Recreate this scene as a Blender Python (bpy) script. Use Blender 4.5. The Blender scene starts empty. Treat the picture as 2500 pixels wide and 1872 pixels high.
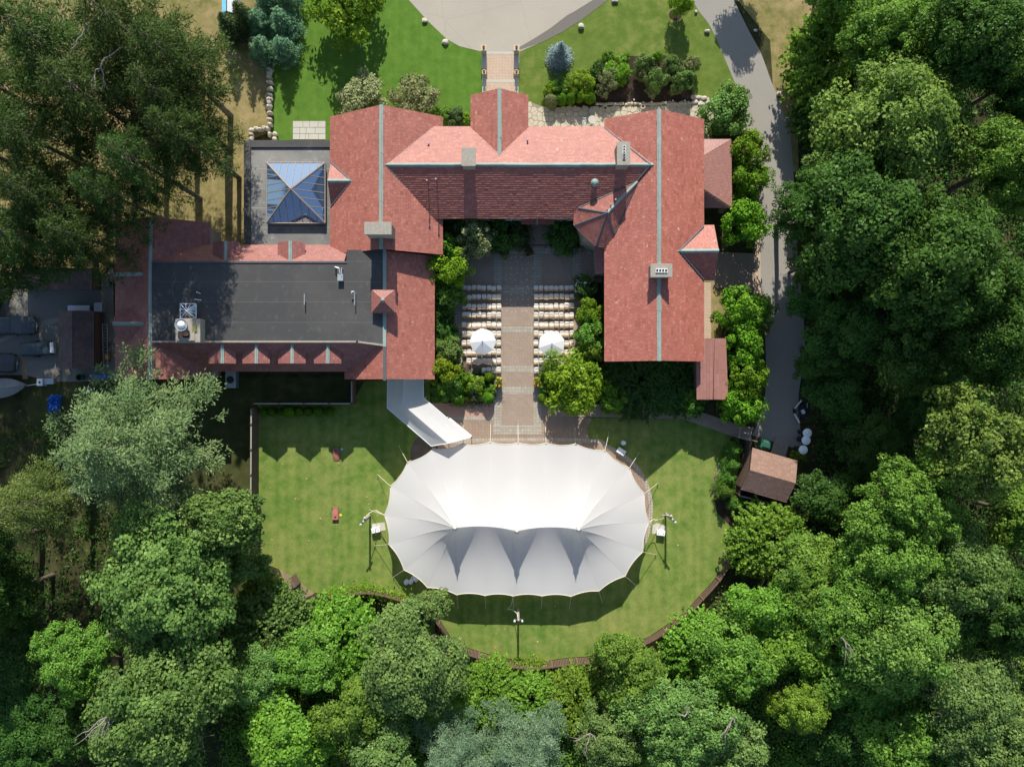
import bpy, math, random
import numpy as np
from mathutils import Vector

random.seed(7)
RNG = np.random.default_rng(7)
scene = bpy.context.scene
COL = scene.collection
R = math.radians

# ------------------------------------------------------------------ camera, sky, sun, exposure
F, H = 2023.0, 81.0            # focal length in photo pixels, flying height in metres
SUN_EL = 35.2
cam_d = bpy.data.cameras.new("camera")
cam_d.sensor_width = 36.0
cam_d.lens = 36.0 * F / 2500.0
cam_d.clip_end = 4000
cam = bpy.data.objects.new("camera", cam_d)
cam.location = (0, 0, H)
COL.objects.link(cam)
scene.camera = cam

world = bpy.data.worlds.new("World")
scene.world = world
world.use_nodes = True
wn = world.node_tree
sky = wn.nodes.new("ShaderNodeTexSky")
sky.sky_type = 'NISHITA'
sky.sun_disc = False
sky.sun_elevation = R(SUN_EL)
sky.sun_rotation = R(0)
sky.air_density = 1.0
sky.dust_density = 0.6
wn.nodes["Background"].inputs[1].default_value = 0.118
wn.links.new(sky.outputs[0], wn.nodes["Background"].inputs[0])

sun_d = bpy.data.lights.new("sun", 'SUN')
sun_d.energy = 4.6
sun_d.angle = R(0.5)
sun_d.color = (1.0, 0.955, 0.88)
sun = bpy.data.objects.new("sun", sun_d)
sun.rotation_euler = (-R(90 - SUN_EL), 0, 0)
sun.location = (0, 60, 60)
COL.objects.link(sun)

vs = scene.view_settings
vs.view_transform = 'Standard'
vs.look = 'None'
vs.exposure = 0.55
vs.gamma = 1.0
vs.use_curve_mapping = False
scene.cycles.max_bounces = 6
scene.cycles.diffuse_bounces = 3
scene.cycles.glossy_bounces = 3
scene.cycles.transparent_max_bounces = 8

# ------------------------------------------------------------------ helpers
def P(px, py, z=0.0):
    """photo pixel (2500 x 1872) + height -> world point"""
    k = (H - z) / F
    return Vector(((px - 1250) * k, (936 - py) * k, z))

def M2(px):      # pixels on the ground -> metres
    return px * H / F

def tag(o, label=None, cat=None, group=None, kind=None):
    if label: o["label"] = label
    if cat: o["category"] = cat
    if group: o["group"] = group
    if kind: o["kind"] = kind
    return o

def empty(name, loc, label=None, cat=None, group=None, rz=0.0):
    o = bpy.data.objects.new(name, None)
    o.empty_display_size = 0.3
    o.location = loc
    o.rotation_euler = (0, 0, rz)
    COL.objects.link(o)
    return tag(o, label, cat, group)

def link(name, me, parent=None, mat=None):
    o = bpy.data.objects.new(name, me)
    COL.objects.link(o)
    if parent is not None:
        o.parent = parent
    if mat is not None and len(me.materials) == 0:
        me.materials.append(mat)
    return o

def copy_tree(o, parent=None):
    c = o.copy()
    COL.objects.link(c)
    c.parent = parent
    for ch in list(o.children):
        copy_tree(ch, c)
    return c

class MB:
    """collects faces of ONE piece"""
    def __init__(s):
        s.v, s.f, s.t = [], [], []
    def poly(s, pts, tint=0.5):
        n = len(s.v)
        s.v.extend([tuple(p) for p in pts])
        s.f.append(tuple(range(n, n + len(pts))))
        s.t.append(tint)
    def box(s, c, size, rz=0.0, rx=0.0, ry=0.0, tint=0.5):
        hx, hy, hz = size[0] / 2, size[1] / 2, size[2] / 2
        from mathutils import Euler
        m = Euler((rx, ry, rz)).to_matrix()
        n = len(s.v)
        for dz in (-hz, hz):
            for dx, dy in ((-hx, -hy), (hx, -hy), (hx, hy), (-hx, hy)):
                p = m @ Vector((dx, dy, dz)) + Vector(c)
                s.v.append(tuple(p))
        for q in ((3, 2, 1, 0), (4, 5, 6, 7), (0, 1, 5, 4), (1, 2, 6, 5), (2, 3, 7, 6), (3, 0, 4, 7)):
            s.f.append(tuple(n + i for i in q)); s.t.append(tint)
        return s
    def tube(s, p0, p1, r0, r1=None, n=8, caps=True, tint=0.5):
        r1 = r0 if r1 is None else r1
        p0, p1 = Vector(p0), Vector(p1)
        d = (p1 - p0)
        if d.length < 1e-6: return s
        d.normalize()
        a = d.orthogonal().normalized(); b = d.cross(a)
        k = len(s.v)
        for p, r in ((p0, r0), (p1, r1)):
            for i in range(n):
                t = 2 * math.pi * i / n
                s.v.append(tuple(p + a * (r * math.cos(t)) + b * (r * math.sin(t))))
        for i in range(n):
            j = (i + 1) % n
            s.f.append((k + i, k + j, k + n + j, k + n + i)); s.t.append(tint)
        if caps:
            s.f.append(tuple(k + i for i in reversed(range(n)))); s.t.append(tint)
            s.f.append(tuple(k + n + i for i in range(n))); s.t.append(tint)
        return s
    def path(s, pts, r, n=6):
        for a, b in zip(pts[:-1], pts[1:]):
            s.tube(a, b, r, r, n)
        return s
    def lathe(s, prof, c=(0, 0, 0), n=16, tint=0.5):
        k = len(s.v)
        for r, z in prof:
            for i in range(n):
                t = 2 * math.pi * i / n
                s.v.append((c[0] + r * math.cos(t), c[1] + r * math.sin(t), c[2] + z))
        for a in range(len(prof) - 1):
            for i in range(n):
                j = (i + 1) % n
                s.f.append((k + a * n + i, k + a * n + j, k + (a + 1) * n + j, k + (a + 1) * n + i)); s.t.append(tint)
        s.f.append(tuple(k + (len(prof) - 1) * n + i for i in range(n))); s.t.append(tint)
        s.f.append(tuple(k + i for i in reversed(range(n)))); s.t.append(tint)
        return s
    def prism(s, pts, dz, tint=0.5):
        """polygon of 3D points extruded straight down by dz"""
        top = [Vector(p) for p in pts]
        bot = [p - Vector((0, 0, dz)) for p in top]
        s.poly(top, tint)
        s.poly(list(reversed(bot)), tint)
        n = len(top)
        for i in range(n):
            j = (i + 1) % n
            s.poly([top[j], top[i], bot[i], bot[j]], tint)
        return s
    def mesh(s, name, origin=(0, 0, 0), smooth=False):
        me = bpy.data.meshes.new(name)
        ox, oy, oz = origin
        me.from_pydata([(x - ox, y - oy, z - oz) for x, y, z in s.v], [], s.f)
        at = me.attributes.new("tint", 'FLOAT', 'FACE')
        at.data.foreach_set("value", np.array(s.t, dtype=np.float32))
        if smooth:
            me.polygons.foreach_set("use_smooth", [True] * len(me.polygons))
        return me
    def build(s, name, mat, parent=None, smooth=False, bevel=0.0, local=False):
        o0 = (0, 0, 0)
        if parent is not None and not local:
            q = parent
            o0 = Vector((0, 0, 0))
            while q is not None:
                o0 = o0 + q.location
                q = q.parent
        me = s.mesh(name, o0, smooth)
        o = link(name, me, parent, mat)
        if bevel > 0:
            m = o.modifiers.new("bevel", 'BEVEL'); m.width = bevel; m.segments = 2; m.limit_method = 'ANGLE'
        return o

def catmull(pts, k=6, closed=False):
    out = []
    n = len(pts)
    rng = range(n if closed else n - 1)
    for i in rng:
        p0 = pts[(i - 1) % n] if closed or i > 0 else pts[i]
        p1 = pts[i]; p2 = pts[(i + 1) % n]
        p3 = pts[(i + 2) % n] if closed or i + 2 < n else p2
        for j in range(k):
            t = j / k
            out.append(tuple(0.5 * (2 * p1[a] + (p2[a] - p0[a]) * t + (2 * p0[a] - 5 * p1[a] + 4 * p2[a] - p3[a]) * t * t
                             + (-p0[a] + 3 * p1[a] - 3 * p2[a] + p3[a]) * t ** 3) for a in range(len(p1))))
    if not closed: out.append(tuple(pts[-1]))
    return out

def sheet(name, pts, z, mat, kind='structure', smooth=0, parent=None):
    """flat ground sheet from photo pixels at height z"""
    if smooth: pts = catmull(pts, smooth, True)
    mb = MB()
    w = [P(x, y, 0) for x, y in pts]
    w = [Vector((p.x, p.y, z)) for p in w]
    a = sum(w[i].x * w[(i + 1) % len(w)].y - w[(i + 1) % len(w)].x * w[i].y for i in range(len(w)))
    if a < 0: w.reverse()
    mb.poly(w)
    o = mb.build(name, mat, parent)
    if kind: o["kind"] = kind
    return o

# ------------------------------------------------------------------ materials
class NT:
    def __init__(s, name):
        s.m = bpy.data.materials.new(name)
        s.m.use_nodes = True
        s.n = s.m.node_tree.nodes; s.l = s.m.node_tree.links
        s.b = s.n["Principled BSDF"]
        s._pos = None
    def pos(s):
        if s._pos is None:
            s._pos = s.n.new("ShaderNodeNewGeometry").outputs["Position"]
        return s._pos
    def mapping(s, vec, rot=0.0, scale=(1, 1, 1)):
        m = s.n.new("ShaderNodeMapping")
        m.inputs["Rotation"].default_value = (0, 0, rot)
        m.inputs["Scale"].default_value = scale
        s.l.new(vec, m.inputs[0]); return m.outputs[0]
    def noise(s, scale, detail=4, rough=0.55, vec=None):
        t = s.n.new("ShaderNodeTexNoise")
        t.inputs["Scale"].default_value = scale; t.inputs["Detail"].default_value = detail
        t.inputs["Roughness"].default_value = rough
        s.l.new(vec if vec is not None else s.pos(), t.inputs["Vector"]); return t.outputs["Fac"]
    def voronoi(s, scale, feature='F1', vec=None, out="Distance"):
        t = s.n.new("ShaderNodeTexVoronoi"); t.feature = feature
        t.inputs["Scale"].default_value = scale
        s.l.new(vec if vec is not None else s.pos(), t.inputs["Vector"]); return t.outputs[out]
    def ramp(s, fac, stops):
        r = s.n.new("ShaderNodeValToRGB")
        el = r.color_ramp.elements
        while len(el) < len(stops): el.new(0.5)
        for e, (p, c) in zip(el, stops):
            e.position = p
            e.color = (c, c, c, 1) if isinstance(c, (int, float)) else (*c, 1)
        s.l.new(fac, r.inputs[0]); return r.outputs[0]
    def mix(s, fac, a, b, mode='MIX'):
        m = s.n.new("ShaderNodeMix"); m.data_type = 'RGBA'; m.blend_type = mode
        for sock, v in ((m.inputs["Factor"], fac), (m.inputs["A"], a), (m.inputs["B"], b)):
            pass
        def put(sock, v):
            if isinstance(v, (int, float)): sock.default_value = v
            elif isinstance(v, tuple): sock.default_value = (*v, 1)
            else: s.l.new(v, sock)
        put(m.inputs[0], fac); put(m.inputs[6], a); put(m.inputs[7], b)
        return m.outputs[2]
    def math(s, op, a, b=None):
        m = s.n.new("ShaderNodeMath"); m.operation = op
        for i, v in enumerate((a, b)):
            if v is None: continue
            if isinstance(v, (int, float)): m.inputs[i].default_value = v
            else: s.l.new(v, m.inputs[i])
        return m.outputs[0]
    def attr(s, name="tint"):
        a = s.n.new("ShaderNodeAttribute"); a.attribute_name = name; return a.outputs["Fac"]
    def orand(s):
        return s.n.new("ShaderNodeObjectInfo").outputs["Random"]
    def bump(s, h, strength=0.3, dist=0.05):
        b = s.n.new("ShaderNodeBump"); b.inputs["Strength"].default_value = strength
        b.inputs["Distance"].default_value = dist
        s.l.new(h, b.inputs["Height"]); s.l.new(b.outputs[0], s.b.inputs["Normal"])
    def done(s, col, rough=0.8, spec=0.3, metal=0.0):
        if isinstance(col, tuple): s.b.inputs["Base Color"].default_value = (*col, 1)
        else: s.l.new(col, s.b.inputs["Base Color"])
        if isinstance(rough, (int, float)): s.b.inputs["Roughness"].default_value = rough
        else: s.l.new(rough, s.b.inputs["Roughness"])
        s.b.inputs["Specular IOR Level"].default_value = spec
        s.b.inputs["Metallic"].default_value = metal
        return s.m

def plain(name, col, rough=0.6, spec=0.4, metal=0.0, var=0.18, scale=3.0):
    t = NT(name)
    lo = tuple(c * (1 - var) for c in col); hi = tuple(min(1, c * (1 + var)) for c in col)
    n = t.noise(scale, 5)
    return t.done(t.mix(n, lo, hi), rough, spec, metal)

def grass_mat(name, base, dry, deep, dry_amt=0.5, stripes=0.0, stripe_w=1.0):
    t = NT(name)
    big = t.noise(0.11, 4, 0.6)
    med = t.noise(0.9, 5, 0.65)
    fine = t.noise(9.0, 4, 0.7)
    speck = t.noise(28.0, 2, 0.6)
    c = t.mix(t.ramp(med, [(0.35, 0.0), (0.65, 1.0)]), deep, base)
    lo = 0.75 - 0.45 * dry_amt
    d = t.mix(0.5, big, med)
    c = t.mix(t.ramp(d, [(max(0.0, lo - 0.02), 0.0), (lo + 0.22, 0.85)]), c, dry)
    if stripes:
        sv = t.mapping(t.pos(), 0.0, (1.0, 0.02, 1))
        w = t.n.new("ShaderNodeTexWave"); w.wave_type = 'BANDS'; w.bands_direction = 'X'
        w.inputs["Scale"].default_value = stripe_w; w.inputs["Distortion"].default_value = 7.0
        w.inputs["Detail"].default_value = 2; w.inputs["Detail Scale"].default_value = 1.0
        t.l.new(sv, w.inputs["Vector"])
        c = t.mix(stripes, c, t.mix(w.outputs["Fac"], tuple(x * 0.62 for x in base), tuple(min(1, x * 1.35) for x in base)))
    c = t.mix(t.ramp(fine, [(0.3, 0.0), (0.7, 1.0)]), t.mix(0.5, c, deep), c)
    c = t.mix(t.ramp(speck, [(0.35, 0.28), (0.48, 0.0)]), c, tuple(x * 0.35 for x in deep))
    t.bump(t.mix(0.5, fine, speck), 0.4, 0.06)
    return t.done(c, 0.95, 0.1)

def brick_mat(name, c1, c2, mortar, scale, rot, w=0.5, h=0.25, offset=0.5, dirt=0.35, msize=0.012):
    t = NT(name)
    v = t.mapping(t.pos(), rot, (scale, scale, scale))
    b = t.n.new("ShaderNodeTexBrick")
    b.offset = offset
    b.inputs["Color1"].default_value = (*c1, 1); b.inputs["Color2"].default_value = (*c2, 1)
    b.inputs["Mortar"].default_value = (*mortar, 1)
    b.inputs["Scale"].default_value = 1.0; b.inputs["Mortar Size"].default_value = msize
    b.inputs["Brick Width"].default_value = w; b.inputs["Row Height"].default_value = h
    t.l.new(v, b.inputs["Vector"])
    n = t.noise(0.6, 5, 0.65)
    c = t.mix(t.ramp(n, [(0.35, dirt), (0.7, 0.0)]), b.outputs[0], tuple(x * 0.55 for x in c1))
    f = t.noise(14, 3)
    c = t.mix(t.ramp(f, [(0.3, 0.35), (0.6, 0.0)]), c, tuple(x * 0.6 for x in c2))
    t.bump(b.outputs["Fac"], 0.25, 0.01)
    return t.done(c, 0.85, 0.25)

def roof_mat(name, dark, mid, light, lichen=0.25, rough=0.55, spec=0.45):
    t = NT(name)
    a = t.attr()
    c = t.ramp(a, [(0.0, dark), (0.5, mid), (1.0, light)])
    n = t.noise(0.35, 5, 0.65)
    c = t.mix(t.ramp(n, [(0.35, 0.30), (0.65, 0.0)]), c, dark)
    st = t.noise(0.9, 6, 0.75, t.mapping(t.pos(), 0.0, (1, 1, 0.25)))
    c = t.mix(t.ramp(st, [(0.40, 0.0), (0.66, 0.55)]), c, tuple(0.5 * (mid[i] + (0.29, 0.12, 0.09)[i]) for i in range(3)))
    l = t.noise(1.7, 6, 0.7)
    c = t.mix(t.ramp(l, [(0.62, 0.0), (0.74, lichen)]), c, (0.55, 0.42, 0.36))
    l2 = t.noise(6.0, 4, 0.7)
    c = t.mix(t.ramp(l2, [(0.66, 0.0), (0.74, lichen * 1.6)]), c, (0.62, 0.52, 0.45))
    return t.done(c, rough, spec)

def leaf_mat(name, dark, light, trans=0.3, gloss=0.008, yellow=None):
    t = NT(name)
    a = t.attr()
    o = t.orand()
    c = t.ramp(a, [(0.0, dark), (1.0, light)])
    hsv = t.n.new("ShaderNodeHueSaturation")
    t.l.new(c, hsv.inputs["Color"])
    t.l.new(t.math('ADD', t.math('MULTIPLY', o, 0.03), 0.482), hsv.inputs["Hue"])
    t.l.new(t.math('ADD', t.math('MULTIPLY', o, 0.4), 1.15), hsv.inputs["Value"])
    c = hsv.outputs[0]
    d = t.n.new("ShaderNodeBsdfDiffuse"); tr = t.n.new("ShaderNodeBsdfTranslucent")
    g = t.n.new("ShaderNodeBsdfGlossy"); g.inputs["Roughness"].default_value = 0.42
    g.inputs["Color"].default_value = (0.9, 0.95, 0.9, 1)
    t.l.new(c, d.inputs[0]); 
    t.l.new(t.mix(0.5, c, (0.16, 0.32, 0.03)), tr.inputs[0])
    m1 = t.n.new("ShaderNodeMixShader"); m1.inputs[0].default_value = trans
    t.l.new(d.outputs[0], m1.inputs[1]); t.l.new(tr.outputs[0], m1.inputs[2])
    m2 = t.n.new("ShaderNodeMixShader"); m2.inputs[0].default_value = gloss
    t.l.new(m1.outputs[0], m2.inputs[1]); t.l.new(g.outputs[0], m2.inputs[2])
    t.l.new(m2.outputs[0], t.n["Material Output"].inputs["Surface"])
    t.n.remove(t.b)
    return t.m

MT = {}
MT['ground'] = grass_mat("forest_floor", (0.075, 0.075, 0.028), (0.16, 0.115, 0.055), (0.03, 0.032, 0.014), 0.5)
MT['lawn'] = grass_mat("lawn_green", (0.120, 0.215, 0.032), (0.190, 0.240, 0.050), (0.070, 0.150, 0.018), 0.26, 0.10, 0.35)
MT['lawn_dry'] = grass_mat("lawn_drier", (0.155, 0.205, 0.042), (0.290, 0.260, 0.090), (0.090, 0.140, 0.022), 0.5)
MT['lawn_mown'] = grass_mat("lawn_mown", (0.158, 0.230, 0.044), (0.340, 0.305, 0.105), (0.088, 0.160, 0.026), 0.70, 0.20, 0.30)
MT['dry'] = grass_mat("dry_grass", (0.235, 0.195, 0.070), (0.460, 0.325, 0.175), (0.140, 0.140, 0.040), 0.74)
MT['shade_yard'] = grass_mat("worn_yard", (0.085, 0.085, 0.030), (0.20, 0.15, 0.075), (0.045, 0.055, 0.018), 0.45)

def asphalt(name, col, var=0.18, crack=0.5):
    t = NT(name)
    n = t.noise(0.22, 5, 0.6); f = t.noise(22, 3, 0.7); m = t.noise(1.6, 5, 0.65)
    c = t.mix(n, tuple(x * (1 - var) for x in col), tuple(x * (1 + var) for x in col))
    c = t.mix(t.ramp(m, [(0.62, 0.0), (0.78, crack)]), c, tuple(x * 0.55 for x in col))
    c = t.mix(t.ramp(f, [(0.35, 0.4), (0.55, 0.0)]), c, tuple(x * 0.7 for x in col))
    e = t.voronoi(0.16, 'DISTANCE_TO_EDGE', vec=None)
    c = t.mix(t.ramp(e, [(0.0, 0.35 * crack), (0.008, 0.0)]), c, tuple(x * 0.4 for x in col))
    t.bump(f, 0.3, 0.02)
    return t.done(c, 0.9, 0.25)
MT['drive'] = asphalt("driveway_asphalt", (0.385, 0.345, 0.275), 0.12, 0.5)
MT['road'] = asphalt("side_road_asphalt", (0.290, 0.268, 0.230), 0.12, 0.45)
MT['patch'] = asphalt("asphalt_patch", (0.165, 0.150, 0.125), 0.15, 0.3)
MT['lot'] = asphalt("car_park_asphalt", (0.20, 0.19, 0.165), 0.2, 0.5)
MT['brick'] = brick_mat("herringbone_brick", (0.350, 0.258, 0.190), (0.405, 0.312, 0.238), (0.240, 0.190, 0.145), 1.35, R(45), msize=0.026)
MT['brick_big'] = brick_mat("terrace_brick", (0.315, 0.222, 0.160), (0.375, 0.275, 0.205), (0.200, 0.155, 0.115), 1.2, R(45), msize=0.026)
MT['cobble'] = brick_mat("granite_setts", (0.36, 0.32, 0.25), (0.46, 0.41, 0.33), (0.18, 0.155, 0.12), 1.7, 0.0, 0.5, 0.5, 0.0, msize=0.03)
MT['pinkwalk'] = brick_mat("pink_concrete_walk", (0.43, 0.26, 0.20), (0.45, 0.28, 0.215), (0.30, 0.18, 0.14), 0.45, 0.0, 1.0, 1.0, 0.0, 0.2, 0.006)
MT['entrybrick'] = brick_mat("entry_brick", (0.50, 0.365, 0.265), (0.54, 0.41, 0.305), (0.34, 0.26, 0.18), 1.2, R(45), dirt=0.12, msize=0.022)
MT['path'] = brick_mat("path_pavers", (0.34, 0.25, 0.19), (0.40, 0.30, 0.23), (0.19, 0.15, 0.11), 2.2, R(0))
MT['mulch'] = grass_mat("mulch", (0.070, 0.048, 0.034), (0.125, 0.085, 0.060), (0.035, 0.025, 0.018), 0.4)
MT['gravel'] = grass_mat("gravel", (0.16, 0.135, 0.11), (0.26, 0.22, 0.18), (0.09, 0.075, 0.06), 0.4)
MT['sand'] = grass_mat("dusty_earth", (0.34, 0.25, 0.16), (0.42, 0.30, 0.19), (0.22, 0.17, 0.10), 0.5)
MT['flag'] = plain("flagstone", (0.46, 0.405, 0.30), 0.85, 0.2, var=0.22, scale=2.5)
MT['slab'] = plain("patio_slab", (0.44, 0.425, 0.36), 0.85, 0.2, var=0.10, scale=1.3)
MT['joint'] = plain("joint_mortar", (0.26, 0.22, 0.155), 0.95, 0.1)
MT['stone'] = plain("field_stone", (0.47, 0.42, 0.345), 0.9, 0.2, var=0.35, scale=4)
MT['wallstone'] = plain("house_stone", (0.32, 0.28, 0.225), 0.9, 0.2, var=0.35, scale=2)
MT['stucco'] = plain("stucco_wall", (0.40, 0.36, 0.29), 0.9, 0.2, var=0.15)
MT['roof'] = roof_mat("red_shingle", (0.235, 0.070, 0.047), (0.355, 0.114, 0.077), (0.46, 0.180, 0.128), 0.6, 0.6, 0.55)
MT['roof_r'] = roof_mat("red_shingle_lichen", (0.255, 0.070, 0.046), (0.385, 0.116, 0.076), (0.48, 0.180, 0.128), 1.0, 0.6, 0.55)
MT['roof_s'] = roof_mat("brownish_red_shingle", (0.190, 0.066, 0.054), (0.280, 0.104, 0.084), (0.38, 0.155, 0.125), 0.15)
MT['roof_p'] = roof_mat("faded_porch_shingle", (0.24, 0.110, 0.085), (0.30, 0.140, 0.110), (0.36, 0.18, 0.145), 0.2)
MT['roof_b'] = roof_mat("brown_shingle", (0.210, 0.125, 0.085), (0.275, 0.170, 0.118), (0.35, 0.225, 0.160), 0.1)
MT['roof_d'] = roof_mat("dark_brown_shingle", (0.060, 0.042, 0.036), (0.090, 0.062, 0.054), (0.13, 0.09, 0.08), 0.1)
MT['roof_base'] = plain("roof_deck_edge", (0.10, 0.035, 0.03), 0.8, 0.2)
def copper():
    t = NT("verdigris_copper")
    n = t.noise(1.2, 6, 0.7); k = t.noise(9, 4)
    c = t.mix(n, (0.15, 0.235, 0.20), (0.36, 0.46, 0.41))
    c = t.mix(t.math('MULTIPLY', t.attr(), 0.45), c, (0.20, 0.24, 0.20))
    c = t.mix(t.ramp(k, [(0.55, 0.0), (0.7, 0.6)]), c, (0.16, 0.15, 0.12))
    return t.done(c, 0.6, 0.3)
MT['copper'] = copper()
MT['flash'] = plain("lead_flashing", (0.085, 0.09, 0.095), 0.5, 0.5, var=0.3)
def flatroof(name, col, dust):
    t = NT(name)
    n = t.noise(0.18, 5, 0.6); k = t.noise(1.3, 6, 0.7)
    v = t.mapping(t.pos(), 0, (0.1, 0.55, 1))
    b = t.n.new("ShaderNodeTexBrick"); b.offset = 0
    b.inputs["Color1"].default_value = (*col, 1); b.inputs["Color2"].default_value = (*[x * 1.13 for x in col], 1)
    b.inputs["Mortar"].default_value = (*[x * 2.0 for x in col], 1)
    b.inputs["Scale"].default_value = 1; b.inputs["Mortar Size"].default_value = 0.012
    b.inputs["Brick Width"].default_value = 4; b.inputs["Row Height"].default_value = 1
    t.l.new(v, b.inputs["Vector"])
    c = t.mix(t.ramp(n, [(0.45, 0.0), (0.75, 0.5)]), b.outputs[0], dust)
    c = t.mix(t.ramp(k, [(0.55, 0.0), (0.75, 0.75)]), c, dust)
    return t.done(c, 0.75, 0.35)
MT['flat'] = flatroof("black_membrane_roof", (0.050, 0.049, 0.047), (0.115, 0.108, 0.096))
MT['flat2'] = flatroof("grey_membrane_roof", (0.150, 0.147, 0.138), (0.37, 0.35, 0.30))
MT['chimney'] = plain("weathered_chimney_cement", (0.30, 0.275, 0.225), 0.9, 0.2, var=0.35, scale=5)
MT['dark'] = plain("dark_opening", (0.02, 0.02, 0.02), 0.9, 0.1)
MT['black'] = plain("black_paint", (0.02, 0.02, 0.022), 0.45, 0.5)
MT['white'] = plain("white_plastic", (0.78, 0.78, 0.76), 0.45, 0.4, var=0.04)
MT['steel'] = plain("galvanised_steel", (0.42, 0.44, 0.45), 0.4, 0.5, 0.5, var=0.15)
MT['wood'] = plain("weathered_brown_wood", (0.150, 0.098, 0.068), 0.85, 0.2, var=0.4, scale=7)
MT['wood_grey'] = plain("grey_wood", (0.30, 0.275, 0.235), 0.85, 0.2, var=0.3, scale=7)
MT['wood_light'] = plain("blond_wood", (0.55, 0.40, 0.22), 0.6, 0.3, var=0.2, scale=9)
MT['cushion'] = plain("cream_cushion", (0.74, 0.68, 0.58), 0.85, 0.2, var=0.05)
MT['rope'] = plain("cream_rope", (0.70, 0.62, 0.47), 0.8, 0.2)
MT['bark'] = plain("tree_bark", (0.125, 0.100, 0.075), 0.95, 0.1, var=0.45, scale=8)
MT['hembark'] = plain("hemlock_bark", (0.185, 0.150, 0.118), 0.95, 0.1, var=0.4, scale=6)
MT['palebark'] = plain("dead_wood", (0.25, 0.22, 0.18), 0.95, 0.1, var=0.25, scale=8)
def cloth(name, col, tr):
    t = NT(name)
    n = t.noise(0.5, 3)
    c = t.mix(n, tuple(x * 0.97 for x in col), col)
    d = t.n.new("ShaderNodeBsdfDiffuse"); x = t.n.new("ShaderNodeBsdfTranslucent")
    t.l.new(c, d.inputs[0]); t.l.new(c, x.inputs[0])
    m = t.n.new("ShaderNodeMixShader"); m.inputs[0].default_value = tr
    t.l.new(d.outputs[0], m.inputs[1]); t.l.new(x.outputs[0], m.inputs[2])
    t.l.new(m.outputs[0], t.n["Material Output"].inputs["Surface"]); t.n.remove(t.b)
    return t.m
MT['sail'] = cloth("white_sailcloth", (0.82, 0.805, 0.77), 0.46)
MT['sail_seam'] = plain("sail_seam_tape", (0.62, 0.60, 0.56), 0.7, 0.2, var=0.03)
MT['umbrella'] = cloth("umbrella_canvas", (0.76, 0.75, 0.73), 0.12)
def glass():
    t = NT("blue_tinted_glass")
    t.b.inputs["Base Color"].default_value = (0.07, 0.13, 0.24, 1)
    t.b.inputs["Roughness"].default_value = 0.02
    t.b.inputs["Specular IOR Level"].default_value = 1.0
    t.b.inputs["Coat Weight"].default_value = 0.6
    tr = t.n.new("ShaderNodeBsdfTransparent"); tr.inputs[0].default_value = (0.55, 0.66, 0.80, 1)
    m = t.n.new("ShaderNodeMixShader"); m.inputs[0].default_value = 0.62
    g = t.n.new("ShaderNodeBsdfGlossy"); g.inputs["Roughness"].default_value = 0.06
    g.inputs["Color"].default_value = (0.80, 0.90, 1.0, 1)
    m2 = t.n.new("ShaderNodeMixShader"); m2.inputs[0].default_value = 0.26
    t.l.new(tr.outputs[0], m.inputs[1]); t.l.new(t.b.outputs[0], m.inputs[2])
    t.l.new(m.outputs[0], m2.inputs[1]); t.l.new(g.outputs[0], m2.inputs[2])
    t.l.new(m2.outputs[0], t.n["Material Output"].inputs["Surface"])
    return t.m
MT['glass'] = glass()
MT['carglass'] = plain("car_glass", (0.02, 0.028, 0.032), 0.05, 0.8)
MT['frame'] = plain("bronze_mullion", (0.25, 0.21, 0.175), 0.5, 0.4)
MT['corn'] = plain("cornhole_red", (0.30, 0.105, 0.08), 0.6, 0.3)
MT['blue'] = plain("blue_tarp", (0.02, 0.13, 0.48), 0.4, 0.5, var=0.3, scale=6)
MT['cyan'] = plain("light_blue_fabric", (0.20, 0.55, 0.72), 0.8)
MT['yellow'] = plain("yellow_fabric", (0.75, 0.52, 0.05), 0.8)
MT['greenp'] = plain("green_plastic", (0.02, 0.10, 0.06), 0.5)
MT['orange'] = plain("orange_plastic", (0.70, 0.28, 0.03), 0.6)
MT['card'] = plain("cardboard", (0.42, 0.32, 0.20), 0.85)
MT['tarpgrey'] = plain("grey_tarp", (0.17, 0.18, 0.185), 0.6, 0.3, var=0.2, scale=2)
MT['tarpdark'] = plain("dark_tarp", (0.035, 0.055, 0.06), 0.45, 0.5, var=0.3, scale=2)
MT['terracotta'] = plain("terracotta", (0.45, 0.22, 0.12), 0.8)
MT['tank'] = plain("white_tank_paint", (0.72, 0.74, 0.74), 0.35, 0.5, var=0.05)
def paint(name, col, rough=0.22):
    t = NT(name)
    t.b.inputs["Coat Weight"].default_value = 0.3
    n = t.noise(2, 3)
    return t.done(t.mix(n, tuple(x * 0.9 for x in col), tuple(x * 1.1 for x in col)), 0.3, 0.4, 0.0)
# foliage
MT['lf_maple'] = leaf_mat("leaf_maple", (0.036, 0.098, 0.012), (0.155, 0.280, 0.040))
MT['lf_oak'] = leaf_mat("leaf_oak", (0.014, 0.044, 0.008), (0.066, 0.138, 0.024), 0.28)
MT['lf_deep'] = leaf_mat("leaf_deep_green", (0.036, 0.086, 0.018), (0.145, 0.238, 0.055), 0.28)
MT['lf_lime'] = leaf_mat("leaf_lime", (0.065, 0.140, 0.008), (0.230, 0.330, 0.022), 0.38)
MT['lf_vine'] = leaf_mat("leaf_vine", (0.052, 0.125, 0.012), (0.180, 0.315, 0.036), 0.35)
MT['lf_grey'] = leaf_mat("leaf_grey_green", (0.050, 0.102, 0.026), (0.150, 0.232, 0.058), 0.22)
MT['lf_olive'] = leaf_mat("leaf_olive", (0.070, 0.090, 0.028), (0.260, 0.270, 0.120), 0.2)
MT['lf_bloom'] = leaf_mat("leaf_blossom_tipped", (0.028, 0.075, 0.010), (0.165, 0.245, 0.045), 0.25)
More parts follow.
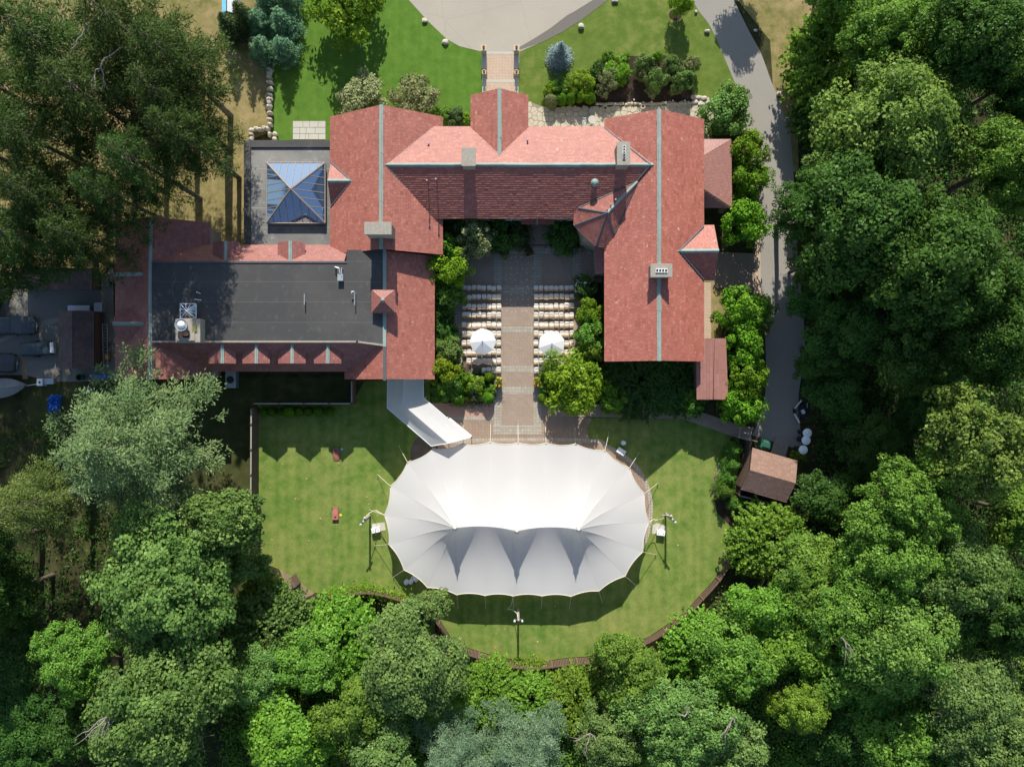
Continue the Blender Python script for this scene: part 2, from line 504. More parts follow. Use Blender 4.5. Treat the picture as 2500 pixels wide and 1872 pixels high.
MT['lf_pine'] = leaf_mat("needle_white_pine", (0.058, 0.108, 0.040), (0.190, 0.258, 0.098), 0.2)
MT['lf_blue'] = leaf_mat("needle_blue_green", (0.065, 0.125, 0.070), (0.185, 0.270, 0.145), 0.2)
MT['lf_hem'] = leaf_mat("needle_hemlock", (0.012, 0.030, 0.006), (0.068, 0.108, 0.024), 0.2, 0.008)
MT['lf_hem2'] = leaf_mat("needle_golden_hemlock", (0.034, 0.062, 0.012), (0.160, 0.200, 0.052), 0.2, 0.008)
MT['lf_young'] = leaf_mat("needle_young_pine", (0.065, 0.150, 0.075), (0.205, 0.360, 0.200), 0.25)
MT['lf_spruce'] = leaf_mat("needle_blue_spruce", (0.110, 0.165, 0.165), (0.300, 0.370, 0.370), 0.1)
MT['lf_box'] = leaf_mat("leaf_boxwood", (0.045, 0.125, 0.008), (0.155, 0.280, 0.020), 0.3)
MT['lf_yew'] = leaf_mat("leaf_yew", (0.020, 0.042, 0.014), (0.075, 0.105, 0.035), 0.15)
MT['fl_white'] = leaf_mat("petal_white", (0.60, 0.58, 0.48), (0.85, 0.82, 0.70), 0.2)
MT['fl_orange'] = leaf_mat("petal_orange", (0.70, 0.20, 0.04), (0.85, 0.38, 0.10), 0.2)
MT['fl_yellow'] = leaf_mat("petal_yellow", (0.55, 0.35, 0.02), (0.80, 0.60, 0.06), 0.2)
MT['fl_pink'] = leaf_mat("petal_dusty_pink", (0.40, 0.20, 0.14), (0.60, 0.33, 0.20), 0.2)
# ------------------------------------------------------------------ ground and paving
mb = MB(); mb.poly([(-900, -900, 0), (900, -900, 0), (900, 900, 0), (-900, 900, 0)])
mb.build("ground", MT['ground'])["kind"] = 'structure'
sheet("dry_grass_field", [(-400, -500), (700, -500), (668, 0), (668, 320), (600, 345), (597, 602), (510, 640), (280, 640), (230, 690), (-400, 700)], 0.012, MT['dry'])
sheet("roadside_verge", [(1770, -300), (2000, -300), (1985, 0), (1975, 60), (1955, 140), (1945, 260), (1950, 420), (1900, 420), (1880, 100), (1800, 0)], 0.012, MT['dry'])
sheet("front_lawn", [(664, -400), (1010, -400), (1182, 100), (1182, 330), (660, 360)], 0.02, MT['lawn'])
sheet("garden_lawn", [(1262, 100), (1400, -60), (1520, -400), (1660, -400), (1700, 0), (1740, 60), (1772, 140), (1812, 250), (1840, 330), (1290, 330), (1262, 240)], 0.02, MT['lawn_dry'])
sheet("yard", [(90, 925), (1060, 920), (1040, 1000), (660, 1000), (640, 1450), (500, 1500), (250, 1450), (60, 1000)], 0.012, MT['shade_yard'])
lawn_pts = [(630, 984), (860, 984), (890, 930), (1060, 925), (1100, 1010), (1440, 1020), (1660, 1020), (1790, 1060), (1764, 1101), (1759, 1142), (1746, 1177), (1743, 1214),
            (1752, 1252), (1800, 1296), (1787, 1337), (1763, 1387), (1737, 1421), (1703, 1458), (1670, 1495), (1636, 1518), (1586, 1552), (1510, 1585),
            (1430, 1602), (1391, 1604), (1335, 1612), (1288, 1615), (1224, 1605), (1167, 1588), (1113, 1571), (1096, 1547), (1064, 1496), (1021, 1463),
            (989, 1454), (922, 1437), (867, 1437), (803, 1449), (765, 1446), (720, 1415), (680, 1388), (636, 1372), (631, 1200)]
sheet("back_lawn", lawn_pts, 0.024, MT['lawn_mown'])
sheet("driveway", [(930, -200), (975, -40), (997, 0), (1046, 54), (1090, 96), (1122, 114), (1180, 128), (1266, 128), (1325, 103), (1374, 78), (1420, 49), (1485, 0), (1540, -60), (1600, -200)], 0.034, MT['drive'])
sheet("driveway_patch", [(1249, 127), (1301, 97), (1342, 71), (1385, 38), (1402, 29), (1449, 0), (1470, -20), (1512, -24), (1485, 0.5), (1420, 49.5), (1374, 78.5), (1325, 103.5), (1268, 123)], 0.040, MT['patch'])
road_l = [(1610, -200), (1690, 0), (1733, 64), (1768, 142), (1797, 214), (1823, 313), (1838, 400), (1850, 520), (1856, 620), (1856, 720), (1868, 830), (1868, 960), (1850, 1030), (1836, 1062)]
road_r = [(1960, 1100), (1952, 1030), (1950, 960), (1964, 870), (1962, 780), (1950, 650), (1942, 500), (1934, 385), (1927, 323), (1905, 254), (1882, 197), (1857, 130), (1828, 76), (1800, 19), (1740, -100), (1690, -200)]
sheet("side_road", catmull(road_l, 4) + catmull(road_r, 4), 0.034, MT['road'])
sheet("car_park", [(-300, 690), (120, 706), (232, 700), (275, 650), (284, 930), (130, 932), (60, 915), (-300, 920)], 0.024, MT['lot'])
sheet("courtyard_paving", [(1108, 598), (1470, 598), (1470, 700), (1420, 740), (1420, 900), (1325, 984), (1321, 1041), (1204, 1041), (1204, 984), (1108, 908)], 0.034, MT['brick'])
for i, pts in enumerate([
        [(1289, 545), (1343, 545), (1343, 600), (1289, 600)], ]):
    sheet("entrance_path", pts, 0.034, MT['brick'])
for x0, y0, x1, y1 in [(1205, 622, 1224, 1040), (1303, 622, 1321, 1040), (1399, 622, 1417, 690), (1108, 722, 1127, 900), (1108, 603, 1452, 621)]:
    sheet("granite_band", [(x0, y0), (x1, y0), (x1, y1), (x0, y1)], 0.046, MT['cobble'])
for y0, y1 in [(698, 717), (796, 813), (893, 910), (943, 962)]:
    sheet("granite_band", [(1224.2, y0), (1302.8, y0), (1302.8, y1), (1224.2, y1)], 0.046, MT['cobble'])
sheet("granite_edge_strip", [(1203, 1039.5), (1322, 1039.5), (1322, 1042), (1203, 1042)], 0.055, MT['slab'])
sheet("terrace", [(1100, 1018), (1446, 1019), (1432, 1045), (1440, 1082), (1120, 1090), (1046, 1030)], 0.030, MT['brick_big'])
sheet("granite_band", [(1100, 1018), (1204, 1018), (1204, 1026), (1108, 1026)], 0.046, MT['cobble'])
sheet("granite_band", [(1204, 1043), (1322, 1043), (1322, 1060), (1204, 1060)], 0.046, MT['cobble'])
tent_floor = [(1100, 1074), (1430, 1070), (1482, 1084), (1550, 1128), (1586, 1190), (1593, 1260), (1570, 1340), (1500, 1400), (1400, 1430), (1130, 1430), (1030, 1400), (965, 1330), (950, 1260), (970, 1180), (1030, 1110)]
sheet("tent_floor", tent_floor, 0.040, MT['cobble'], smooth=4)
sheet("tent_floor_inner", [(1262 + (x - 1262) * 0.972, 1260 + (y - 1260) * 0.955) for x, y in tent_floor], 0.046, MT['brick_big'], smooth=4)
sheet("pink_walk", [(1050, 984), (1204, 984), (1204, 1018), (1098, 1018)], 0.038, MT['pinkwalk'])
sheet("garden_path", [(1321.5, 986), (1660, 986), (1695, 1000), (1832, 1046), (1836, 1078), (1800, 1068), (1665, 1022), (1450, 1018), (1321.5, 1018)], 0.038, MT['path'])
sheet("gravel_patch", [(1002, 1128), (1003, 1095), (1012, 1075), (1030, 1060), (1075, 1080), (1050, 1130)], 0.052, MT['gravel'])
for nm, pts in [("planting_bed", [(1058, 545), (1289, 545), (1289, 603), (1225, 603), (1108, 604), (1108, 910), (1090, 984), (1050, 984)]),
                ("planting_bed", [(1343.2, 545), (1460, 545), (1460, 602), (1343.2, 602)]),
                ("planting_bed", [(1421, 690), (1490, 690), (1490, 984), (1326, 984), (1330, 912), (1421, 905)]),
                ("planting_bed", [(1092, 910), (1203, 912), (1203, 983), (1092, 983)]),
                ("planting_bed", [(1490, 884), (1712, 884), (1712, 984), (1490, 984)]),
                ("planting_bed", [(1800, 1060), (1762, 1103), (1758, 1142), (1745, 1177), (1742, 1214), (1751, 1252), (1790, 1290), (1850, 1300), (1860, 1200), (1830, 1120)])]:
    sheet(nm, pts, 0.044, MT['mulch'])
sheet("mulch_bed", [(1326, 226), (1330, 209), (1385, 200), (1423, 174), (1452, 165), (1478, 142), (1533, 138), (1623, 136), (1664, 154), (1690, 190), (1688, 252), (1452, 262), (1332, 262)], 0.044, MT['mulch'])
sheet("tree_ring", [(1649 + 16 * math.cos(a), 37 + 14 * math.sin(a)) for a in np.linspace(0, 6.28, 14)[:-1]], 0.044, MT['mulch'])
sheet("side_terrace", [(1740, 615), (1860, 620), (1860, 718), (1740, 700)], 0.030, MT['path'])
sheet("brick_strip", [(1844, 585), (1856, 585), (1857, 716), (1844, 716)], 0.042, MT['entrybrick'])
sheet("side_strip", [(1716, 675), (1752, 690), (1775, 740), (1760, 830), (1716, 830)], 0.026, MT['dry'])
sheet("brick_strip", [(1716, 690), (1736, 690), (1736, 830), (1716, 830)], 0.036, MT['entrybrick'])
sheet("entry_walk", [(1183, 127), (1261, 127), (1261, 330), (1183, 330)], 0.046, MT['entrybrick'])
for y0, y1 in [(127, 133), (195, 202)]:
    sheet("entry_walk_band", [(1183, y0), (1261, y0), (1261, y1), (1183, y1)], 0.054, MT['slab'])
sheet("bare_earth", [(682, 1388), (720, 1412), (768, 1448), (745, 1460), (706, 1440), (690, 1410)], 0.036, MT['sand'])
sheet("bare_earth", [(1740, 1170), (1756, 1120), (1762, 1125), (1757, 1160), (1746, 1205), (1741, 1215)], 0.050, MT['sand'])
sheet("sandy_track", [(55, 870), (66, 872), (68, 925), (55, 925)], 0.032, MT['sand'])
sheet("concrete_strip", [(0, 828), (60, 795), (200, 760), (225, 745), (230, 752), (200, 770), (60, 810), (0, 838)], 0.032, MT['road'])

# mowing-height grass tufts would be far below a pixel; fallen leaves on the lawn are not
mb = MB()
for _ in range(70):
    x, y = random.uniform(660, 1700), random.uniform(1120, 1590)
    if 930 < x < 1600 and 1070 < y < 1470: continue
    p = P(x, y, 0); s = random.uniform(0.06, 0.14); a = random.uniform(0, 6.28)
    if y > 1440 and not (1120 < x < 1430): continue
    mb.poly([(p.x + s * math.cos(a + k * 2.1), p.y + s * math.sin(a + k * 2.1), 0.06 + 0.02 * (k == 1)) for k in range(3)], random.random())
tag(mb.build("fallen_leaves", MT['fl_pink']), "dry fallen leaves scattered over the back lawn", "leaves", kind='stuff')

# slab patio: every slab its own piece
patio = empty("slab_patio", P(755, 320), "small grey stone slab patio beside the glass pyramid building", "patio")
for y0, y1, xs in [(296.5, 312, [715.5, 740, 756, 777, 795]), (312, 327, [715.5, 732, 748, 770, 795]), (327, 341.5, [715.5, 732, 746, 754, 778, 795])]:
    for a, b in zip(xs[:-1], xs[1:]):
        g = 0.5
        z = 0.075 + random.uniform(-0.006, 0.006)
        w = [P(a + g, y1 - g), P(b - g, y1 - g), P(b - g, y0 + g), P(a + g, y0 + g)]
        m = MB(); m.prism([Vector((p.x, p.y, z)) for p in w], 0.06)
        m.build("slab", MT['slab'], patio)
sheet("slab_bed", [(715, 296), (795.5, 296), (795.5, 342), (715, 342)], 0.030, MT['joint'])

# irregular flagstones: clipped Voronoi cells
def clip_half(poly, n, d):
    out = []
    for i in range(len(poly)):
        a, b = poly[i], poly[(i + 1) % len(poly)]
        da, db = a[0] * n[0] + a[1] * n[1] - d, b[0] * n[0] + b[1] * n[1] - d
        if da <= 0: out.append(a)
        if da * db < 0:
            t = da / (da - db)
            out.append((a[0] + (b[0] - a[0]) * t, a[1] + (b[1] - a[1]) * t))
    return out
def in_poly(x, y, poly):
    c = False
    for i in range(len(poly)):
        x0, y0 = poly[i]; x1, y1 = poly[i - 1]
        if (y0 > y) != (y1 > y) and x < (x1 - x0) * (y - y0) / (y1 - y0) + x0: c = not c
    return c
flagpoly = [(1289, 247), (1329, 263), (1452, 264), (1690, 253), (1690, 236), (1726, 236), (1740, 300), (1720, 330), (1480, 330), (1289, 330)]
ft = sheet("flagstone_terrace", flagpoly, 0.030, MT['joint'])
sites = []
for gy in np.arange(230, 334, 12.5):
    for gx in np.arange(1280, 1750, 13.5):
        x, y = gx + random.uniform(-5, 5), gy + random.uniform(-4.5, 4.5)
        sites.append((x, y))
for (x, y) in sites:
    if not in_poly(x, y, flagpoly): continue
    if y > 316 and x < 1476: continue
    cell = [(x - 20, y - 20), (x + 20, y - 20), (x + 20, y + 20), (x - 20, y + 20)]
    for (u, v) in sites:
        if (u, v) == (x, y) or abs(u - x) > 32 or abs(v - y) > 32: continue
        n = (u - x, v - y); d = ((u * u + v * v) - (x * x + y * y)) / 2
        cell = clip_half(cell, n, d)
    if len(cell) < 3: continue
    cell = [(x + (a - x) * 0.92, y + (b - y) * 0.92) for a, b in cell]
    z = 0.062 + random.uniform(-0.008, 0.008)
    w = [P(a, b) for a, b in cell]
    w = [Vector((p.x, p.y, z)) for p in w]
    if sum(w[i].x * w[(i + 1) % len(w)].y - w[(i + 1) % len(w)].x * w[i].y for i in range(len(w))) < 0: w.reverse()
    m = MB(); m.prism(w, 0.045)
    m.build("flagstone", MT['flag'], ft)

# ------------------------------------------------------------------ roofs and buildings
def shingles(mb, poly, exposure=0.22, width=0.30, t=0.05, lift=0.012):
    """poly: 3D convex polygon, first edge = eave, counter-clockwise from outside"""
    p0 = Vector(poly[0]); u = (Vector(poly[1]) - p0); u.normalize()
    nrm = None
    for i in range(2, len(poly)):
        c = u.cross(Vector(poly[i]) - p0)
        if c.length > 1e-4: nrm = c.normalized(); break
    v = nrm.cross(u)
    uv = [((Vector(q) - p0).dot(u), (Vector(q) - p0).dot(v)) for q in poly]
    umin, umax = min(a for a, _ in uv), max(a for a, _ in uv)
    vmax = max(b for _, b in uv)
    edges = []
    for i in range(len(uv)):
        a, b = uv[i], uv[(i + 1) % len(uv)]
        n = (b[1] - a[1], -(b[0] - a[0])); L = math.hypot(*n)
        if L < 1e-6: continue
        n = (n[0] / L, n[1] / L); edges.append((n, n[0] * a[0] + n[1] * a[1]))
    row = 0; v0 = -0.02
    while v0 < vmax:
        v1 = min(v0 + exposure * 1.12, vmax + 0.001)
        x = umin - random.uniform(0, width)
        while x < umax:
            wd = width * random.uniform(0.75, 1.25)
            q = [(x, v0), (x + wd - 0.012, v0), (x + wd - 0.012, v1), (x, v1)]
            lowcut = False
            for n, d in edges:
                if any(n[0] * a + n[1] * b > d + 1e-6 for a, b in q):
                    if abs(n[1] + 1) < 1e-3: continue          # eave: let it overhang
                    q = clip_half(q, n, d)
                    if len(q) < 3: break
            if len(q) >= 3:
                jit = random.uniform(-0.006, 0.008)
                tint = min(1, max(0, random.gauss(0.5, 0.17)))
                def w(a, b): return p0 + u * a + v * b + nrm * (lift + (t + jit) * max(0.0, 1 - (b - v0) / (exposure * 1.12)))
                mb.poly([w(a, b) for a, b in q], tint)
                low = [a for a, b in q if abs(b - v0) < 1e-5]
                if len(low) >= 2:
                    a0, a1 = min(low), max(low)
                    A, B = w(a0, v0), w(a1, v0)
                    mb.poly([A - nrm * (t + lift), B - nrm * (t + lift), B, A], tint * 0.5)
            x += wd
        v0 += exposure; row += 1

def roof_part(root, faces, mat, exposure=0.22, width=0.30, caps=(), thick=0.16, name="roof", capmat='copper', capw=0.17, valleys=()):
    """faces: list of 3D polygons (first edge = eave). One slab mesh + one shingle mesh + cap pieces"""
    m = MB()
    for f in faces: m.prism(f, thick)
    r = m.build(name, MT['roof_base'], root)
    s = MB()
    for f in faces: shingles(s, f, exposure, width)
    s.build("shingles", mat, r)["kind"] = 'stuff'
    for a, b in caps:
        ridge_cap(r, a, b, capw, MT[capmat])
    for a, b in valleys:
        v = MB(); v.tube(Vector(a) + Vector((0, 0, 0.03)), Vector(b) + Vector((0, 0, 0.03)), 0.075, 0.075, 6)
        v.build("valley_flashing", MT['flash'], r)
    return r

def ridge_cap(parent, a, b, w, mat):
    """copper capping in lapped lengths"""
    a, b = Vector(a), Vector(b)
    d = (b - a); L = d.length; d.normalize()
    s = Vector((-d.y, d.x, 0)).normalized(); up = Vector((0, 0, 1))
    k = 0.42
    n_ = max(1, round(L / 2.3))
    for i in range(n_):
        j0 = random.uniform(-0.018, 0.018); j1 = random.uniform(-0.018, 0.018); lz = 0.012 * (i % 2); ww = w * random.uniform(0.94, 1.06)
        prof = [(-ww, 0.07 - ww * k), (-ww * 0.35, 0.075 - ww * 0.35 * k), (-0.04, 0.12), (0.04, 0.12), (ww * 0.35, 0.075 - ww * 0.35 * k), (ww, 0.07 - ww * k), (ww, 0.01 - ww * k), (-ww, 0.01 - ww * k)]
        p0 = a + d * max(0, L * i / n_ - 0.03); p1 = a + d * min(L, L * (i + 1) / n_ + 0.03)
        A = [p0 + s * (x + j0) + up * (z + lz) for x, z in prof]; B = [p1 + s * (x + j1) + up * (z + lz) for x, z in prof]
        m = MB(); t = random.random()
        for q in range(8):
            r = (q + 1) % 8
            m.poly([A[q], A[r], B[r], B[q]], t)
        m.poly(A, t); m.poly(list(reversed(B)), t)
        m.build("ridge_cap", mat, parent)

def gable(root, axis, ridge, ends, zr, eaves, ze, mat, cap=True, wall=True, wallmat='stucco', inset=0.45, base=0.0, slopes=(1, 1), exposure=0.25, width=0.36):
    """axis 'y': ridge = pixel x, ends = (north y, south y), eaves = (west x, east x)
       axis 'x': ridge = pixel y, ends = (west x, east x), eaves = (north y, south y)"""
    if axis == 'y':
        xr = P(ridge, 0, zr).x; xa, xb = P(eaves[0], 0, ze).x, P(eaves[1], 0, ze).x
        yn, ys = P(0, ends[0], zr).y, P(0, ends[1], zr).y
        W = [(xa, yn, ze), (xa, ys, ze), (xr, ys, zr), (xr, yn, zr)]
        E = [(xb, ys, ze), (xb, yn, ze), (xr, yn, zr), (xr, ys, zr)]
        faces = [f for f, k in zip((W, E), slopes) if k]
        caps = [((xr, yn + 0.02, zr), (xr, ys - 0.02, zr))] if cap else []
        prof = [(xa + inset, base), (xb - inset, base), (xb - inset, ze - 0.12 + (zr - ze) * inset / abs(xr - xb)), (xr, zr - 0.25), (xa + inset, ze - 0.12 + (zr - ze) * inset / abs(xr - xa))]
        A = [(x, yn - inset * 0.6, z) for x, z in prof]; B = [(x, ys + inset * 0.6, z) for x, z in prof]
    else:
        yr = P(0, ridge, zr).y; yn, ys = P(0, eaves[0], ze).y, P(0, eaves[1], ze).y
        xw, xe = P(ends[0], 0, zr).x, P(ends[1], 0, zr).x
        N = [(xe, yn, ze), (xw, yn, ze), (xw, yr, zr), (xe, yr, zr)]
        Sx = [(xw, ys, ze), (xe, ys, ze), (xe, yr, zr), (xw, yr, zr)]
        faces = [f for f, k in zip((N, Sx), slopes) if k]
        caps = [((xw, yr, zr), (xe, yr, zr))] if cap else []
        prof = [(yn - inset, base), (ys + inset, base), (ys + inset, ze - 0.12 + (zr - ze) * inset / abs(yr - ys)), (yr, zr - 0.25), (yn - inset, ze - 0.12 + (zr - ze) * inset / abs(yr - yn))]
        A = [(xw + inset * 0.6, y, z) for y, z in prof]; B = [(xe - inset * 0.6, y, z) for y, z in prof]
    r = roof_part(root, faces, mat, exposure, width, caps)
    if wall:
        m = MB(); n = len(A)
        for i in range(n):
            j = (i + 1) % n
            m.poly([A[i], A[j], B[j], B[i]])
        m.poly(list(reversed(A))); m.poly(B)
        m.build("wall", MT[wallmat], root)
    return r

def chimney(root, x0, y0, x1, y1, zt, zb, flues=(), mat='chimney', cap=0.14):
    a, b = P(x0, y1, zt), P(x1, y0, zt)
    c = (a + b) / 2; sx, sy = b.x - a.x, b.y - a.y
    m = MB(); m.box((c.x, c.y, (zt + zb) / 2), (sx - 0.16, sy - 0.16, zt - zb - 0.01))
    body = m.build("chimney", MT['wallstone'], root)
    m = MB(); m.box((c.x, c.y, zt - cap / 2), (sx, sy, cap))
    m.build("chimney_cap", MT[mat], body, bevel=0.03)
    m = MB(); m.box((c.x, c.y, zb + 0.55), (sx + 0.05, sy + 0.05, 0.12))
    m.build("flashing", MT['flash'], body)
    for fx, fy, w, h, k in flues:
        q = P(fx, fy, zt)
        m = MB()
        m.box((q.x, q.y, zt + 0.05), (w, h, 0.12))
        f = m.build("flue", MT['white' if k else 'steel'], body)
        m = MB(); m.box((q.x, q.y, zt + 0.112), (w * 0.7, h * 0.7, 0.01)); m.build("flue_opening", MT['dark'], f)
    return body

K = 81.0
manor = empty("manor_house", P(1270, 460), "large U-shaped manor house with red shingle roofs and green copper ridges", "house")
# west wing, east wing, central wing, entrance gable
gable(manor, 'y', 930, (256.5, 608), 0.100 * K, (807, 1080), 0.060 * K, MT['roof'])
gable(manor, 'y', 1609.5, (267, 880.5), 0.100 * K, (1476.5, 1717.5), 0.066 * K, MT['roof_r'])
gable(manor, 'x', 402.5, (926, 1600), 0.0965 * K, (310.5, 532.5), 0.066 * K, MT['roof'], exposure=0.20)
gable(manor, 'y', 1219.7, (216, 395), 0.0885 * K, (1150.3, 1288.5), 0.067 * K, MT['roof'])
# west dormer, east cross gable
gable(manor, 'x', 442, (800, 880), 0.0765 * K, (392, 508), 0.058 * K, MT['roof'])
gable(manor, 'x', 612.5, (1640, 1755), 0.0855 * K, (551, 684), 0.064 * K, MT['roof_r'])
vz = [((1061, 311, 0.0645), (938, 402.5, 0.0965)), ((1475, 313, 0.066), (1588, 402.5, 0.0965)), ((940, 404, 0.0965), (1072, 533, 0.0625)),
      ((1150, 320, 0.0675), (1219.7, 382, 0.0885)), ((1288, 321, 0.0675), (1219.7, 382, 0.0885)), ((1588, 403, 0.0965), (1557, 441, 0.088)),
      ((858, 442, 0.0765), (808, 397, 0.0605)), ((858, 443, 0.0765), (808, 505, 0.0605)), ((1659, 612, 0.0855), (1717, 553, 0.0665)), ((1659, 613, 0.0855), (1718, 683, 0.0665))]
for (a, b) in vz:
    m = MB(); m.tube(P(a[0], a[1], a[2] * K + 0.05), P(b[0], b[1], b[2] * K + 0.05), 0.10, 0.10, 6); m.build("valley_flashing", MT['flash'], manor)
# corner turret
A = P(1482.6, 520, 0.088 * K)
far = P(1557, 444, 0.088 * K)
ring = [(1412, 508, 0.0738), (1402, 520, 0.0702), (1401, 551, 0.0668), (1455, 600.5, 0.0668), (1478, 603.5, 0.0672), (1500, 573, 0.0728)]
rp = [P(x, y, z * K) for x, y, z in ring]
faces = [[far, rp[0], A]] + [[rp[i], rp[i + 1], A] for i in range(5)] + [[rp[5], far, A]]
tr = roof_part(manor, faces, MT['roof'], 0.22, 0.28, [(A, far)], name="turret_roof", capw=0.13)
for i in (0, 2, 3, 5):
    m = MB(); m.tube(A + Vector((0, 0, .03)), rp[i] + Vector((0, 0, .05)), 0.085, 0.085, 6); m.build("hip_flashing", MT['flash'], tr)
for p_, q_ in ((far, rp[0]), (far, rp[5])):
    m = MB(); m.tube(p_, q_ + Vector((0, 0, .03)), 0.09, 0.09, 6); m.build("valley_flashing", MT['flash'], tr)
m = MB(); cx, cy = P(1460, 548, 4).x, P(1460, 548, 4).y
for i in range(8):
    a0, a1 = i * math.pi / 4, (i + 1) * math.pi / 4
    m.poly([(cx + 1.9 * math.cos(a0), cy + 1.9 * math.sin(a0), 0), (cx + 1.9 * math.cos(a1), cy + 1.9 * math.sin(a1), 0),
            (cx + 1.9 * math.cos(a1), cy + 1.9 * math.sin(a1), 5.2), (cx + 1.9 * math.cos(a0), cy + 1.9 * math.sin(a0), 5.2)])
m.build("turret_wall", MT['wallstone'], manor)
# lean-to under the turret, north-east hip porch, small door canopy
def Pz(lst, z): return [P(x, y, z) for x, y in lst]
roof_part(manor, [[P(1453.5, 600, 3.1), P(1455.5, 668, 3.1), P(1480, 668, 3.9), P(1480, 600, 3.9)]], MT['roof_s'], name="lean_to_roof")
m = MB(); m.prism(Pz([(1456, 602), (1480, 602), (1480, 666), (1457, 666)], 3.0), 3.0); m.build("wall", MT['stucco'], manor)
ze, zt = 3.6, 4.75
pe = [P(1784, 341.5, ze), P(1786, 506.5, ze)]
pr = [P(1712, 384, zt), P(1712, 458, zt)]
roof_part(manor, [[pe[1], pe[0], pr[0], pr[1]], [pe[0], P(1712, 341.5, ze), pr[0]], [P(1712, 506.5, ze), pe[1], pr[1]]], MT['roof_p'], name="porch_roof")
for x, y in ((1778, 349), (1780, 425), (1780, 498)):
    q = P(x, y, 3.4); m = MB(); m.box((q.x, q.y, 1.75), (0.4, 0.4, 3.5)); m.build("porch_post", MT['wallstone'], manor)
ca = P(1312, 549, 3.0); cb = P(1312, 520, 3.0)
roof_part(manor, [[P(1273, 520, 2.4), P(1273, 548, 2.4), ca, cb], [P(1352, 548, 2.4), P(1352, 520, 2.4), cb, ca]], MT['roof_s'], caps=[(ca, cb)], name="door_canopy_roof", thick=0.1, capw=0.08)
# south-east flat annex roof
ax = 0.047 * K
rid = [P(1744, 826, ax + 0.4), P(1740, 975, ax + 0.4)]
roof_part(manor, [[P(1700, 826, ax), P(1701.5, 975.4, ax), rid[1], rid[0]], [P(1776.5, 975.4, ax), P(1771, 826, ax), rid[0], rid[1]]], MT['roof_p'], 0.3, 1.2, name="annex_roof")
m = MB(); m.prism(Pz([(1704, 830), (1766, 830), (1770, 968), (1705, 968)], ax - 0.2), ax - 0.2); m.build("wall", MT['wood'], manor)
# chimneys
chimney(manor, 1127, 360, 1161, 406, 0.1125 * K, 6.2)
chimney(manor, 1506, 346, 1539, 403.5, 0.1165 * K, 6.2, [(1523.5, 359 + 7 * i, 0.26, 0.2, i < 3) for i in range(5)])
chimney(manor, 889, 542, 956, 573, 0.1255 * K, 5.5)
chimney(manor, 1588, 644, 1642, 677, 0.1135 * K, 6.2, [(1604 + 7.2 * i, 661, 0.24, 0.34, True) for i in range(4)])
for x, y, z, h, r in [(1046, 350, 6.1, 0.7, 0.06), (1288, 341, 6.0, 0.7, 0.06), (1042, 440, 7.0, 1.2, 0.05), (1064, 437, 7.0, 1.2, 0.05),
                      (1484, 510, 6.8, 0.9, 0.04), (1493, 499, 6.8, 0.8, 0.04), (1503, 487, 6.8, 0.8, 0.05)]:
    q = P(x, y, z + h); m = MB(); m.tube((q.x, q.y, z - 0.6), (q.x, q.y, z + h), r, r, 8); v = m.build("vent_pipe", MT['flash'], manor)
    m = MB(); m.tube((q.x, q.y, z + h), (q.x, q.y, z + h + 0.08), r * 1.9, r * 1.5, 8); m.build("pipe_cap", MT['steel'], v)
q = P(1452, 446, 7.4); m = MB(); m.lathe([(0.26, -1.6), (0.26, 0), (0.34, 0.02), (0.34, 0.12), (0.2, 0.3), (0.05, 0.36)], q, 16)
m.build("roof_ventilator", MT['copper'], manor, smooth=False)
for (x0, x1) in ((1150.3, 1288.5),):
    pass
# courtyard windows and doors of the central wing
ysw = P(0, 532.5, 0.066 * K).y + 0.45
for x in (1110, 1150, 1190, 1235, 1400):
    w = P(x, 0, 3).x
    for zc in (1.5, 3.7):
        m = MB(); m.box((w, ysw - 0.02, zc), (1.1, 0.08, 1.4)); win = m.build("window", MT['white'], manor)
        for dx in (-0.26, 0.26):
            m = MB(); m.box((w + dx, ysw - 0.055, zc), (0.46, 0.04, 1.25)); m.build("pane", MT['carglass'], win)
m = MB(); m.box((P(1312, 0, 1).x, ysw - 0.03, 1.1), (1.5, 0.1, 2.2)); d_ = m.build("door", MT['wood'], manor)
m = MB(); m.box((P(1312, 0, 1).x + 0.1, ysw - 0.1, 1.05), (0.05, 0.06, 0.2)); m.build("handle", MT['steel'], d_)

# service wing ------------------------------------------------------
svc = empty("service_wing", P(650, 730), "long flat-roofed service building with red shingled mansard sides and dormers", "building")
zf = 0.085 * K
gable(svc, 'y', 366.8, (529.6, 925.5), zf, (283, 512), 0.052 * K, MT['roof_s'])
gable(svc, 'y', 938, (612, 925.5), zf, (842.6, 1060), 0.0465 * K, MT['roof'], cap=False)
m = MB()
m.prism(Pz([(371, 641), (845, 641), (847, 610), (937, 610), (937, 843), (872, 833.5), (371, 833.5)], zf + 0.06), 0.9)
fr = m.build("flat_roof", MT['flat'], svc)
def strip(pts, w, h, mat, name, z, parent):
    for a, b in zip(pts[:-1], pts[1:]):
        A, B = P(a[0], a[1], z), P(b[0], b[1], z)
        d = B - A; m = MB(); m.box((A + B) / 2, (d.length + w, w, h), math.atan2(d.y, d.x)); m.build(name, mat, parent)
strip([(845, 640), (373, 640)], 0.16, 0.12, MT['flash'], "edge_trim", zf + 0.08, fr)
strip([(937.5, 843), (872, 834), (373, 834)], 0.16, 0.12, MT['chimney'], "edge_trim", zf + 0.08, fr)
strip([(939, 612), (939, 842)], 0.30, 0.16, MT['copper'], "edge_trim", zf + 0.07, fr)
strip([(939, 845), (939, 925)], 0.28, 0.14, MT['flash'], "ridge_cap", zf + 0.06, fr)
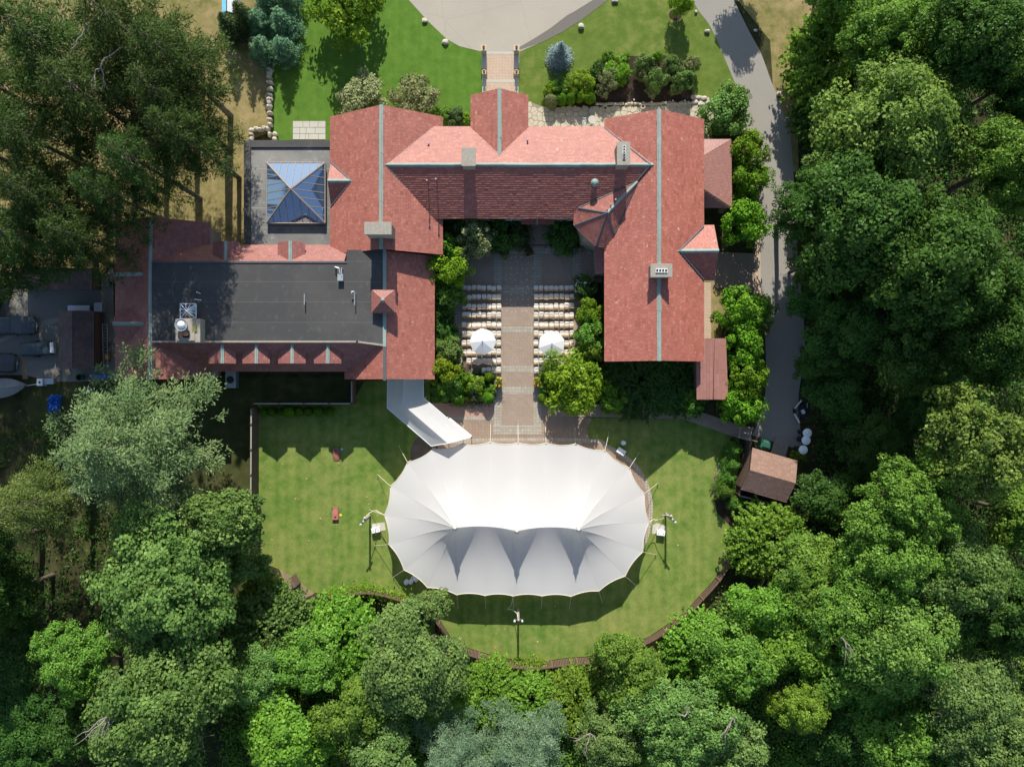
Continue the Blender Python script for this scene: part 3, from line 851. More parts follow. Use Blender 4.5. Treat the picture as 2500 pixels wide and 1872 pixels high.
# mansards
zs, zn = 0.050 * K, 0.058 * K
xa, xb = P(371, 0, zf).x, P(937, 0, zf).x
yS, yS2 = P(0, 833.5, zf).y, P(0, 905.5, zs).y
yN, yN2 = P(0, 641, zf).y, P(0, 599.5, zn).y
roof_part(svc, [[(xa, yS2, zs), (xb, yS2, zs), (xb, yS, zf), (xa, yS, zf)]], MT['roof_s'], name="mansard_roof")
xn = P(840, 0, zf).x
roof_part(svc, [[(xn, yN2, zn), (xa, yN2, zn), (xa, yN, zf), (xn, yN, zf)]], MT['roof_s'], name="mansard_roof")
m = MB(); m.prism([(xa, yS2 + 0.4, zs - 0.1), (xb, yS2 + 0.4, zs - 0.1), (xb, yN2 - 0.4, zs - 0.1), (xa, yN2 - 0.4, zs - 0.1)], zs - 0.1); m.build("wall", MT['stucco'], svc)
# dormers
def dormer_y(xr, yback, yfront, xw, xe, zr, ze):
    """small gable dormer, ridge north-south"""
    b, f = P(xr, yback, zr), P(xr, yfront, zr)
    W0, W1 = P(xw, yback, ze), P(xw, yfront, ze); E0, E1 = P(xe, yback, ze), P(xe, yfront, ze)
    for q in (W0, E0): q.y = b.y
    for q in (W1, E1): q.y = f.y
    r = roof_part(svc, [[W0, W1, f, b] if yfront > yback else [W1, W0, b, f], [E1, E0, b, f] if yfront > yback else [E0, E1, f, b]], MT['roof_s'], 0.2, 0.32, [(b, f)], 0.1, "dormer", capw=0.15)
    m = MB(); s = -1 if yfront > yback else 1
    y0 = f.y - s * 0.18; y1 = b.y
    prof = [(W1.x + 0.15, ze - 1.6), (E1.x - 0.15, ze - 1.6), (E1.x - 0.15, ze), (xr_ := b.x, zr - 0.12), (W1.x + 0.15, ze)]
    A = [(x, y0, z) for x, z in prof]; B = [(x, y1, z) for x, z in prof]
    for i in range(5):
        j = (i + 1) % 5; m.poly([A[i], A[j], B[j], B[i]])
    m.poly(A); m.poly(B)
    m.build("dormer_cheek", MT['stucco'], r)
    m = MB(); m.box((b.x, y0 + s * 0.03, ze - 0.65), (0.9, 0.06, 1.0)); m.build("dormer_window", MT['carglass'], r)
for xr in (542.5, 625.5, 713, 800):
    dormer_y(xr, 830, 887, xr - 32, xr + 32, 0.0815 * K, 0.0735 * K)
for xr in (550, 708.5):
    dormer_y(xr, 642, 588, xr - 29, xr + 35, 0.0825 * K, 0.073 * K)
for yr in (669, 790):
    gable(svc, 'x', yr, (275, 352), 0.0785 * K, (yr - 33, yr + 36), 0.069 * K, MT['roof_s'], inset=0.25, base=3.0, width=0.32)
# cupola
q = P(936, 736, 7.9)
m = MB(); m.box((q.x, q.y, 6.35), (1.7, 1.7, 2.3)); m.build("cupola", MT['stucco'], svc)
ap = P(934, 733, 0.106 * K); c4 = [P(908.5, 763, 0.094 * K), P(963.5, 763, 0.094 * K), P(963.5, 709.5, 0.094 * K), P(908.5, 709.5, 0.094 * K)]
cr = roof_part(svc, [[c4[i], c4[(i + 1) % 4], ap] for i in range(4)], MT['roof_s'], 0.2, 0.26, name="cupola_roof", thick=0.1)
m = MB(); m.lathe([(0.2, -0.1), (0.14, 0.08), (0.03, 0.2)], ap, 8); m.build("finial", MT['copper'], cr)
# roof equipment on the flat roof
q = P(463, 808, zf + 0.8)
m = MB(); m.box((q.x, q.y, zf + 0.6), (2.2, 2.1, 1.3)); chx = m.build("stone_stack", MT['wallstone'], svc, bevel=0.05)
m = MB(); m.box((q.x - 0.15, q.y + 0.02, zf + 1.29), (1.6, 1.8, 0.12)); m.build("stack_cap", MT['wallstone'], chx)
m = MB(); m.box((q.x - 0.1, q.y - 0.35, zf + 1.36), (0.5, 0.55, 0.03)); m.build("flue_opening", MT['dark'], chx)
m = MB(); m.box((q.x + 0.62, q.y + 0.25, zf + 1.3), (0.36, 0.7, 0.12)); m.build("green_lid", MT['lf_olive'], chx)
c = P(443, 793, zf + 1.9)
m = MB(); m.lathe([(0.36, -1.3), (0.36, -0.1), (0.54, -0.02), (0.56, 0.12), (0.50, 0.12), (0.44, 0.0)], c, 24); ev = m.build("exhaust_fan", MT['steel'], svc)
m = MB(); m.lathe([(0.34, 0.0), (0.34, 0.14), (0.18, 0.26), (0.03, 0.3)], c, 24); m.build("fan_hood", MT['tank'], ev, smooth=True)
for dx, dy in ((0, 0), (0.42, -0.03)):
    c = P(441, 814, zf + 1.6) + Vector((dx, dy, 0)); m = MB(); m.lathe([(0.17, -0.6), (0.2, 0.0), (0.21, 0.06), (0.15, 0.06)], c, 12); m.build("clay_pot", MT['terracotta'], svc)
c0, c1 = P(439.5, 777, zf + 0.35), P(478, 741.5, zf + 0.35)
ap = P(455, 759, zf + 1.0)
m = MB()
cor = [Vector((c0.x, c0.y, zf + .3)), Vector((c1.x, c0.y, zf + .3)), Vector((c1.x, c1.y, zf + .3)), Vector((c0.x, c1.y, zf + .3))]
for i in range(4): m.poly([cor[i], cor[(i + 1) % 4], ap])
sk = m.build("roof_lantern", MT['glass'], svc)
m = MB()
for i in range(4):
    m.tube(cor[i], cor[(i + 1) % 4], 0.045); m.tube(cor[i], ap, 0.035)
    for t in (0.33, 0.66): m.tube(cor[i].lerp(cor[(i + 1) % 4], t), ap.lerp(cor[i].lerp(cor[(i + 1) % 4], t), 0.25), 0.028)
m.build("lantern_frame", MT['tank'], sk)
m = MB(); m.prism([v + Vector((0, 0, -.02)) for v in cor], 0.35); m.build("lantern_kerb", MT['chimney'], sk)
for pts, r in ([[(743, 744), (743, 718)], 0.05], [[(864, 712), (858, 712), (858, 717)], 0.06], [[(866, 716), (866, 745)], 0.05], [[(818, 652), (828, 655), (830, 668)], 0.07], [[(834, 655), (834, 675)], 0.06], [[(480, 713), (490, 717)], 0.05], [[(476, 731), (492, 733)], 0.06]):
    m = MB(); m.path([P(x, y, zf + 0.55) for x, y in pts], r); q = P(*pts[0], zf + .5); m.tube((q.x, q.y, zf), q, r); m.build("vent_pipe", MT['steel'], svc)
m = MB(); q = P(832, 678, zf + 0.3); m.box((q.x, q.y, zf + 0.3), (0.5, 0.6, 0.5)); m.build("vent_box", MT['steel'], svc)
m = MB(); q = P(503, 926, 0); q = P(563, 927, 1.0); m.box((q.x, q.y, 0.55), (1.0, 1.6, 1.0))
ac = tag(m.build("air_conditioner", MT['steel'], None, bevel=0.04), "grey metal outdoor air conditioner unit behind the service wing", "air conditioner")
m = MB(); m.lathe([(0.36, 1.06), (0.36, 1.1), (0.1, 1.12)], (q.x, q.y, 0), 16); m.build("fan_grille", MT['black'], ac)

# sunroom with the glass pyramid -----------------------------------
sr = empty("sunroom", P(705, 480), "flat-roofed sunroom with a large blue glass pyramid skylight", "building")
zr_ = 0.045 * K
X0, X1 = P(597, 0, zr_).x, P(808, 0, zr_).x
Y1, Y0 = P(0, 344, zr_).y, P(0, 603, zr_).y
zc = zr_ + 0.55
hx0, hx1 = P(651, 0, zc).x, P(793.5, 0, zc).x
hy1, hy0 = P(0, 397.5, zc).y, P(0, 545, zc).y
m = MB()
e = 0.12
for (a, b, c_, d) in ((X0, Y0, X1, hy0 + e), (X0, hy1 - e, X1, Y1), (X0, hy0 + e, hx0 + e, hy1 - e), (hx1 - e, hy0 + e, X1, hy1 - e)):
    m.prism([(a, b, zr_), (c_, b, zr_), (c_, d, zr_), (a, d, zr_)], 0.3)
rf = m.build("flat_roof", MT['flat2'], sr)
m = MB(); m.box((X0 + 0.3, (Y0 + Y1) / 2, zr_ + 0.09), (0.62, Y1 - Y0, 0.18)); m.build("parapet", MT['flat'], rf)
m = MB(); m.box(((X0 + X1) / 2 + .31, Y1 - 0.32, zr_ + 0.09), (X1 - X0 - .62, 0.64, 0.18)); m.build("parapet", MT['flat'], rf)
m = MB()
for c_, s_ in ((((X0 + .3), (Y0 + Y1) / 2), (0.25, Y1 - Y0 - .3)), ((X1 - .3, (Y0 + Y1) / 2), (0.25, Y1 - Y0 - .3)), (((X0 + X1) / 2, Y1 - .3), (X1 - X0 - .7, 0.25)), (((X0 + X1) / 2, Y0 + .3), (X1 - X0 - .7, .25))):
    m.box((c_[0], c_[1], zr_ / 2 - 0.16), (s_[0], s_[1], zr_ - 0.32))
m.build("wall", MT['stucco'], sr)
m = MB(); m.box(((X0 + X1) / 2, (Y0 + Y1) / 2, 0.06), (X1 - X0 - .6, Y1 - Y0 - .6, 0.06)); m.build("floor", MT['wood'], sr)
m = MB()
for (a, b, c_, d) in ((hx0, hy0, hx1, hy0 + e), (hx0, hy1 - e, hx1, hy1), (hx0, hy0 + e, hx0 + e, hy1 - e), (hx1 - e, hy0 + e, hx1, hy1 - e)):
    m.prism([(a, b, zc), (c_, b, zc), (c_, d, zc), (a, d, zc)], 0.85)
sk = m.build("skylight", MT['frame'], sr)
ap = P(710, 461.5, 0.0735 * K)
cor = [Vector((hx0, hy0, zc)), Vector((hx1, hy0, zc)), Vector((hx1, hy1, zc)), Vector((hx0, hy1, zc))]
for k in range(4):
    a, b = cor[k], cor[(k + 1) % 4]
    d = b - a; L = d.length; dn = d.normalized()
    tc = (ap - a).dot(dn) / L
    foot = a + dn * (tc * L)
    upv = ap - foot
    def hip(t):
        g = min(t / tc, (1 - t) / (1 - tc)); g = max(0.0, g)
        return a + d * t + upv * g
    n = 8
    ts = sorted(set([i / n for i in range(n + 1)] + [tc]))
    for t0, t1 in zip(ts[:-1], ts[1:]):
        if t1 - t0 < 1e-3: continue
        pts = [a + d * t0, a + d * t1, hip(t1), hip(t0)]
        pts = [q for i, q in enumerate(pts) if i == 0 or (q - pts[i - 1]).length > 1e-4]
        if (pts[-1] - pts[0]).length < 1e-4: pts.pop()
        pm = MB(); pm.prism([q + Vector((0, 0, 0.01)) for q in pts], 0.012); pm.build("pane", MT['glass'], sk)
    fm = MB()
    for i in range(1, n):
        t = i / n
        fm.tube(a + d * t, hip(t), 0.05, 0.05, 4)
    fm.build("mullions", MT['frame'], sk)
    fm = MB(); fm.tube(a, ap, 0.09, 0.09, 6); fm.build("hip_bar", MT['frame'], sk)
    fm = MB(); fm.tube(a, b, 0.07, 0.07, 6); fm.build("sill_bar", MT['frame'], sk)
cx, cy = (hx0 + hx1) / 2, (hy0 + hy1) / 2
for i, (dx, dy) in enumerate(((0.3, 0.3), (1.3, -1.3), (-1.4, 0.9))):
    t_ = empty("dining_table", (cx + dx, cy + dy, 0.09), ["round table under the glass pyramid centre", "round table under the south-east panes of the glass pyramid", "round table under the west panes of the glass pyramid"][i], "table", "tables inside the sunroom")
    m = MB(); m.lathe([(0.04, 0.03), (0.04, 0.68), (0.55, 0.69), (0.55, 0.73)], (0, 0, 0), 20); m.build("table_top", MT['white'], t_, local=True)
    m = MB(); m.lathe([(0.28, 0.0), (0.28, 0.03)], (0, 0, 0), 12); m.build("base", MT['black'], t_, local=True)

# garden shed --------------------------------------------------------
shed = empty("garden_shed", P(1870, 1160), "brown shingled gable-roofed shed at the end of the side road", "shed")
ew, ee = P(1836.6, 1093.6, 3.0), P(1946.6, 1125.5, 3.0)
sw, se = P(1809, 1193, 3.0), P(1920, 1225, 3.0)
rw, re_ = P(1830.5, 1147.5, 4.1), P(1942.5, 1179.5, 4.1)
roof_part(shed, [[ee, ew, rw, re_], [sw, se, re_, rw]], MT['roof_b'], 0.2, 0.3, thick=0.12)
m = MB()
cc = (ew + ee + sw + se) / 4
pts = [q.lerp(cc, 0.07) for q in (sw, se, ee, ew)]
m.prism([Vector((q.x, q.y, 2.85)) for q in pts], 2.85)
for a, b, r in ((pts[0], pts[3], rw), (pts[1], pts[2], re_)):
    r2 = Vector((r.x, r.y, 3.88)).lerp(Vector((cc.x, cc.y, 3.88)), 0.06)
    m.poly([Vector((a.x, a.y, 2.86)), Vector((b.x, b.y, 2.86)), r2])
m.build("wall", MT['wood'], shed)
# ------------------------------------------------------------------ vegetation
def leaves_mesh(name, pos, nrm, axis, size, aspect, tint, bend=0.25):
    """pos, nrm, axis: (n,3); one bent quad per leaf spray"""
    n = len(pos)
    nrm = nrm / np.maximum(np.linalg.norm(nrm, axis=1, keepdims=True), 1e-6)
    axis = axis - nrm * np.sum(axis * nrm, axis=1, keepdims=True)
    ln = np.linalg.norm(axis, axis=1, keepdims=True)
    axis = np.where(ln > 1e-4, axis / np.maximum(ln, 1e-6), np.cross(nrm, [[0.3, 0.9, 0.2]]))
    side = np.cross(nrm, axis)
    s = size[:, None]
    v = np.empty((n, 4, 3), dtype=np.float32)
    v[:, 0] = pos - axis * s * 0.5
    v[:, 1] = pos + side * s * aspect * 0.5 + nrm * s * bend * 0.3
    v[:, 2] = pos + axis * s * 0.5 - nrm * s * bend * 0.4
    v[:, 3] = pos - side * s * aspect * 0.5 + nrm * s * bend * 0.3
    me = bpy.data.meshes.new(name)
    me.vertices.add(n * 4); me.loops.add(n * 4); me.polygons.add(n)
    me.vertices.foreach_set("co", v.reshape(-1))
    me.loops.foreach_set("vertex_index", np.arange(n * 4, dtype=np.int32))
    me.polygons.foreach_set("loop_start", np.arange(0, n * 4, 4, dtype=np.int32))
    at = me.attributes.new("tint", 'FLOAT', 'FACE')
    at.data.foreach_set("value", np.clip(tint, 0, 1).astype(np.float32))
    me.update()
    return me

def unit(n, rng):
    d = rng.normal(size=(n, 3)); return d / np.linalg.norm(d, axis=1, keepdims=True)

def broad_crown(name, seed, Rc, hz, zc, puffs, per, leaf, lobes=5, ragged=0.35, low=-0.45, pr=(0.16, 0.27), subs=1):
    """crown of leaf clumps on one or several overlapping boughs masses; Rc radius, hz half height, zc centre height"""
    rng = np.random.default_rng(seed)
    if subs == 1:
        cs = np.zeros((1, 3)); rs = np.array([1.0]); hs = np.array([1.0])
    else:
        a = np.arange(subs) * 6.283 / (subs - 1) + rng.uniform(0, 6.28) + rng.normal(0, 0.3, subs)
        rs = rng.uniform(0.36, 0.54, subs); hs = rng.uniform(0.45, 0.75, subs)
        ro = (1 - rs) * rng.uniform(0.75, 1.05, subs)
        cs = np.column_stack([ro * np.cos(a), ro * np.sin(a), rng.uniform(-0.45, 0.25, subs)])
        cs[0] = (rng.normal(0, 0.08), rng.normal(0, 0.08), 0.3); rs[0] = 0.58; hs[0] = 0.72
    C = []
    for k in range(subs):
        nk = max(8, int(puffs * rs[k] ** 2 / np.sum(rs ** 2)))
        d = unit(nk * 4, rng); d = d[d[:, 2] > low][:nk]
        ph = rng.uniform(0, 6.28, 4)
        az = np.arctan2(d[:, 1], d[:, 0])
        out = 1 + 0.16 * np.sin(lobes * az + ph[0]) + 0.12 * np.sin((lobes + 3) * az + ph[1]) * (1 - np.abs(d[:, 2])) + 0.10 * np.sin(7 * d[:, 2] + 3 * az + ph[2])
        rad = out * rng.uniform(1 - ragged, 1.0, len(d)) ** 0.7
        C.append((d * rad[:, None] * np.array([rs[k], rs[k], hs[k]]) + cs[k]) * np.array([Rc * 0.92, Rc * 0.92, hz * 0.9]))
        ki = int(nk * 0.2)
        C.append((unit(ki, rng) * rng.uniform(0.15, 0.6, (ki, 1)) * np.array([rs[k], rs[k], hs[k]]) + cs[k]) * np.array([Rc, Rc, hz]))
    c = np.vstack(C)
    r = rng.uniform(pr[0], pr[1], len(c)) * Rc * rng.choice([0.7, 1.0, 1.25], len(c))
    ptint = rng.normal(0.5, 0.18, len(c))
    cnt = np.maximum(12, (per * (r / (np.mean(pr) * Rc)) ** 1.6).astype(int))
    idx = np.repeat(np.arange(len(c)), cnt)
    N = len(idx)
    e = unit(N, rng)
    e[:, 2] = np.abs(e[:, 2]) * np.where(rng.random(N) < 0.78, 1, -1)
    rr = rng.uniform(0.45, 1.1, N) ** 0.6
    pos = c[idx] + e * (r[idx] * rr)[:, None] * np.array([1.0, 1.0, 0.72])
    outward = pos / np.array([Rc, Rc, hz])
    nrm = e * 0.7 + outward * 0.4 + unit(N, rng) * 0.8 + np.array([0, 0, 0.45])
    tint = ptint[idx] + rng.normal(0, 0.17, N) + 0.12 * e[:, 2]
    pos = pos + np.array([0, 0, zc])
    return leaves_mesh(name, pos, nrm, unit(N, rng), leaf * rng.uniform(0.5, 1.5, N), 0.72, tint)

def limb(mb, a, b, r0, r1, rng, n=4, wob=0.08):
    a, b = np.array(a, float), np.array(b, float)
    L = np.linalg.norm(b - a); pts = [a]
    for i in range(1, n):
        pts.append(a + (b - a) * i / n + rng.normal(size=3) * wob * L * 0.4 + np.array([0, 0, 0.05 * L * math.sin(math.pi * i / n)]))
    pts.append(b)
    for i in range(n):
        mb.tube(pts[i], pts[i + 1], r0 + (r1 - r0) * i / n, r0 + (r1 - r0) * (i + 1) / n, 7, caps=False)

def trunk_mesh(name, seed, zc, Rc, hz, r0, limbs=8):
    rng = np.random.default_rng(seed + 99)
    mb = MB()
    fork = max(0.3, zc - hz * 0.75)
    limb(mb, (0, 0, -0.05), (0, 0, fork), r0 * 1.25, r0 * 0.8, rng, 4, 0.03)
    limb(mb, (0, 0, fork), (0, 0, zc + hz * 0.45), r0 * 0.75, r0 * 0.2, rng, 4, 0.0)
    for i in range(limbs):
        a = 6.28 * i / limbs + rng.uniform(-0.3, 0.3)
        b = (math.cos(a) * Rc * 0.58, math.sin(a) * Rc * 0.58, zc + hz * rng.uniform(-0.45, 0.3))
        z0 = fork + (zc - fork) * rng.uniform(0, 0.6)
        limb(mb, (0, 0, z0), b, r0 * 0.42, r0 * 0.08, rng, 4, 0.1)
        for k in range(2):
            c = np.array(b)
            e = c + np.array([math.cos(a + rng.uniform(-1, 1)), math.sin(a + rng.uniform(-1, 1)), 0.4]) * Rc * 0.16
            limb(mb, c, e, r0 * 0.15, r0 * 0.04, rng, 2, 0.1)
    me = mb.mesh(name, smooth=True); me.materials.append(MT['bark']); return me

def conifer_crown(name, seed, Rc, z0, z1, levels, boughs, per, leaf, aspect=0.35, droop=0.12, taper=0.85, spread=0.16, flat=0.5, lean=0.0, tuft=(1, 0.0), lr=(0.65, 1.15)):
    """whorls of boughs with needle sprays; Rc radius at the widest level"""
    rng = np.random.default_rng(seed)
    P_, N_, A_, T_ = [], [], [], []
    mbt = MB()
    for l in range(levels):
        f = l / max(1, levels - 1)
        z = z0 + (z1 - z0) * f
        Rl = Rc * (1 - f) ** taper * rng.uniform(0.75, 1.05) + 0.04 * Rc
        nb = max(4, int(boughs * (0.55 + 0.45 * (1 - f))))
        off = rng.uniform(0, 6.28)
        for b in range(nb):
            a = off + 6.28 * b / nb + rng.normal(0, 0.14)
            L = Rl * rng.uniform(*lr)
            dirv = np.array([math.cos(a), math.sin(a), 0.0])
            kk, tr_ = tuft
            m = max(6, int(per * L / Rc / kk))
            t = rng.uniform(0.18, 1.0, m) ** 0.75
            lat = rng.normal(0, spread, m) * L * (0.35 + t * (1.15 - t) * 2.2)
            side = np.array([-dirv[1], dirv[0], 0])
            zz = z + lean * L * t - droop * L * t ** 2 + rng.normal(0, 0.03 * Rc, m)
            p = dirv * (L * t)[:, None] + side * lat[:, None]
            p[:, 2] = zz
            tt = rng.normal(0, 0.13, m)
            if kk > 1:
                off_ = rng.normal(0, 1, (m * kk, 3)) * np.array([1, 1, 0.6]) * tr_
                p = np.repeat(p, kk, axis=0) + off_; t = np.repeat(t, kk); lat = np.repeat(lat, kk); tt = np.repeat(tt, kk); m = m * kk
                ax = off_ / max(tr_, 1e-6) + dirv * 0.9 + side * (np.sign(lat) * 0.4)[:, None]
            else:
                ax = dirv + side * (np.sign(lat) * 0.75)[:, None] + rng.normal(0, 0.25, (m, 3))
            P_.append(p)
            A_.append(ax)
            N_.append(np.array([0, 0, 1.0]) * flat + rng.normal(0, 0.55, (m, 3)) + np.array([0, 0, 0.5]))
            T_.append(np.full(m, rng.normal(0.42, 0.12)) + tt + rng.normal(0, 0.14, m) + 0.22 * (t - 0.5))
            if l % 2 == 0 or rng.random() < 0.5:
                e = dirv * L * 0.85; mbt.tube((0, 0, z), (e[0], e[1], z + lean * L * 0.85 - droop * L * 0.72), 0.018 * Rc ** 0.5, 0.006, 5, caps=False)
    pos = np.vstack(P_); n = len(pos)
    me = leaves_mesh(name, pos, np.vstack(N_), np.vstack(A_), leaf * rng.uniform(0.6, 1.35, n), aspect, np.concatenate(T_), 0.15)
    mbt.tube((0, 0, -0.05), (0, 0, z1), 0.035 * (z1) ** 0.8, 0.03, 8, caps=False)
    tm = mbt.mesh(name + "_trunk", smooth=True); tm.materials.append(MT['bark'])
    return me, tm

def vine_crown(name, seed, Rc, hz, zc, shoots, per, leaf):
    """mound of arching leafy shoots"""
    rng = np.random.default_rng(seed)
    P_, N_, A_, T_ = [], [], [], []
    for s in range(shoots):
        rr = Rc * math.sqrt(rng.random()) * 0.85; a = rng.uniform(0, 6.28)
        base = np.array([rr * math.cos(a), rr * math.sin(a), zc + hz * math.sqrt(max(0, 1 - (rr / Rc) ** 2)) * rng.uniform(0.3, 1.0)])
        g = a + rng.normal(0, 0.7); L = Rc * rng.uniform(0.18, 0.42)
        t = np.linspace(0, 1, per)
        p = base + np.outer(t * L, [math.cos(g), math.sin(g), 0]) + np.outer(0.35 * L * (t - 1.5 * t ** 2), [0, 0, 1]) + rng.normal(0, 0.05, (per, 3)) * Rc * 0.4
        P_.append(p); A_.append(unit(per, rng)); N_.append(unit(per, rng) * 0.7 + np.array([0, 0, 0.8]) + 0.3 * p / Rc)
        T_.append(np.full(per, rng.normal(0.5, 0.16)) + rng.normal(0, 0.15, per) + 0.2 * (t - .4))
    pos = np.vstack(P_); n = len(pos)
    return leaves_mesh(name, pos, np.vstack(N_), np.vstack(A_), leaf * rng.uniform(0.6, 1.4, n), 0.75, np.concatenate(T_))

PROTO = {}
def add_proto(key, crown, trunk, Rc, zc):
    PROTO[key] = (crown, trunk, Rc, zc)
BIG = [(300, 105, 0.25, 6, (0.09, 0.17)), (260, 150, 0.235, 5, (0.10, 0.18)), (380, 90, 0.21, 7, (0.075, 0.14)), (270, 130, 0.24, 4, (0.095, 0.18)), (330, 95, 0.23, 8, (0.08, 0.15))]
for i, (pf, pe, lf, sb, pr_) in enumerate(BIG):
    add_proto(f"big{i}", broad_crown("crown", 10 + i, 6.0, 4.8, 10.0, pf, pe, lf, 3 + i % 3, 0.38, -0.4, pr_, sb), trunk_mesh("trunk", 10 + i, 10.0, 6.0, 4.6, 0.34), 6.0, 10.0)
MED = [(170, 85, 0.20, 4, (0.11, 0.20)), (140, 100, 0.23, 5, (0.12, 0.22)), (200, 75, 0.17, 5, (0.09, 0.17)), (150, 90, 0.21, 3, (0.12, 0.21)), (180, 80, 0.18, 6, (0.10, 0.18))]
for i, (pf, pe, lf, sb, pr_) in enumerate(MED):
    add_proto(f"med{i}", broad_crown("crown", 30 + i, 3.6, 3.1, 5.5, pf, pe, lf, 3 + i % 3, 0.36, -0.45, pr_, sb), trunk_mesh("trunk", 30 + i, 5.5, 3.6, 3.0, 0.18, 7), 3.6, 5.5)
for i in range(2):
    add_proto(f"open{i}", broad_crown("crown", 40 + i, 6.0, 4.0, 12.0, 190, 80, 0.26, 4, 0.55, -0.5, (0.08, 0.15), 7), trunk_mesh("trunk", 40 + i, 12.0, 6.0, 4.0, 0.30, 13), 6.0, 12.0)
for i in range(3):
    add_proto(f"shrub{i}", broad_crown("crown", 50 + i, 1.5, 1.2, 1.2, 70, 75, 0.13, 3 + i, 0.28, -0.6, (0.16, 0.28)), trunk_mesh("trunk", 50 + i, 1.2, 1.5, 1.2, 0.06, 6), 1.5, 1.2)
add_proto("low0", broad_crown("crown", 60, 0.8, 0.6, 0.5, 40, 50, 0.10, 4, 0.3, -0.5, (0.18, 0.3)), trunk_mesh("trunk", 60, 0.5, 0.8, 0.5, 0.03, 5), 0.8, 0.5)
def ball(seed, Rc, n, leaf):
    rng = np.random.default_rng(seed)
    e = unit(n, rng); e = e[e[:, 2] > -0.75]
    b = 1 + 0.05 * np.sin(5 * e[:, 0] + seed) + 0.05 * np.sin(6 * e[:, 1]) + rng.normal(0, 0.03, len(e))
    pos = e * (Rc * b * rng.uniform(0.86, 1.0, len(e)))[:, None] + np.array([0, 0, Rc * 0.85])
    return leaves_mesh("crown", pos, e + unit(len(e), rng) * 0.7, unit(len(e), rng), leaf * rng.uniform(.7, 1.3, len(e)), 0.8, rng.normal(0.5, 0.22, len(e)))
add_proto("ball0", ball(3, 0.75, 5200, 0.085), trunk_mesh("trunk", 61, 0.6, 0.6, 0.5, 0.035, 5), 0.75, 0.64)
for i in range(3):
    add_proto(f"vine{i}", vine_crown("crown", 70 + i, 3.2, 1.9, 1.2, 520, 26, 0.22), trunk_mesh("trunk", 70 + i, 1.6, 3.0, 1.4, 0.06, 9), 3.2, 2.4)
for i in range(2):
    c, t = conifer_crown("crown", 80 + i, 6.6, 6.0, 16.5, 13, 8, 900, 0.24, 0.34, 0.02, 0.6, 0.11, 0.9, 0.12, (18, 0.23), (0.5, 1.12))
    add_proto(f"pine{i}", c, t, 6.2, 11.0)
for i in range(3):
    c, t = conifer_crown("crown", 90 + i, 6.4, 10.0, 19.5, 10, 9, 560, 0.33, 0.24, 0.24, 0.6, 0.12, 0.9, 0.02, (12, 0.25), (0.5, 1.1))
    t.materials[0] = MT['hembark']
    add_proto(f"hem{i}", c, t, 6.0, 14.0)
for i in range(2):
    c, t = conifer_crown("crown", 97 + i, 1.8, 0.3, 4.0, 12, 10, 130, 0.24, 0.22, 0.0, 0.7, 0.14, 0.6, 0.25)
    add_proto(f"young{i}", c, t, 1.8, 1.8)
c, t = conifer_crown("crown", 101, 1.15, 0.2, 3.6, 18, 14, 110, 0.13, 0.35, 0.1, 0.9, 0.20, 0.6, 0.1)
add_proto("spruce0", c, t, 1.15, 1.4)
c, t = conifer_crown("crown", 102, 1.3, 0.4, 4.4, 14, 9, 110, 0.20, 0.3, 0.35, 0.6, 0.22, 0.5, 0.0)
add_proto("weep0", c, t, 1.3, 2.0)

def plant(name, key, px, py, rpx, zc, mat, label, cat="tree", group=None, rot=None, hs=None, flower=None):
    """photo pixel of the crown centre, crown radius in pixels, height of crown centre"""
    crown, trunk, Rc, zp = PROTO[key]
    q = P(px, py, zc)
    s = rpx * (H - zc) / F / Rc * (1.08 if key[:3] in ('big', 'med', 'ope') else 1.0)
    o = empty(name, (q.x, q.y, 0), label, cat, group, rz=random.uniform(0, 6.28) if rot is None else rot)
    ek = random.uniform(0.92, 1.09) if key[:3] in ('big', 'med', 'ope', 'vin') else 1.0
    o.scale = (s * ek, s / ek, hs if hs else zc / zp)
    c = link("crown", crown, o)
    if len(crown.materials) == 0: crown.materials.append(MT['lf_maple'])
    c.material_slots[0].link = 'OBJECT'; c.material_slots[0].material = MT[mat]
    link("trunk", trunk, o)
    if flower:
        fm, n, fs = flower
        rng = np.random.default_rng(int(px * 7 + py))
        e = unit(n * 3, rng); e = e[e[:, 2] > 0.05][:n]
        hz = zp * 0.72
        pos = e * np.array([Rc * 0.98, Rc * 0.98, hz]) * rng.uniform(0.85, 1.04, (len(e), 1)) + np.array([0, 0, zp])
        # each bloom is a cluster of petals
        k = 9
        pp = np.repeat(pos, k, axis=0) + rng.normal(0, fs * 0.32 / s, (len(pos) * k, 3))
        me = leaves_mesh("blossoms", pp, np.repeat(e, k, axis=0) + unit(len(pp), rng) * 0.5, unit(len(pp), rng), fs * 0.6 / s * rng.uniform(.7, 1.2, len(pp)), 0.9, rng.random(len(pp)))
        me.materials.append(MT[fm])
        link("blossoms", me, o)["kind"] = 'stuff'
    return o

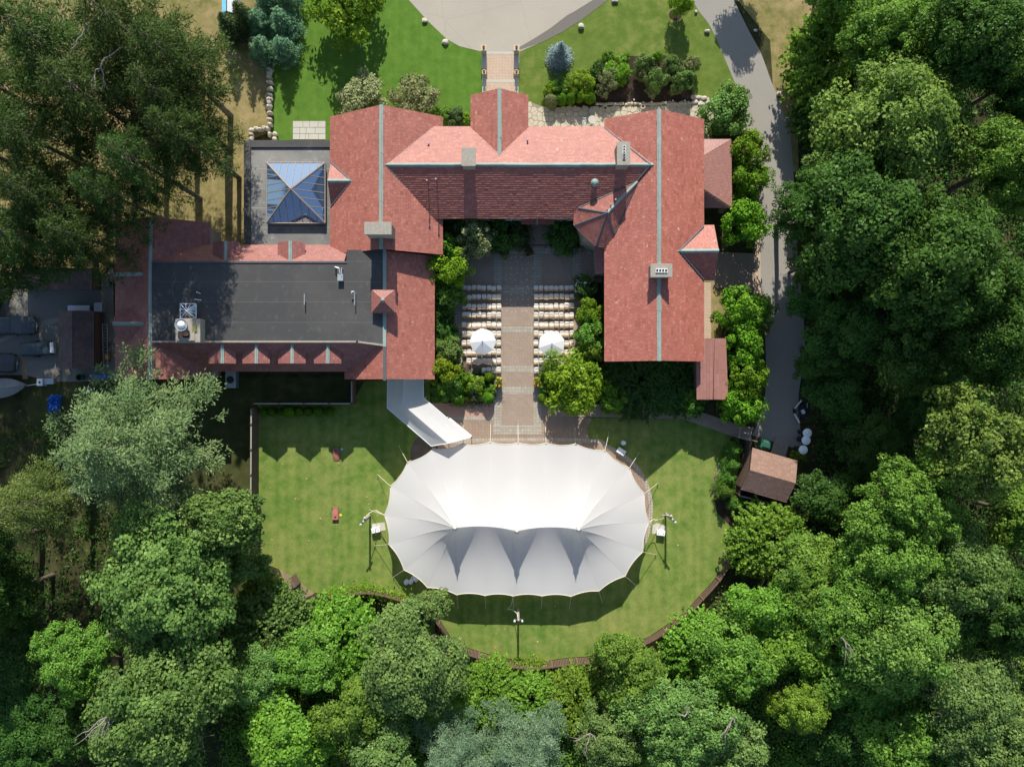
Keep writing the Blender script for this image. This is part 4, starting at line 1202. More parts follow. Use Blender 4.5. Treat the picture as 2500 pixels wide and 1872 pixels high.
TREES = [
 # north-west hemlocks
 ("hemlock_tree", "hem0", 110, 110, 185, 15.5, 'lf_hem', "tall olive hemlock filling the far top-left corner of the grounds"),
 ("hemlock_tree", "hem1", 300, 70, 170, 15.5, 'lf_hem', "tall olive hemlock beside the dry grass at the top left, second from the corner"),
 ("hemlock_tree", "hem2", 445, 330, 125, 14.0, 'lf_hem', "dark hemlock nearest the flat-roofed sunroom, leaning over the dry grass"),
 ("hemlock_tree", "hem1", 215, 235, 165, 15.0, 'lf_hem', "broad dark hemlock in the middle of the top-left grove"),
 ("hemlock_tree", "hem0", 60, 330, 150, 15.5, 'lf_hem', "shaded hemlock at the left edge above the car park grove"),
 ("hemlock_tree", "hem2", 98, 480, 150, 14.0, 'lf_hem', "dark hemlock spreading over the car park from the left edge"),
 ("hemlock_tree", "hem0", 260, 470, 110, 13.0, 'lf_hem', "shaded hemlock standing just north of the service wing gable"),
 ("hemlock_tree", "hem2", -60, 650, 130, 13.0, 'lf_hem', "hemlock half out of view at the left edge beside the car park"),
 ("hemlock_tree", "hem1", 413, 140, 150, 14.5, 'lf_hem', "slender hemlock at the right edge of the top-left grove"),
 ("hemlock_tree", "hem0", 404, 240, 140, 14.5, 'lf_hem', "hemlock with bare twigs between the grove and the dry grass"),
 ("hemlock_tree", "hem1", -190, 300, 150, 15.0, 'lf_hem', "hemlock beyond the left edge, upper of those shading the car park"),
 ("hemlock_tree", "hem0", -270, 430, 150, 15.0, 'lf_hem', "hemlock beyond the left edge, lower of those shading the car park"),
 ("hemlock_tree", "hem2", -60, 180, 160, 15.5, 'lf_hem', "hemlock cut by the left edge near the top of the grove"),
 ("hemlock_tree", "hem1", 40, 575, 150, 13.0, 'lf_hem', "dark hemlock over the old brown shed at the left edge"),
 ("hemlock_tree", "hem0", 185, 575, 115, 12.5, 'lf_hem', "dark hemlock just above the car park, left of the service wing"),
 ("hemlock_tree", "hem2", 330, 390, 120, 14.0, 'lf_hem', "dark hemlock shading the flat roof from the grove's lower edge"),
 # west
 ("white_pine", "pine0", 300, 1085, 225, 11.5, 'lf_pine', "large feathery pale green pine below the service wing"),
 ("hemlock_tree", "hem2", 50, 1235, 135, 12.0, 'lf_hem2', "golden green layered hemlock at the left edge below the big pale pine"),
 ("maple_tree", "med1", 565, 1275, 92, 8.0, 'lf_deep', "round deep green maple just left of the back lawn fence"),
 ("maple_tree", "big0", 395, 1430, 185, 10.5, 'lf_deep', "wide deep green maple below the big pale pine"),
 ("maple_tree", "big1", 400, 1730, 195, 10.5, 'lf_deep', "wide deep green maple with a bare dead branch near the bottom left corner"),
 ("maple_tree", "big2", 190, 1600, 105, 8.0, 'lf_maple', "lighter green tree left of the two wide maples at bottom left"),
 ("oak_tree", "med2", 40, 1440, 90, 6.0, 'lf_oak', "dark oak in shadow at the left edge below the golden hemlock"),
 ("oak_tree", "med3", 585, 1385, 70, 5.0, 'lf_deep', "dark small tree squeezed between fence corner and wide maple"),
 # south
 ("vine_thicket", "vine0", 640, 1462, 58, 2.6, 'lf_vine', "bright vine thicket at the lower left corner of the back lawn"),
 ("vine_thicket", "vine1", 650, 1530, 95, 4.0, 'lf_deep', "blue-green thicket below the lattice corner"),
 ("vine_thicket", "vine2", 830, 1572, 108, 3.0, 'lf_vine', "bright yellow-green vine thicket under the curved picket fence"),
 ("sumac_tree", "med4", 740, 1620, 95, 4.5, 'lf_maple', "leafy sumac in the thicket below the bright vines"),
 ("grey_birch", "big3", 1005, 1635, 148, 7.0, 'lf_grey', "wide grey-green tree below the tent lawn, left of centre"),
 ("grey_birch", "med1", 1052, 1478, 52, 5.0, 'lf_grey', "small grey-green treetop poking over the fence by the tent"),
 ("sumac_tree", "med2", 640, 1650, 85, 5.0, 'lf_deep', "dark sumac right of the dead-branch maple"),
 ("locust_tree", "med3", 700, 1800, 120, 5.5, 'lf_vine', "yellow-green locust at the bottom edge, left of centre"),
 ("sumac_tree", "med0", 860, 1740, 95, 5.0, 'lf_maple', "mid green sumac between locust and grey-green tree"),
 ("sumac_tree", "med1", 930, 1850, 90, 5.0, 'lf_grey', "greyish sumac at the bottom edge left of the blue-green pines"),
 ("blue_green_pine", "pine1", 1290, 1840, 135, 8.0, 'lf_blue', "larger blue-green pine at the bottom edge of the scene"),
 ("blue_green_pine", "pine0", 1110, 1865, 110, 7.5, 'lf_blue', "smaller blue-green pine at the bottom edge, left of its larger twin"),
 ("vine_thicket", "vine1", 1190, 1692, 80, 2.2, 'lf_vine', "bright vine thicket below the picket fence, left end"),
 ("vine_thicket", "vine0", 1300, 1716, 80, 2.2, 'lf_vine', "bright vine thicket below the picket fence, middle"),
 ("vine_thicket", "vine2", 1405, 1712, 82, 2.4, 'lf_vine', "bright vine thicket below the picket fence, right end"),
 ("sumac_tree", "med3", 1492, 1590, 62, 5.5, 'lf_maple', "narrow leafy tree poking over the right end of the picket fence"),
 ("sumac_tree", "med0", 1560, 1660, 92, 5.0, 'lf_maple', "mid green tree below the right end of the picket fence"),
 ("sumac_tree", "med2", 1480, 1800, 90, 5.0, 'lf_grey', "greyish green tree right of the blue-green pines at the bottom"),
 ("maple_tree", "big4", 1660, 1775, 135, 7.5, 'lf_deep', "wide blue-green crown at the bottom, right of centre"),
 ("sumac_tree", "med4", 1790, 1855, 110, 5.5, 'lf_grey', "silvery green tree at the bottom edge, right of centre"),
 # south-east
 ("vine_thicket", "vine0", 1715, 1588, 90, 3.0, 'lf_vine', "bright thicket outside the lawn edge at lower right"),
 ("sumac_tree", "med4", 1800, 1620, 110, 5.5, 'lf_maple', "leafy green tree right of the bright thicket at lower right"),
 ("sumac_tree", "med0", 1872, 1480, 92, 5.0, 'lf_vine', "bright green tree beside the right lawn edge"),
 ("vine_thicket", "vine1", 1880, 1320, 92, 3.5, 'lf_vine', "bright thicket just below the garden shed"),
 ("locust_tree", "med4", 1960, 1400, 110, 6.0, 'lf_maple', "green locust right of the bright tree by the lawn edge"),
 ("locust_tree", "big2", 2080, 1480, 120, 8.0, 'lf_maple', "mid green wide locust in the lower right woods"),
 ("oak_tree", "big1", 2195, 1545, 150, 9.5, 'lf_bloom', "olive-tinged oak in the centre of the lower right woods"),
 ("locust_tree", "med1", 1950, 1570, 92, 5.5, 'lf_vine', "yellow-green drooping locust left of the olive-tinged oak"),
 ("locust_tree", "med2", 1945, 1725, 75, 6.5, 'lf_vine', "small yellow-green tree with a pale bare twig, lower right"),
 ("willow_tree", "big3", 2360, 1680, 140, 8.5, 'lf_grey', "grey-green willow near the right bottom corner"),
 ("willow_tree", "big4", 2440, 1820, 150, 8.5, 'lf_grey', "grey-green willow in the bottom right corner"),
 ("sumac_tree", "med0", 2190, 1800, 115, 6.0, 'lf_maple', "dark-based green tree at the bottom edge left of the willows"),
 ("oak_tree", "med3", 2060, 1780, 95, 4.0, 'lf_oak', "low dark oak in the shadowed gap at the bottom right"),
 ("oak_tree", "med1", 2060, 1640, 90, 6.0, 'lf_maple', "green tree in front of the olive-tinged oak"),
 # east
 ("maple_tree", "big4", 2235, 1215, 120, 10.0, 'lf_maple', "sunlit maple crown right of the patio heaters"),
 ("maple_tree", "big2", 2180, 1345, 140, 9.5, 'lf_maple', "wide maple right of the shed, below the sunlit crown"),
 ("maple_tree", "big3", 2350, 1380, 140, 9.5, 'lf_deep', "deep green maple toward the right edge, lower half"),
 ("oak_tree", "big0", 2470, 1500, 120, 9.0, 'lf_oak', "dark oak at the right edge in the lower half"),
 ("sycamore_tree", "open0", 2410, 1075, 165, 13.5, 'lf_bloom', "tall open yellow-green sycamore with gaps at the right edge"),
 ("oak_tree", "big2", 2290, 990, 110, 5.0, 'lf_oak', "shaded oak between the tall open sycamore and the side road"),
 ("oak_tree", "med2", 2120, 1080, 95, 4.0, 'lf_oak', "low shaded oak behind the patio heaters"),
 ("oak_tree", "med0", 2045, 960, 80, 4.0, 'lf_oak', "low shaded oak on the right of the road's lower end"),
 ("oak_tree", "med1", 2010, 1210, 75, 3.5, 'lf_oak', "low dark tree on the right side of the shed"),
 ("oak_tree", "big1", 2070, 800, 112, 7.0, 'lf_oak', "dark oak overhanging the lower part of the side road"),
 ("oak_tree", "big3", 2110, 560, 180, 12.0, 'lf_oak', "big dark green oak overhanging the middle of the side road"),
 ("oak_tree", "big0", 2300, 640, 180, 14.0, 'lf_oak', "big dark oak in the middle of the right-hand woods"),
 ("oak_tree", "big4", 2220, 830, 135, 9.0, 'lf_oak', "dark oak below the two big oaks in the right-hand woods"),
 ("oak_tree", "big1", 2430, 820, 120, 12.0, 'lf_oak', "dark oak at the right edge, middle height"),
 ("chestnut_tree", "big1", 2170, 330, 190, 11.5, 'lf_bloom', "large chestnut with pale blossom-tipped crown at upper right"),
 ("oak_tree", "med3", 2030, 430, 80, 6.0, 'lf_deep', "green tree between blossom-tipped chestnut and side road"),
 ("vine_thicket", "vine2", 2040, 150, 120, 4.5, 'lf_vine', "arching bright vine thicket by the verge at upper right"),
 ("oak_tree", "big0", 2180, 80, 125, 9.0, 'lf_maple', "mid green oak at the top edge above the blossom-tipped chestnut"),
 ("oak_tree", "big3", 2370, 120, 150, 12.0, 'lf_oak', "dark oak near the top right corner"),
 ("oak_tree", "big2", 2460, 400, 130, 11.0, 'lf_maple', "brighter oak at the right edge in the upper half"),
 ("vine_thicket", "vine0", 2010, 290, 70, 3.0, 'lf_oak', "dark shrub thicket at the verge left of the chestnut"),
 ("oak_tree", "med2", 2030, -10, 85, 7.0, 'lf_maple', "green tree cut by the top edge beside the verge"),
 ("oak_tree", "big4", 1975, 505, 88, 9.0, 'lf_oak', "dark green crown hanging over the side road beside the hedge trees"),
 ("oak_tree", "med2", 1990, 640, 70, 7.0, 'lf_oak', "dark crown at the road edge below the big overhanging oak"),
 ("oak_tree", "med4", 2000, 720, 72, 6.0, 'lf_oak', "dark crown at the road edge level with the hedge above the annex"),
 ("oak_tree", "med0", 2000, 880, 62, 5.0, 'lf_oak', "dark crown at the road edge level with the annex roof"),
 ("oak_tree", "big3", 60, 1590, 110, 5.0, 'lf_oak', "dark shaded oak at the left edge, lower half"),  # three dark crowns from here are added to stand in for shaded ground
 ("oak_tree", "big2", 40, 1790, 125, 5.0, 'lf_oak', "dark shaded oak in the bottom left corner"),
 ("oak_tree", "med1", 175, 1790, 70, 4.5, 'lf_oak', "low dark oak left of the maple with the dead branch"),
 ("oak_tree", "big0", -120, 1480, 130, 11.0, 'lf_oak', "tall oak beyond the left edge shading the lower left corner"),
 ("oak_tree", "big4", -60, 1340, 120, 10.0, 'lf_oak', "oak cut by the left edge below the golden hemlock"),
 ("sumac_tree", "med4", 1090, 1730, 70, 3.0, 'lf_vine', "bright low sumac right of the wide grey-green tree"),
 ("sumac_tree", "med1", 2120, 1690, 80, 4.5, 'lf_maple', "green tree filling the gap between olive-tinged oak and willows"),
 ("sumac_tree", "med2", 2290, 1530, 85, 6.0, 'lf_maple', "green tree right of the olive-tinged oak"),
 ("oak_tree", "med3", 2480, 1250, 95, 7.0, 'lf_maple', "green tree at the right edge below the open sycamore"),
 ("oak_tree", "big2", 2480, 190, 110, 11.0, 'lf_oak', "dark oak at the right edge above the brighter oak"),
 ("sumac_tree", "med0", 1600, 1850, 80, 4.0, 'lf_vine', "bright low tree at the bottom edge beside the wide blue-green crown"),
 # garden trees and shrubs
 ("maple_tree", "shrub0", 845, 14, 86, 3.0, 'lf_box', "round bright green maple on the front lawn"),
 ("lollipop_tree", "shrub1", 1661, 8, 27, 1.9, 'lf_lime', "small clipped tree in a mulch ring near the side road"),
 ("young_pine", "young0", 640, 118, 44, 1.8, 'lf_young', "bushy blue-green young pine at the stone wall's upper end"),
 ("young_pine", "young1", 692, 118, 40, 1.8, 'lf_young', "young pine on the lawn side nearest the stone wall"),
 ("young_pine", "young0", 632, 55, 44, 1.9, 'lf_young', "young pine on the dry-grass side, middle of its row"),
 ("young_pine", "young1", 690, 52, 46, 1.9, 'lf_young', "young pine on the lawn side, middle of its row"),
 ("young_pine", "young0", 650, -8, 48, 1.9, 'lf_young', "young pine at the top edge on the dry-grass side"),
 ("young_pine", "young1", 702, -6, 44, 1.9, 'lf_young', "young pine at the top edge on the lawn side"),
 ("yew_bush", "weep0", 560, 62, 40, 2.2, 'lf_yew', "dark yew beside the pale glass frame at the top edge"),
 ("yew_bush", "weep0", 598, 42, 40, 2.6, 'lf_yew', "dark yew between pale glass frame and young pines"),
 ("lilac_bush", "shrub0", 883, 238, 58, 1.4, 'lf_olive', "rounded olive-grey lilac bush left of its twin by the house gable"),
 ("lilac_bush", "shrub1", 1010, 240, 55, 1.4, 'lf_olive', "rounded olive-grey lilac bush right of its twin by the house gable"),
 ("small_bush", "low0", 1085, 282, 22, 0.6, 'lf_vine', "small light green bush at the west wing corner"),
 ("small_bush", "low0", 1113, 288, 26, 0.7, 'lf_yew', "small brownish dark bush in the nook beside the entrance gable"),
 ("small_bush", "low0", 1138, 293, 16, 0.5, 'lf_lime', "tiny yellow-green bush against the entrance gable"),
 ("blue_spruce", "spruce0", 1367, 130, 34, 1.6, 'lf_spruce', "silvery blue spruce on the garden lawn"),
 ("globe_bush", "shrub2", 1418, 203, 33, 1.2, 'lf_lime', "yellow-green bush beside the clipped globes in the mulch bed"),
 ("globe_bush", "low0", 1342, 222, 17, 0.6, 'lf_lime', "small yellow-green bush at the left tip of the mulch bed"),
 ("globe_bush", "low0", 1371, 216, 24, 0.6, 'lf_maple', "dark green bush behind the clipped globes"),
 ("globe_bush", "ball0", 1345, 247, 17, 0.7, 'lf_olive', "straw-tipped clipped globe, leftmost by the flagstones"),
 ("globe_bush", "ball0", 1371, 243, 14, 0.7, 'lf_box', "clipped box globe, second from the left by the flagstones"),
 ("globe_bush", "ball0", 1394, 242, 13.5, 0.75, 'lf_box', "clipped box globe, middle of the row by the flagstones"),
 ("globe_bush", "ball0", 1416, 239, 12, 0.75, 'lf_box', "clipped box globe, second from the right by the flagstones"),
 ("globe_bush", "ball0", 1440, 239, 14.5, 0.75, 'lf_box', "clipped box globe, rightmost by the flagstones"),
 ("garden_bush", "shrub0", 1505, 175, 34, 1.1, 'lf_box', "large bright green rounded bush in the mulch bed"),
 ("garden_bush", "low0", 1483, 145, 18, 0.8, 'lf_maple', "small green bush at the top left of the mulch bed"),
 ("garden_bush", "low0", 1526, 147, 13, 0.7, 'lf_maple', "tiny green bush behind the large bright bush"),
 ("garden_bush", "low0", 1459, 176, 22, 0.7, 'lf_oak', "dark bush left of the large bright bush"),
 ("garden_bush", "shrub1", 1481, 195, 26, 1.2, 'lf_olive', "grey-green loose bush in front of the large bright bush"),
 ("garden_bush", "low0", 1472, 224, 18, 0.7, 'lf_olive', "pale straggly bush at the flagstone edge of the mulch bed"),
 ("garden_bush", "shrub2", 1571, 158, 24, 1.3, 'lf_grey', "feathery grey-green bush, leftmost of the tall garden row"),
 ("garden_bush", "low0", 1602, 143, 14, 0.8, 'lf_box', "small bright globe bush between two feathery bushes"),
 ("garden_bush", "shrub0", 1640, 160, 23, 1.3, 'lf_grey', "feathery grey-green bush right of the small bright globe"),
 ("garden_bush", "shrub1", 1601, 196, 28, 1.4, 'lf_grey', "feathery grey-green bush in the middle front of the mulch bed"),
 ("garden_bush", "shrub2", 1666, 196, 26, 1.4, 'lf_grey', "feathery grey-green bush at the right front of the mulch bed"),
 ("garden_bush", "shrub0", 1690, 160, 20, 1.3, 'lf_olive', "wispy bush at the right end of the mulch bed"),
 ("garden_bush", "low0", 1565, 188, 15, 0.8, 'lf_olive', "straw-coloured low bush left of the feathery front bush"),
 ("garden_bush", "low0", 1648, 221, 14, 0.7, 'lf_olive', "straw-coloured low bush below the right feathery bush"),
 ("garden_bush", "low0", 1592, 226, 16, 0.7, 'lf_olive', "straw-coloured low bush below the middle feathery bush"),
 # hedge along the side road
 ("dogwood_bush", "shrub0", 1768, 275, 58, 2.4, 'lf_deep', "large rounded dogwood at the north-east house corner"),
 ("dogwood_bush", "shrub2", 1795, 245, 34, 2.0, 'lf_maple', "smaller dogwood behind the large one at the house corner"),
 ("hedge_tree", "shrub1", 1828, 375, 46, 2.6, 'lf_box', "bright hedge tree beside the porch roof, uppermost by the road"),
 ("hedge_tree", "shrub2", 1832, 440, 46, 2.6, 'lf_box', "bright hedge tree beside the porch roof, second from the top"),
 ("hedge_tree", "shrub0", 1818, 542, 56, 2.8, 'lf_box', "bright hedge tree below the porch roof by the road"),
 ("hedge_tree", "shrub1", 1808, 762, 60, 2.8, 'lf_box', "bright hedge tree above the brown annex roof"),
 ("hedge_tree", "shrub2", 1850, 770, 40, 2.4, 'lf_maple', "darker hedge tree on the road side above the annex roof"),
 ("hedge_tree", "shrub0", 1816, 850, 50, 2.8, 'lf_box', "bright hedge tree beside the annex roof, upper"),
 ("hedge_tree", "shrub1", 1814, 925, 50, 2.8, 'lf_box', "bright hedge tree beside the annex roof, middle"),
 ("hedge_tree", "shrub2", 1810, 990, 52, 2.6, 'lf_box', "bright hedge tree at the lower end of the annex roof"),
 ("hedge_bush", "low0", 1778, 985, 24, 1.2, 'lf_box', "low bush between the annex roof and the lowest hedge tree"),  # bush added to stop a sliver of sun passing the annex
 ("maple_tree", "med1", 1846, -176, 62, 5.0, 'lf_maple', "maple just beyond the top edge, shading the side road"),
 # courtyard
 ("courtyard_tree", "shrub2", 1160, 582, 48, 2.6, 'lf_olive', "pale-leaved small tree in the upper left courtyard corner"),
 ("courtyard_tree", "shrub0", 1096, 655, 50, 2.8, 'lf_lime', "bright yellow-green tree against the service wing roof"),
 ("courtyard_tree", "shrub1", 1085, 610, 34, 2.4, 'lf_maple', "green treetop above the bright yellow-green courtyard tree"),
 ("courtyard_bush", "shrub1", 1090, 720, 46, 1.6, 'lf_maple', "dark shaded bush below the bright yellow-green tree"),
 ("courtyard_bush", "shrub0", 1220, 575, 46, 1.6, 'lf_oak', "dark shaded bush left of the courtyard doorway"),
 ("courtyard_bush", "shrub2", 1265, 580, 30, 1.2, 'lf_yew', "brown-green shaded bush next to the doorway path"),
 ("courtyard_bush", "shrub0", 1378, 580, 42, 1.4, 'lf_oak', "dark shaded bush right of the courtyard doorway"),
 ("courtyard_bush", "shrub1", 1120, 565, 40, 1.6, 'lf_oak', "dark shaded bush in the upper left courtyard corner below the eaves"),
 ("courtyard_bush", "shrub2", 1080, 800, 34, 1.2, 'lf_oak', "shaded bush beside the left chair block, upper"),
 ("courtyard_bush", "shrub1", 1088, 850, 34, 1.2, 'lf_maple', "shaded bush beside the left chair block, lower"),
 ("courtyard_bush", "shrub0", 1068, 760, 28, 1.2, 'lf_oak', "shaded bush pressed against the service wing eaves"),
 ("courtyard_bush", "shrub1", 1098, 858, 33, 1.7, 'lf_grey', "pale green round bush left of the chairs under the umbrella"),
 ("courtyard_bush", "shrub0", 1082, 905, 40, 2.2, 'lf_lime', "tall bright bush by the service wing's lower corner"),
 ("courtyard_bush", "shrub2", 1092, 945, 36, 1.4, 'lf_maple', "dark green bush below the tall bright bush"),
 ("courtyard_bush", "low0", 1128, 925, 20, 0.8, 'lf_box', "small leafy bush right of the tall bright bush"),
 ("courtyard_bush", "shrub1", 1442, 765, 34, 1.7, 'lf_box', "bright bush right of the right-hand chairs, upper"),
 ("courtyard_bush", "shrub0", 1440, 815, 38, 1.9, 'lf_maple', "bush right of the right-hand chairs, middle"),
 ("courtyard_bush", "shrub2", 1444, 850, 34, 1.7, 'lf_vine', "bush right of the right-hand chairs, lower"),
 ("golden_tree", "shrub2", 1404, 936, 74, 2.8, 'lf_lime', "golden-green tree below the right-hand chairs"),
 ("courtyard_bush", "ball0", 1118, 973, 17, 0.75, 'lf_box', "large clipped globe beside the white entrance canopy"),
 ("courtyard_bush", "ball0", 1194, 920, 12.5, 0.65, 'lf_box', "clipped globe by the aisle behind the last chairs, left"),
 ("courtyard_bush", "ball0", 1192, 971, 15, 0.7, 'lf_box', "clipped globe at the pink walk's corner, left of the aisle"),
 ("courtyard_bush", "ball0", 1175, 970, 10, 0.5, 'lf_grey', "small grey-green globe beside the corner globe"),
 ("courtyard_bush", "ball0", 1328, 918, 14, 0.65, 'lf_box', "clipped globe by the aisle behind the last chairs, right"),
 ("courtyard_bush", "ball0", 1325, 972, 13, 0.65, 'lf_box', "clipped globe under the golden-green tree beside the aisle"),
 ("courtyard_bush", "low0", 1200, 950, 14, 0.5, 'lf_vine', "low leafy plant between the two left aisle globes"),
 ("courtyard_bush", "low0", 1135, 950, 14, 0.5, 'lf_lime', "low yellowish plant beside the white blossoms"),
 ("courtyard_bush", "low0", 1158, 972, 11, 0.4, 'lf_olive', "low dry-looking plant at the pink walk edge"),
 ("ivy_mass", "vine0", 1560, 935, 88, 1.6, 'lf_oak', "dark ivy mass below the east wing gable, left half"),
 ("ivy_mass", "vine1", 1650, 930, 80, 1.6, 'lf_oak', "dark ivy mass below the east wing gable, right half"),
 ("rose_bush", "shrub0", 1492, 975, 36, 1.6, 'lf_vine', "straggly sunlit vine at the path edge right of the golden-green tree"),
 ("rose_bush", "shrub2", 1690, 982, 32, 1.6, 'lf_maple', "leafy vine at the annex roof's lower corner"),
 ("courtyard_bush", "low0", 1330, 945, 16, 0.6, 'lf_vine', "low plant between the right aisle globes"),
 # lawn edge right of the tent
 ("bed_conifer", "young0", 1790, 1100, 28, 1.2, 'lf_maple', "small feathery conifer left of the shed, uppermost"),
 ("bed_conifer", "young1", 1785, 1132, 30, 1.2, 'lf_maple', "small feathery conifer left of the shed, second from the top"),
 ("bed_conifer", "young0", 1778, 1165, 28, 1.2, 'lf_maple', "small feathery conifer left of the shed, third from the top"),
 ("bed_conifer", "young1", 1768, 1195, 30, 1.2, 'lf_maple', "small feathery conifer left of the shed, lowest"),
 ("bed_conifer", "young0", 1800, 1228, 26, 1.0, 'lf_maple', "small feathery conifer below the shed fence, left"),
 ("bed_conifer", "young1", 1838, 1236, 24, 1.0, 'lf_olive', "small feathery conifer below the shed fence, right"),
 ("fern_clump", "low0", 1948, 1112, 18, 0.5, 'lf_lime', "yellowish fern clump beside the patio heaters"),
]
for t in TREES:
    nm, key, x, y, r, zc, mat, lab = t
    cat = nm.split('_')[-1]
    if cat not in ("tree", "pine", "bush", "thicket", "birch", "spruce", "conifer", "mass", "clump"): cat = "tree"
    cat = {"birch": "tree", "mass": "ivy", "clump": "fern", "conifer": "bush"}.get(cat, cat)
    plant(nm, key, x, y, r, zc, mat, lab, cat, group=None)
# flowering shrubs
plant("hydrangea_bush", "low0", 1160, 938, 24, 0.8, 'lf_lime', "big white-blossomed hydrangea left of the aisle behind the chairs", "bush", flower=('fl_white', 60, 0.11))
plant("hydrangea_bush", "shrub0", 1428, 700, 30, 1.3, 'lf_oak', "white-flowered hydrangea by the lean-to, right of the chairs", "bush", flower=('fl_white', 46, 0.13))
plant("hydrangea_bush", "low0", 1380, 608, 18, 0.6, 'lf_oak', "low white-flowered plant at the upper right courtyard edge", "bush", flower=('fl_white', 32, 0.10))
plant("white_flower_plant", "low0", 1145, 919, 11, 0.4, 'lf_maple', "small white flowers behind the last left-hand chairs", "flowers", flower=('fl_white', 22, 0.07))
plant("white_flower_plant", "low0", 1147, 957, 11, 0.35, 'lf_maple', "small white flowers in front of the big white hydrangea", "flowers", flower=('fl_white', 18, 0.07))
plant("orange_flower_plant", "low0", 1142, 974, 8, 0.35, 'lf_vine', "bright orange flower clump at the pink walk edge", "flowers", flower=('fl_orange', 70, 0.09))
plant("flower_urn_planting", "low0", 1232, 616, 11, 0.9, 'lf_yew', "pinkish flower pot at the upper left end of the aisle", "flowers", flower=('fl_pink', 40, 0.09))
plant("flower_urn_planting", "low0", 1292, 616, 11, 0.9, 'lf_yew', "pinkish flower pot at the upper right end of the aisle", "flowers", flower=('fl_pink', 40, 0.09))
# planters at the aisle's lower end: box + flowers
for i, (x, lab) in enumerate(((1218.5, "left"), (1311, "right"))):
    q = P(x, 932, 0.5)
    pl = empty("flower_planter", (q.x, q.y, 0), f"grey box planter of orange and yellow flowers, {lab} of the aisle's lower end", "planter", "aisle planters")
    m = MB(); m.box((0, 0, 0.33), (0.55, 0.85, 0.66)); m.build("box", MT['chimney'], pl, local=True, bevel=0.03)
    fo = link("foliage", PROTO['low0'][0], pl); fo.location = (0, 0, 0.55); fo.scale = (0.45, 0.6, 0.7)
    fo.material_slots[0].link = 'OBJECT'; fo.material_slots[0].material = MT['lf_vine']
    rng = np.random.default_rng(i + 5)
    for mt, n in (('fl_orange', 26), ('fl_yellow', 30)):
        pos = np.column_stack([rng.uniform(-0.33, 0.33, n * 6), rng.uniform(-0.46, 0.46, n * 6), rng.uniform(0.95, 1.2, n * 6)])
        pos = np.repeat(pos[::6], 6, axis=0) + rng.normal(0, 0.03, (n * 6, 3))
        me = leaves_mesh("blossoms", pos, unit(n * 6, rng) + np.array([0, 0, 1]), unit(n * 6, rng), np.full(n * 6, 0.08), 0.9, rng.random(n * 6)); me.materials.append(MT[mt])
        link("blossoms", me, pl)["kind"] = 'stuff'
# clipped globes under the yard fence (shaded)
for i, (x, s) in enumerate(((645, 9), (664, 11), (686, 9), (706, 14), (731, 11), (753, 11), (777, 12), (804, 11))):
    ordn = ["leftmost", "second", "third", "fourth and largest", "fifth", "sixth", "seventh", "rightmost"][i]
    plant("globe_bush", "ball0", x, 1005, s, 0.5 if i != 3 else 0.8, 'lf_box', f"clipped globe under the yard fence, {ordn} of the eight", "bush", "globes under the yard fence")
# undergrowth: leafy ground cover that nobody could count
def ground_cover(name, polys, n, leaf, mat, label, zmax, seed):
    rng = np.random.default_rng(seed)
    pts = []
    per = n // len(polys)
    for pl in polys:
        xs = [a for a, _ in pl]; ys = [b for _, b in pl]; got = 0
        while got < per:
            x = rng.uniform(min(xs), max(xs)); y = rng.uniform(min(ys), max(ys))
            if in_poly(x, y, pl):
                k = 14
                q = P(x, y)
                h = zmax * (0.3 + 0.7 * rng.random())
                c = rng.normal(0, 1, (k, 3)) * np.array([0.42, 0.42, 0.22]) + np.array([q.x, q.y, h])
                c[:, 2] = np.maximum(c[:, 2], 0.05); pts.append(c); got += k
    pos = np.vstack(pts); m = len(pos)
    me = leaves_mesh(name, pos, unit(m, rng) * 0.8 + np.array([0, 0, 0.7]), unit(m, rng), leaf * rng.uniform(.6, 1.4, m), 0.75, rng.normal(0.45, 0.2, m))
    me.materials.append(MT[mat])
    return tag(link(name, me), label, "undergrowth", kind='stuff')
ground_cover("undergrowth", [[(560, 1460), (800, 1475), (1020, 1510), (1100, 1600), (1290, 1650), (1450, 1640), (1600, 1580), (1780, 1440), (2150, 1400), (2500, 1500), (2560, 1920), (560, 1920)]], 90000, 0.24, 'lf_maple', "leafy undergrowth filling the woodland south of the picket fence", 0.9, 1)
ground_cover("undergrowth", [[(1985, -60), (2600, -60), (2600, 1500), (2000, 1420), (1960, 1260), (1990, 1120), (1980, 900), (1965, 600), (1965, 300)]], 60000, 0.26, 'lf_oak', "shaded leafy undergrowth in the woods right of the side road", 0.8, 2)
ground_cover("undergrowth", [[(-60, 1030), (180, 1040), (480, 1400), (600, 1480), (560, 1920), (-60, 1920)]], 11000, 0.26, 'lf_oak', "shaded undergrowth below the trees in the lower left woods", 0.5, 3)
ground_cover("bed_plants", [[(1062, 605), (1106, 606), (1106, 905), (1060, 975)], [(1424, 695), (1485, 695), (1485, 975), (1340, 975), (1345, 915), (1424, 905)], [(1062, 548), (1286, 548), (1286, 600), (1110, 600)], [(1346, 548), (1456, 548), (1456, 600), (1346, 600)], [(1095, 914), (1200, 914), (1200, 978), (1095, 978)], [(1495, 890), (1700, 890), (1700, 978), (1495, 978)]], 42000, 0.13, 'lf_oak', "low leafy planting in the courtyard beds", 0.35, 4)
ground_cover("fence_vine", [[(803, 1446), (867, 1434), (922, 1434), (989, 1451), (1021, 1460), (1021, 1466), (989, 1458), (922, 1442), (867, 1442), (803, 1454)]], 2200, 0.16, 'lf_lime', "yellow-green vine creeping along the picket fence top", 1.6, 5)
ground_cover("fence_vine", [[(1240, 1608), (1330, 1612), (1330, 1622), (1240, 1618)]], 900, 0.16, 'lf_lime', "yellow-green vine on the middle of the picket fence by the lamp shadow", 1.6, 6)
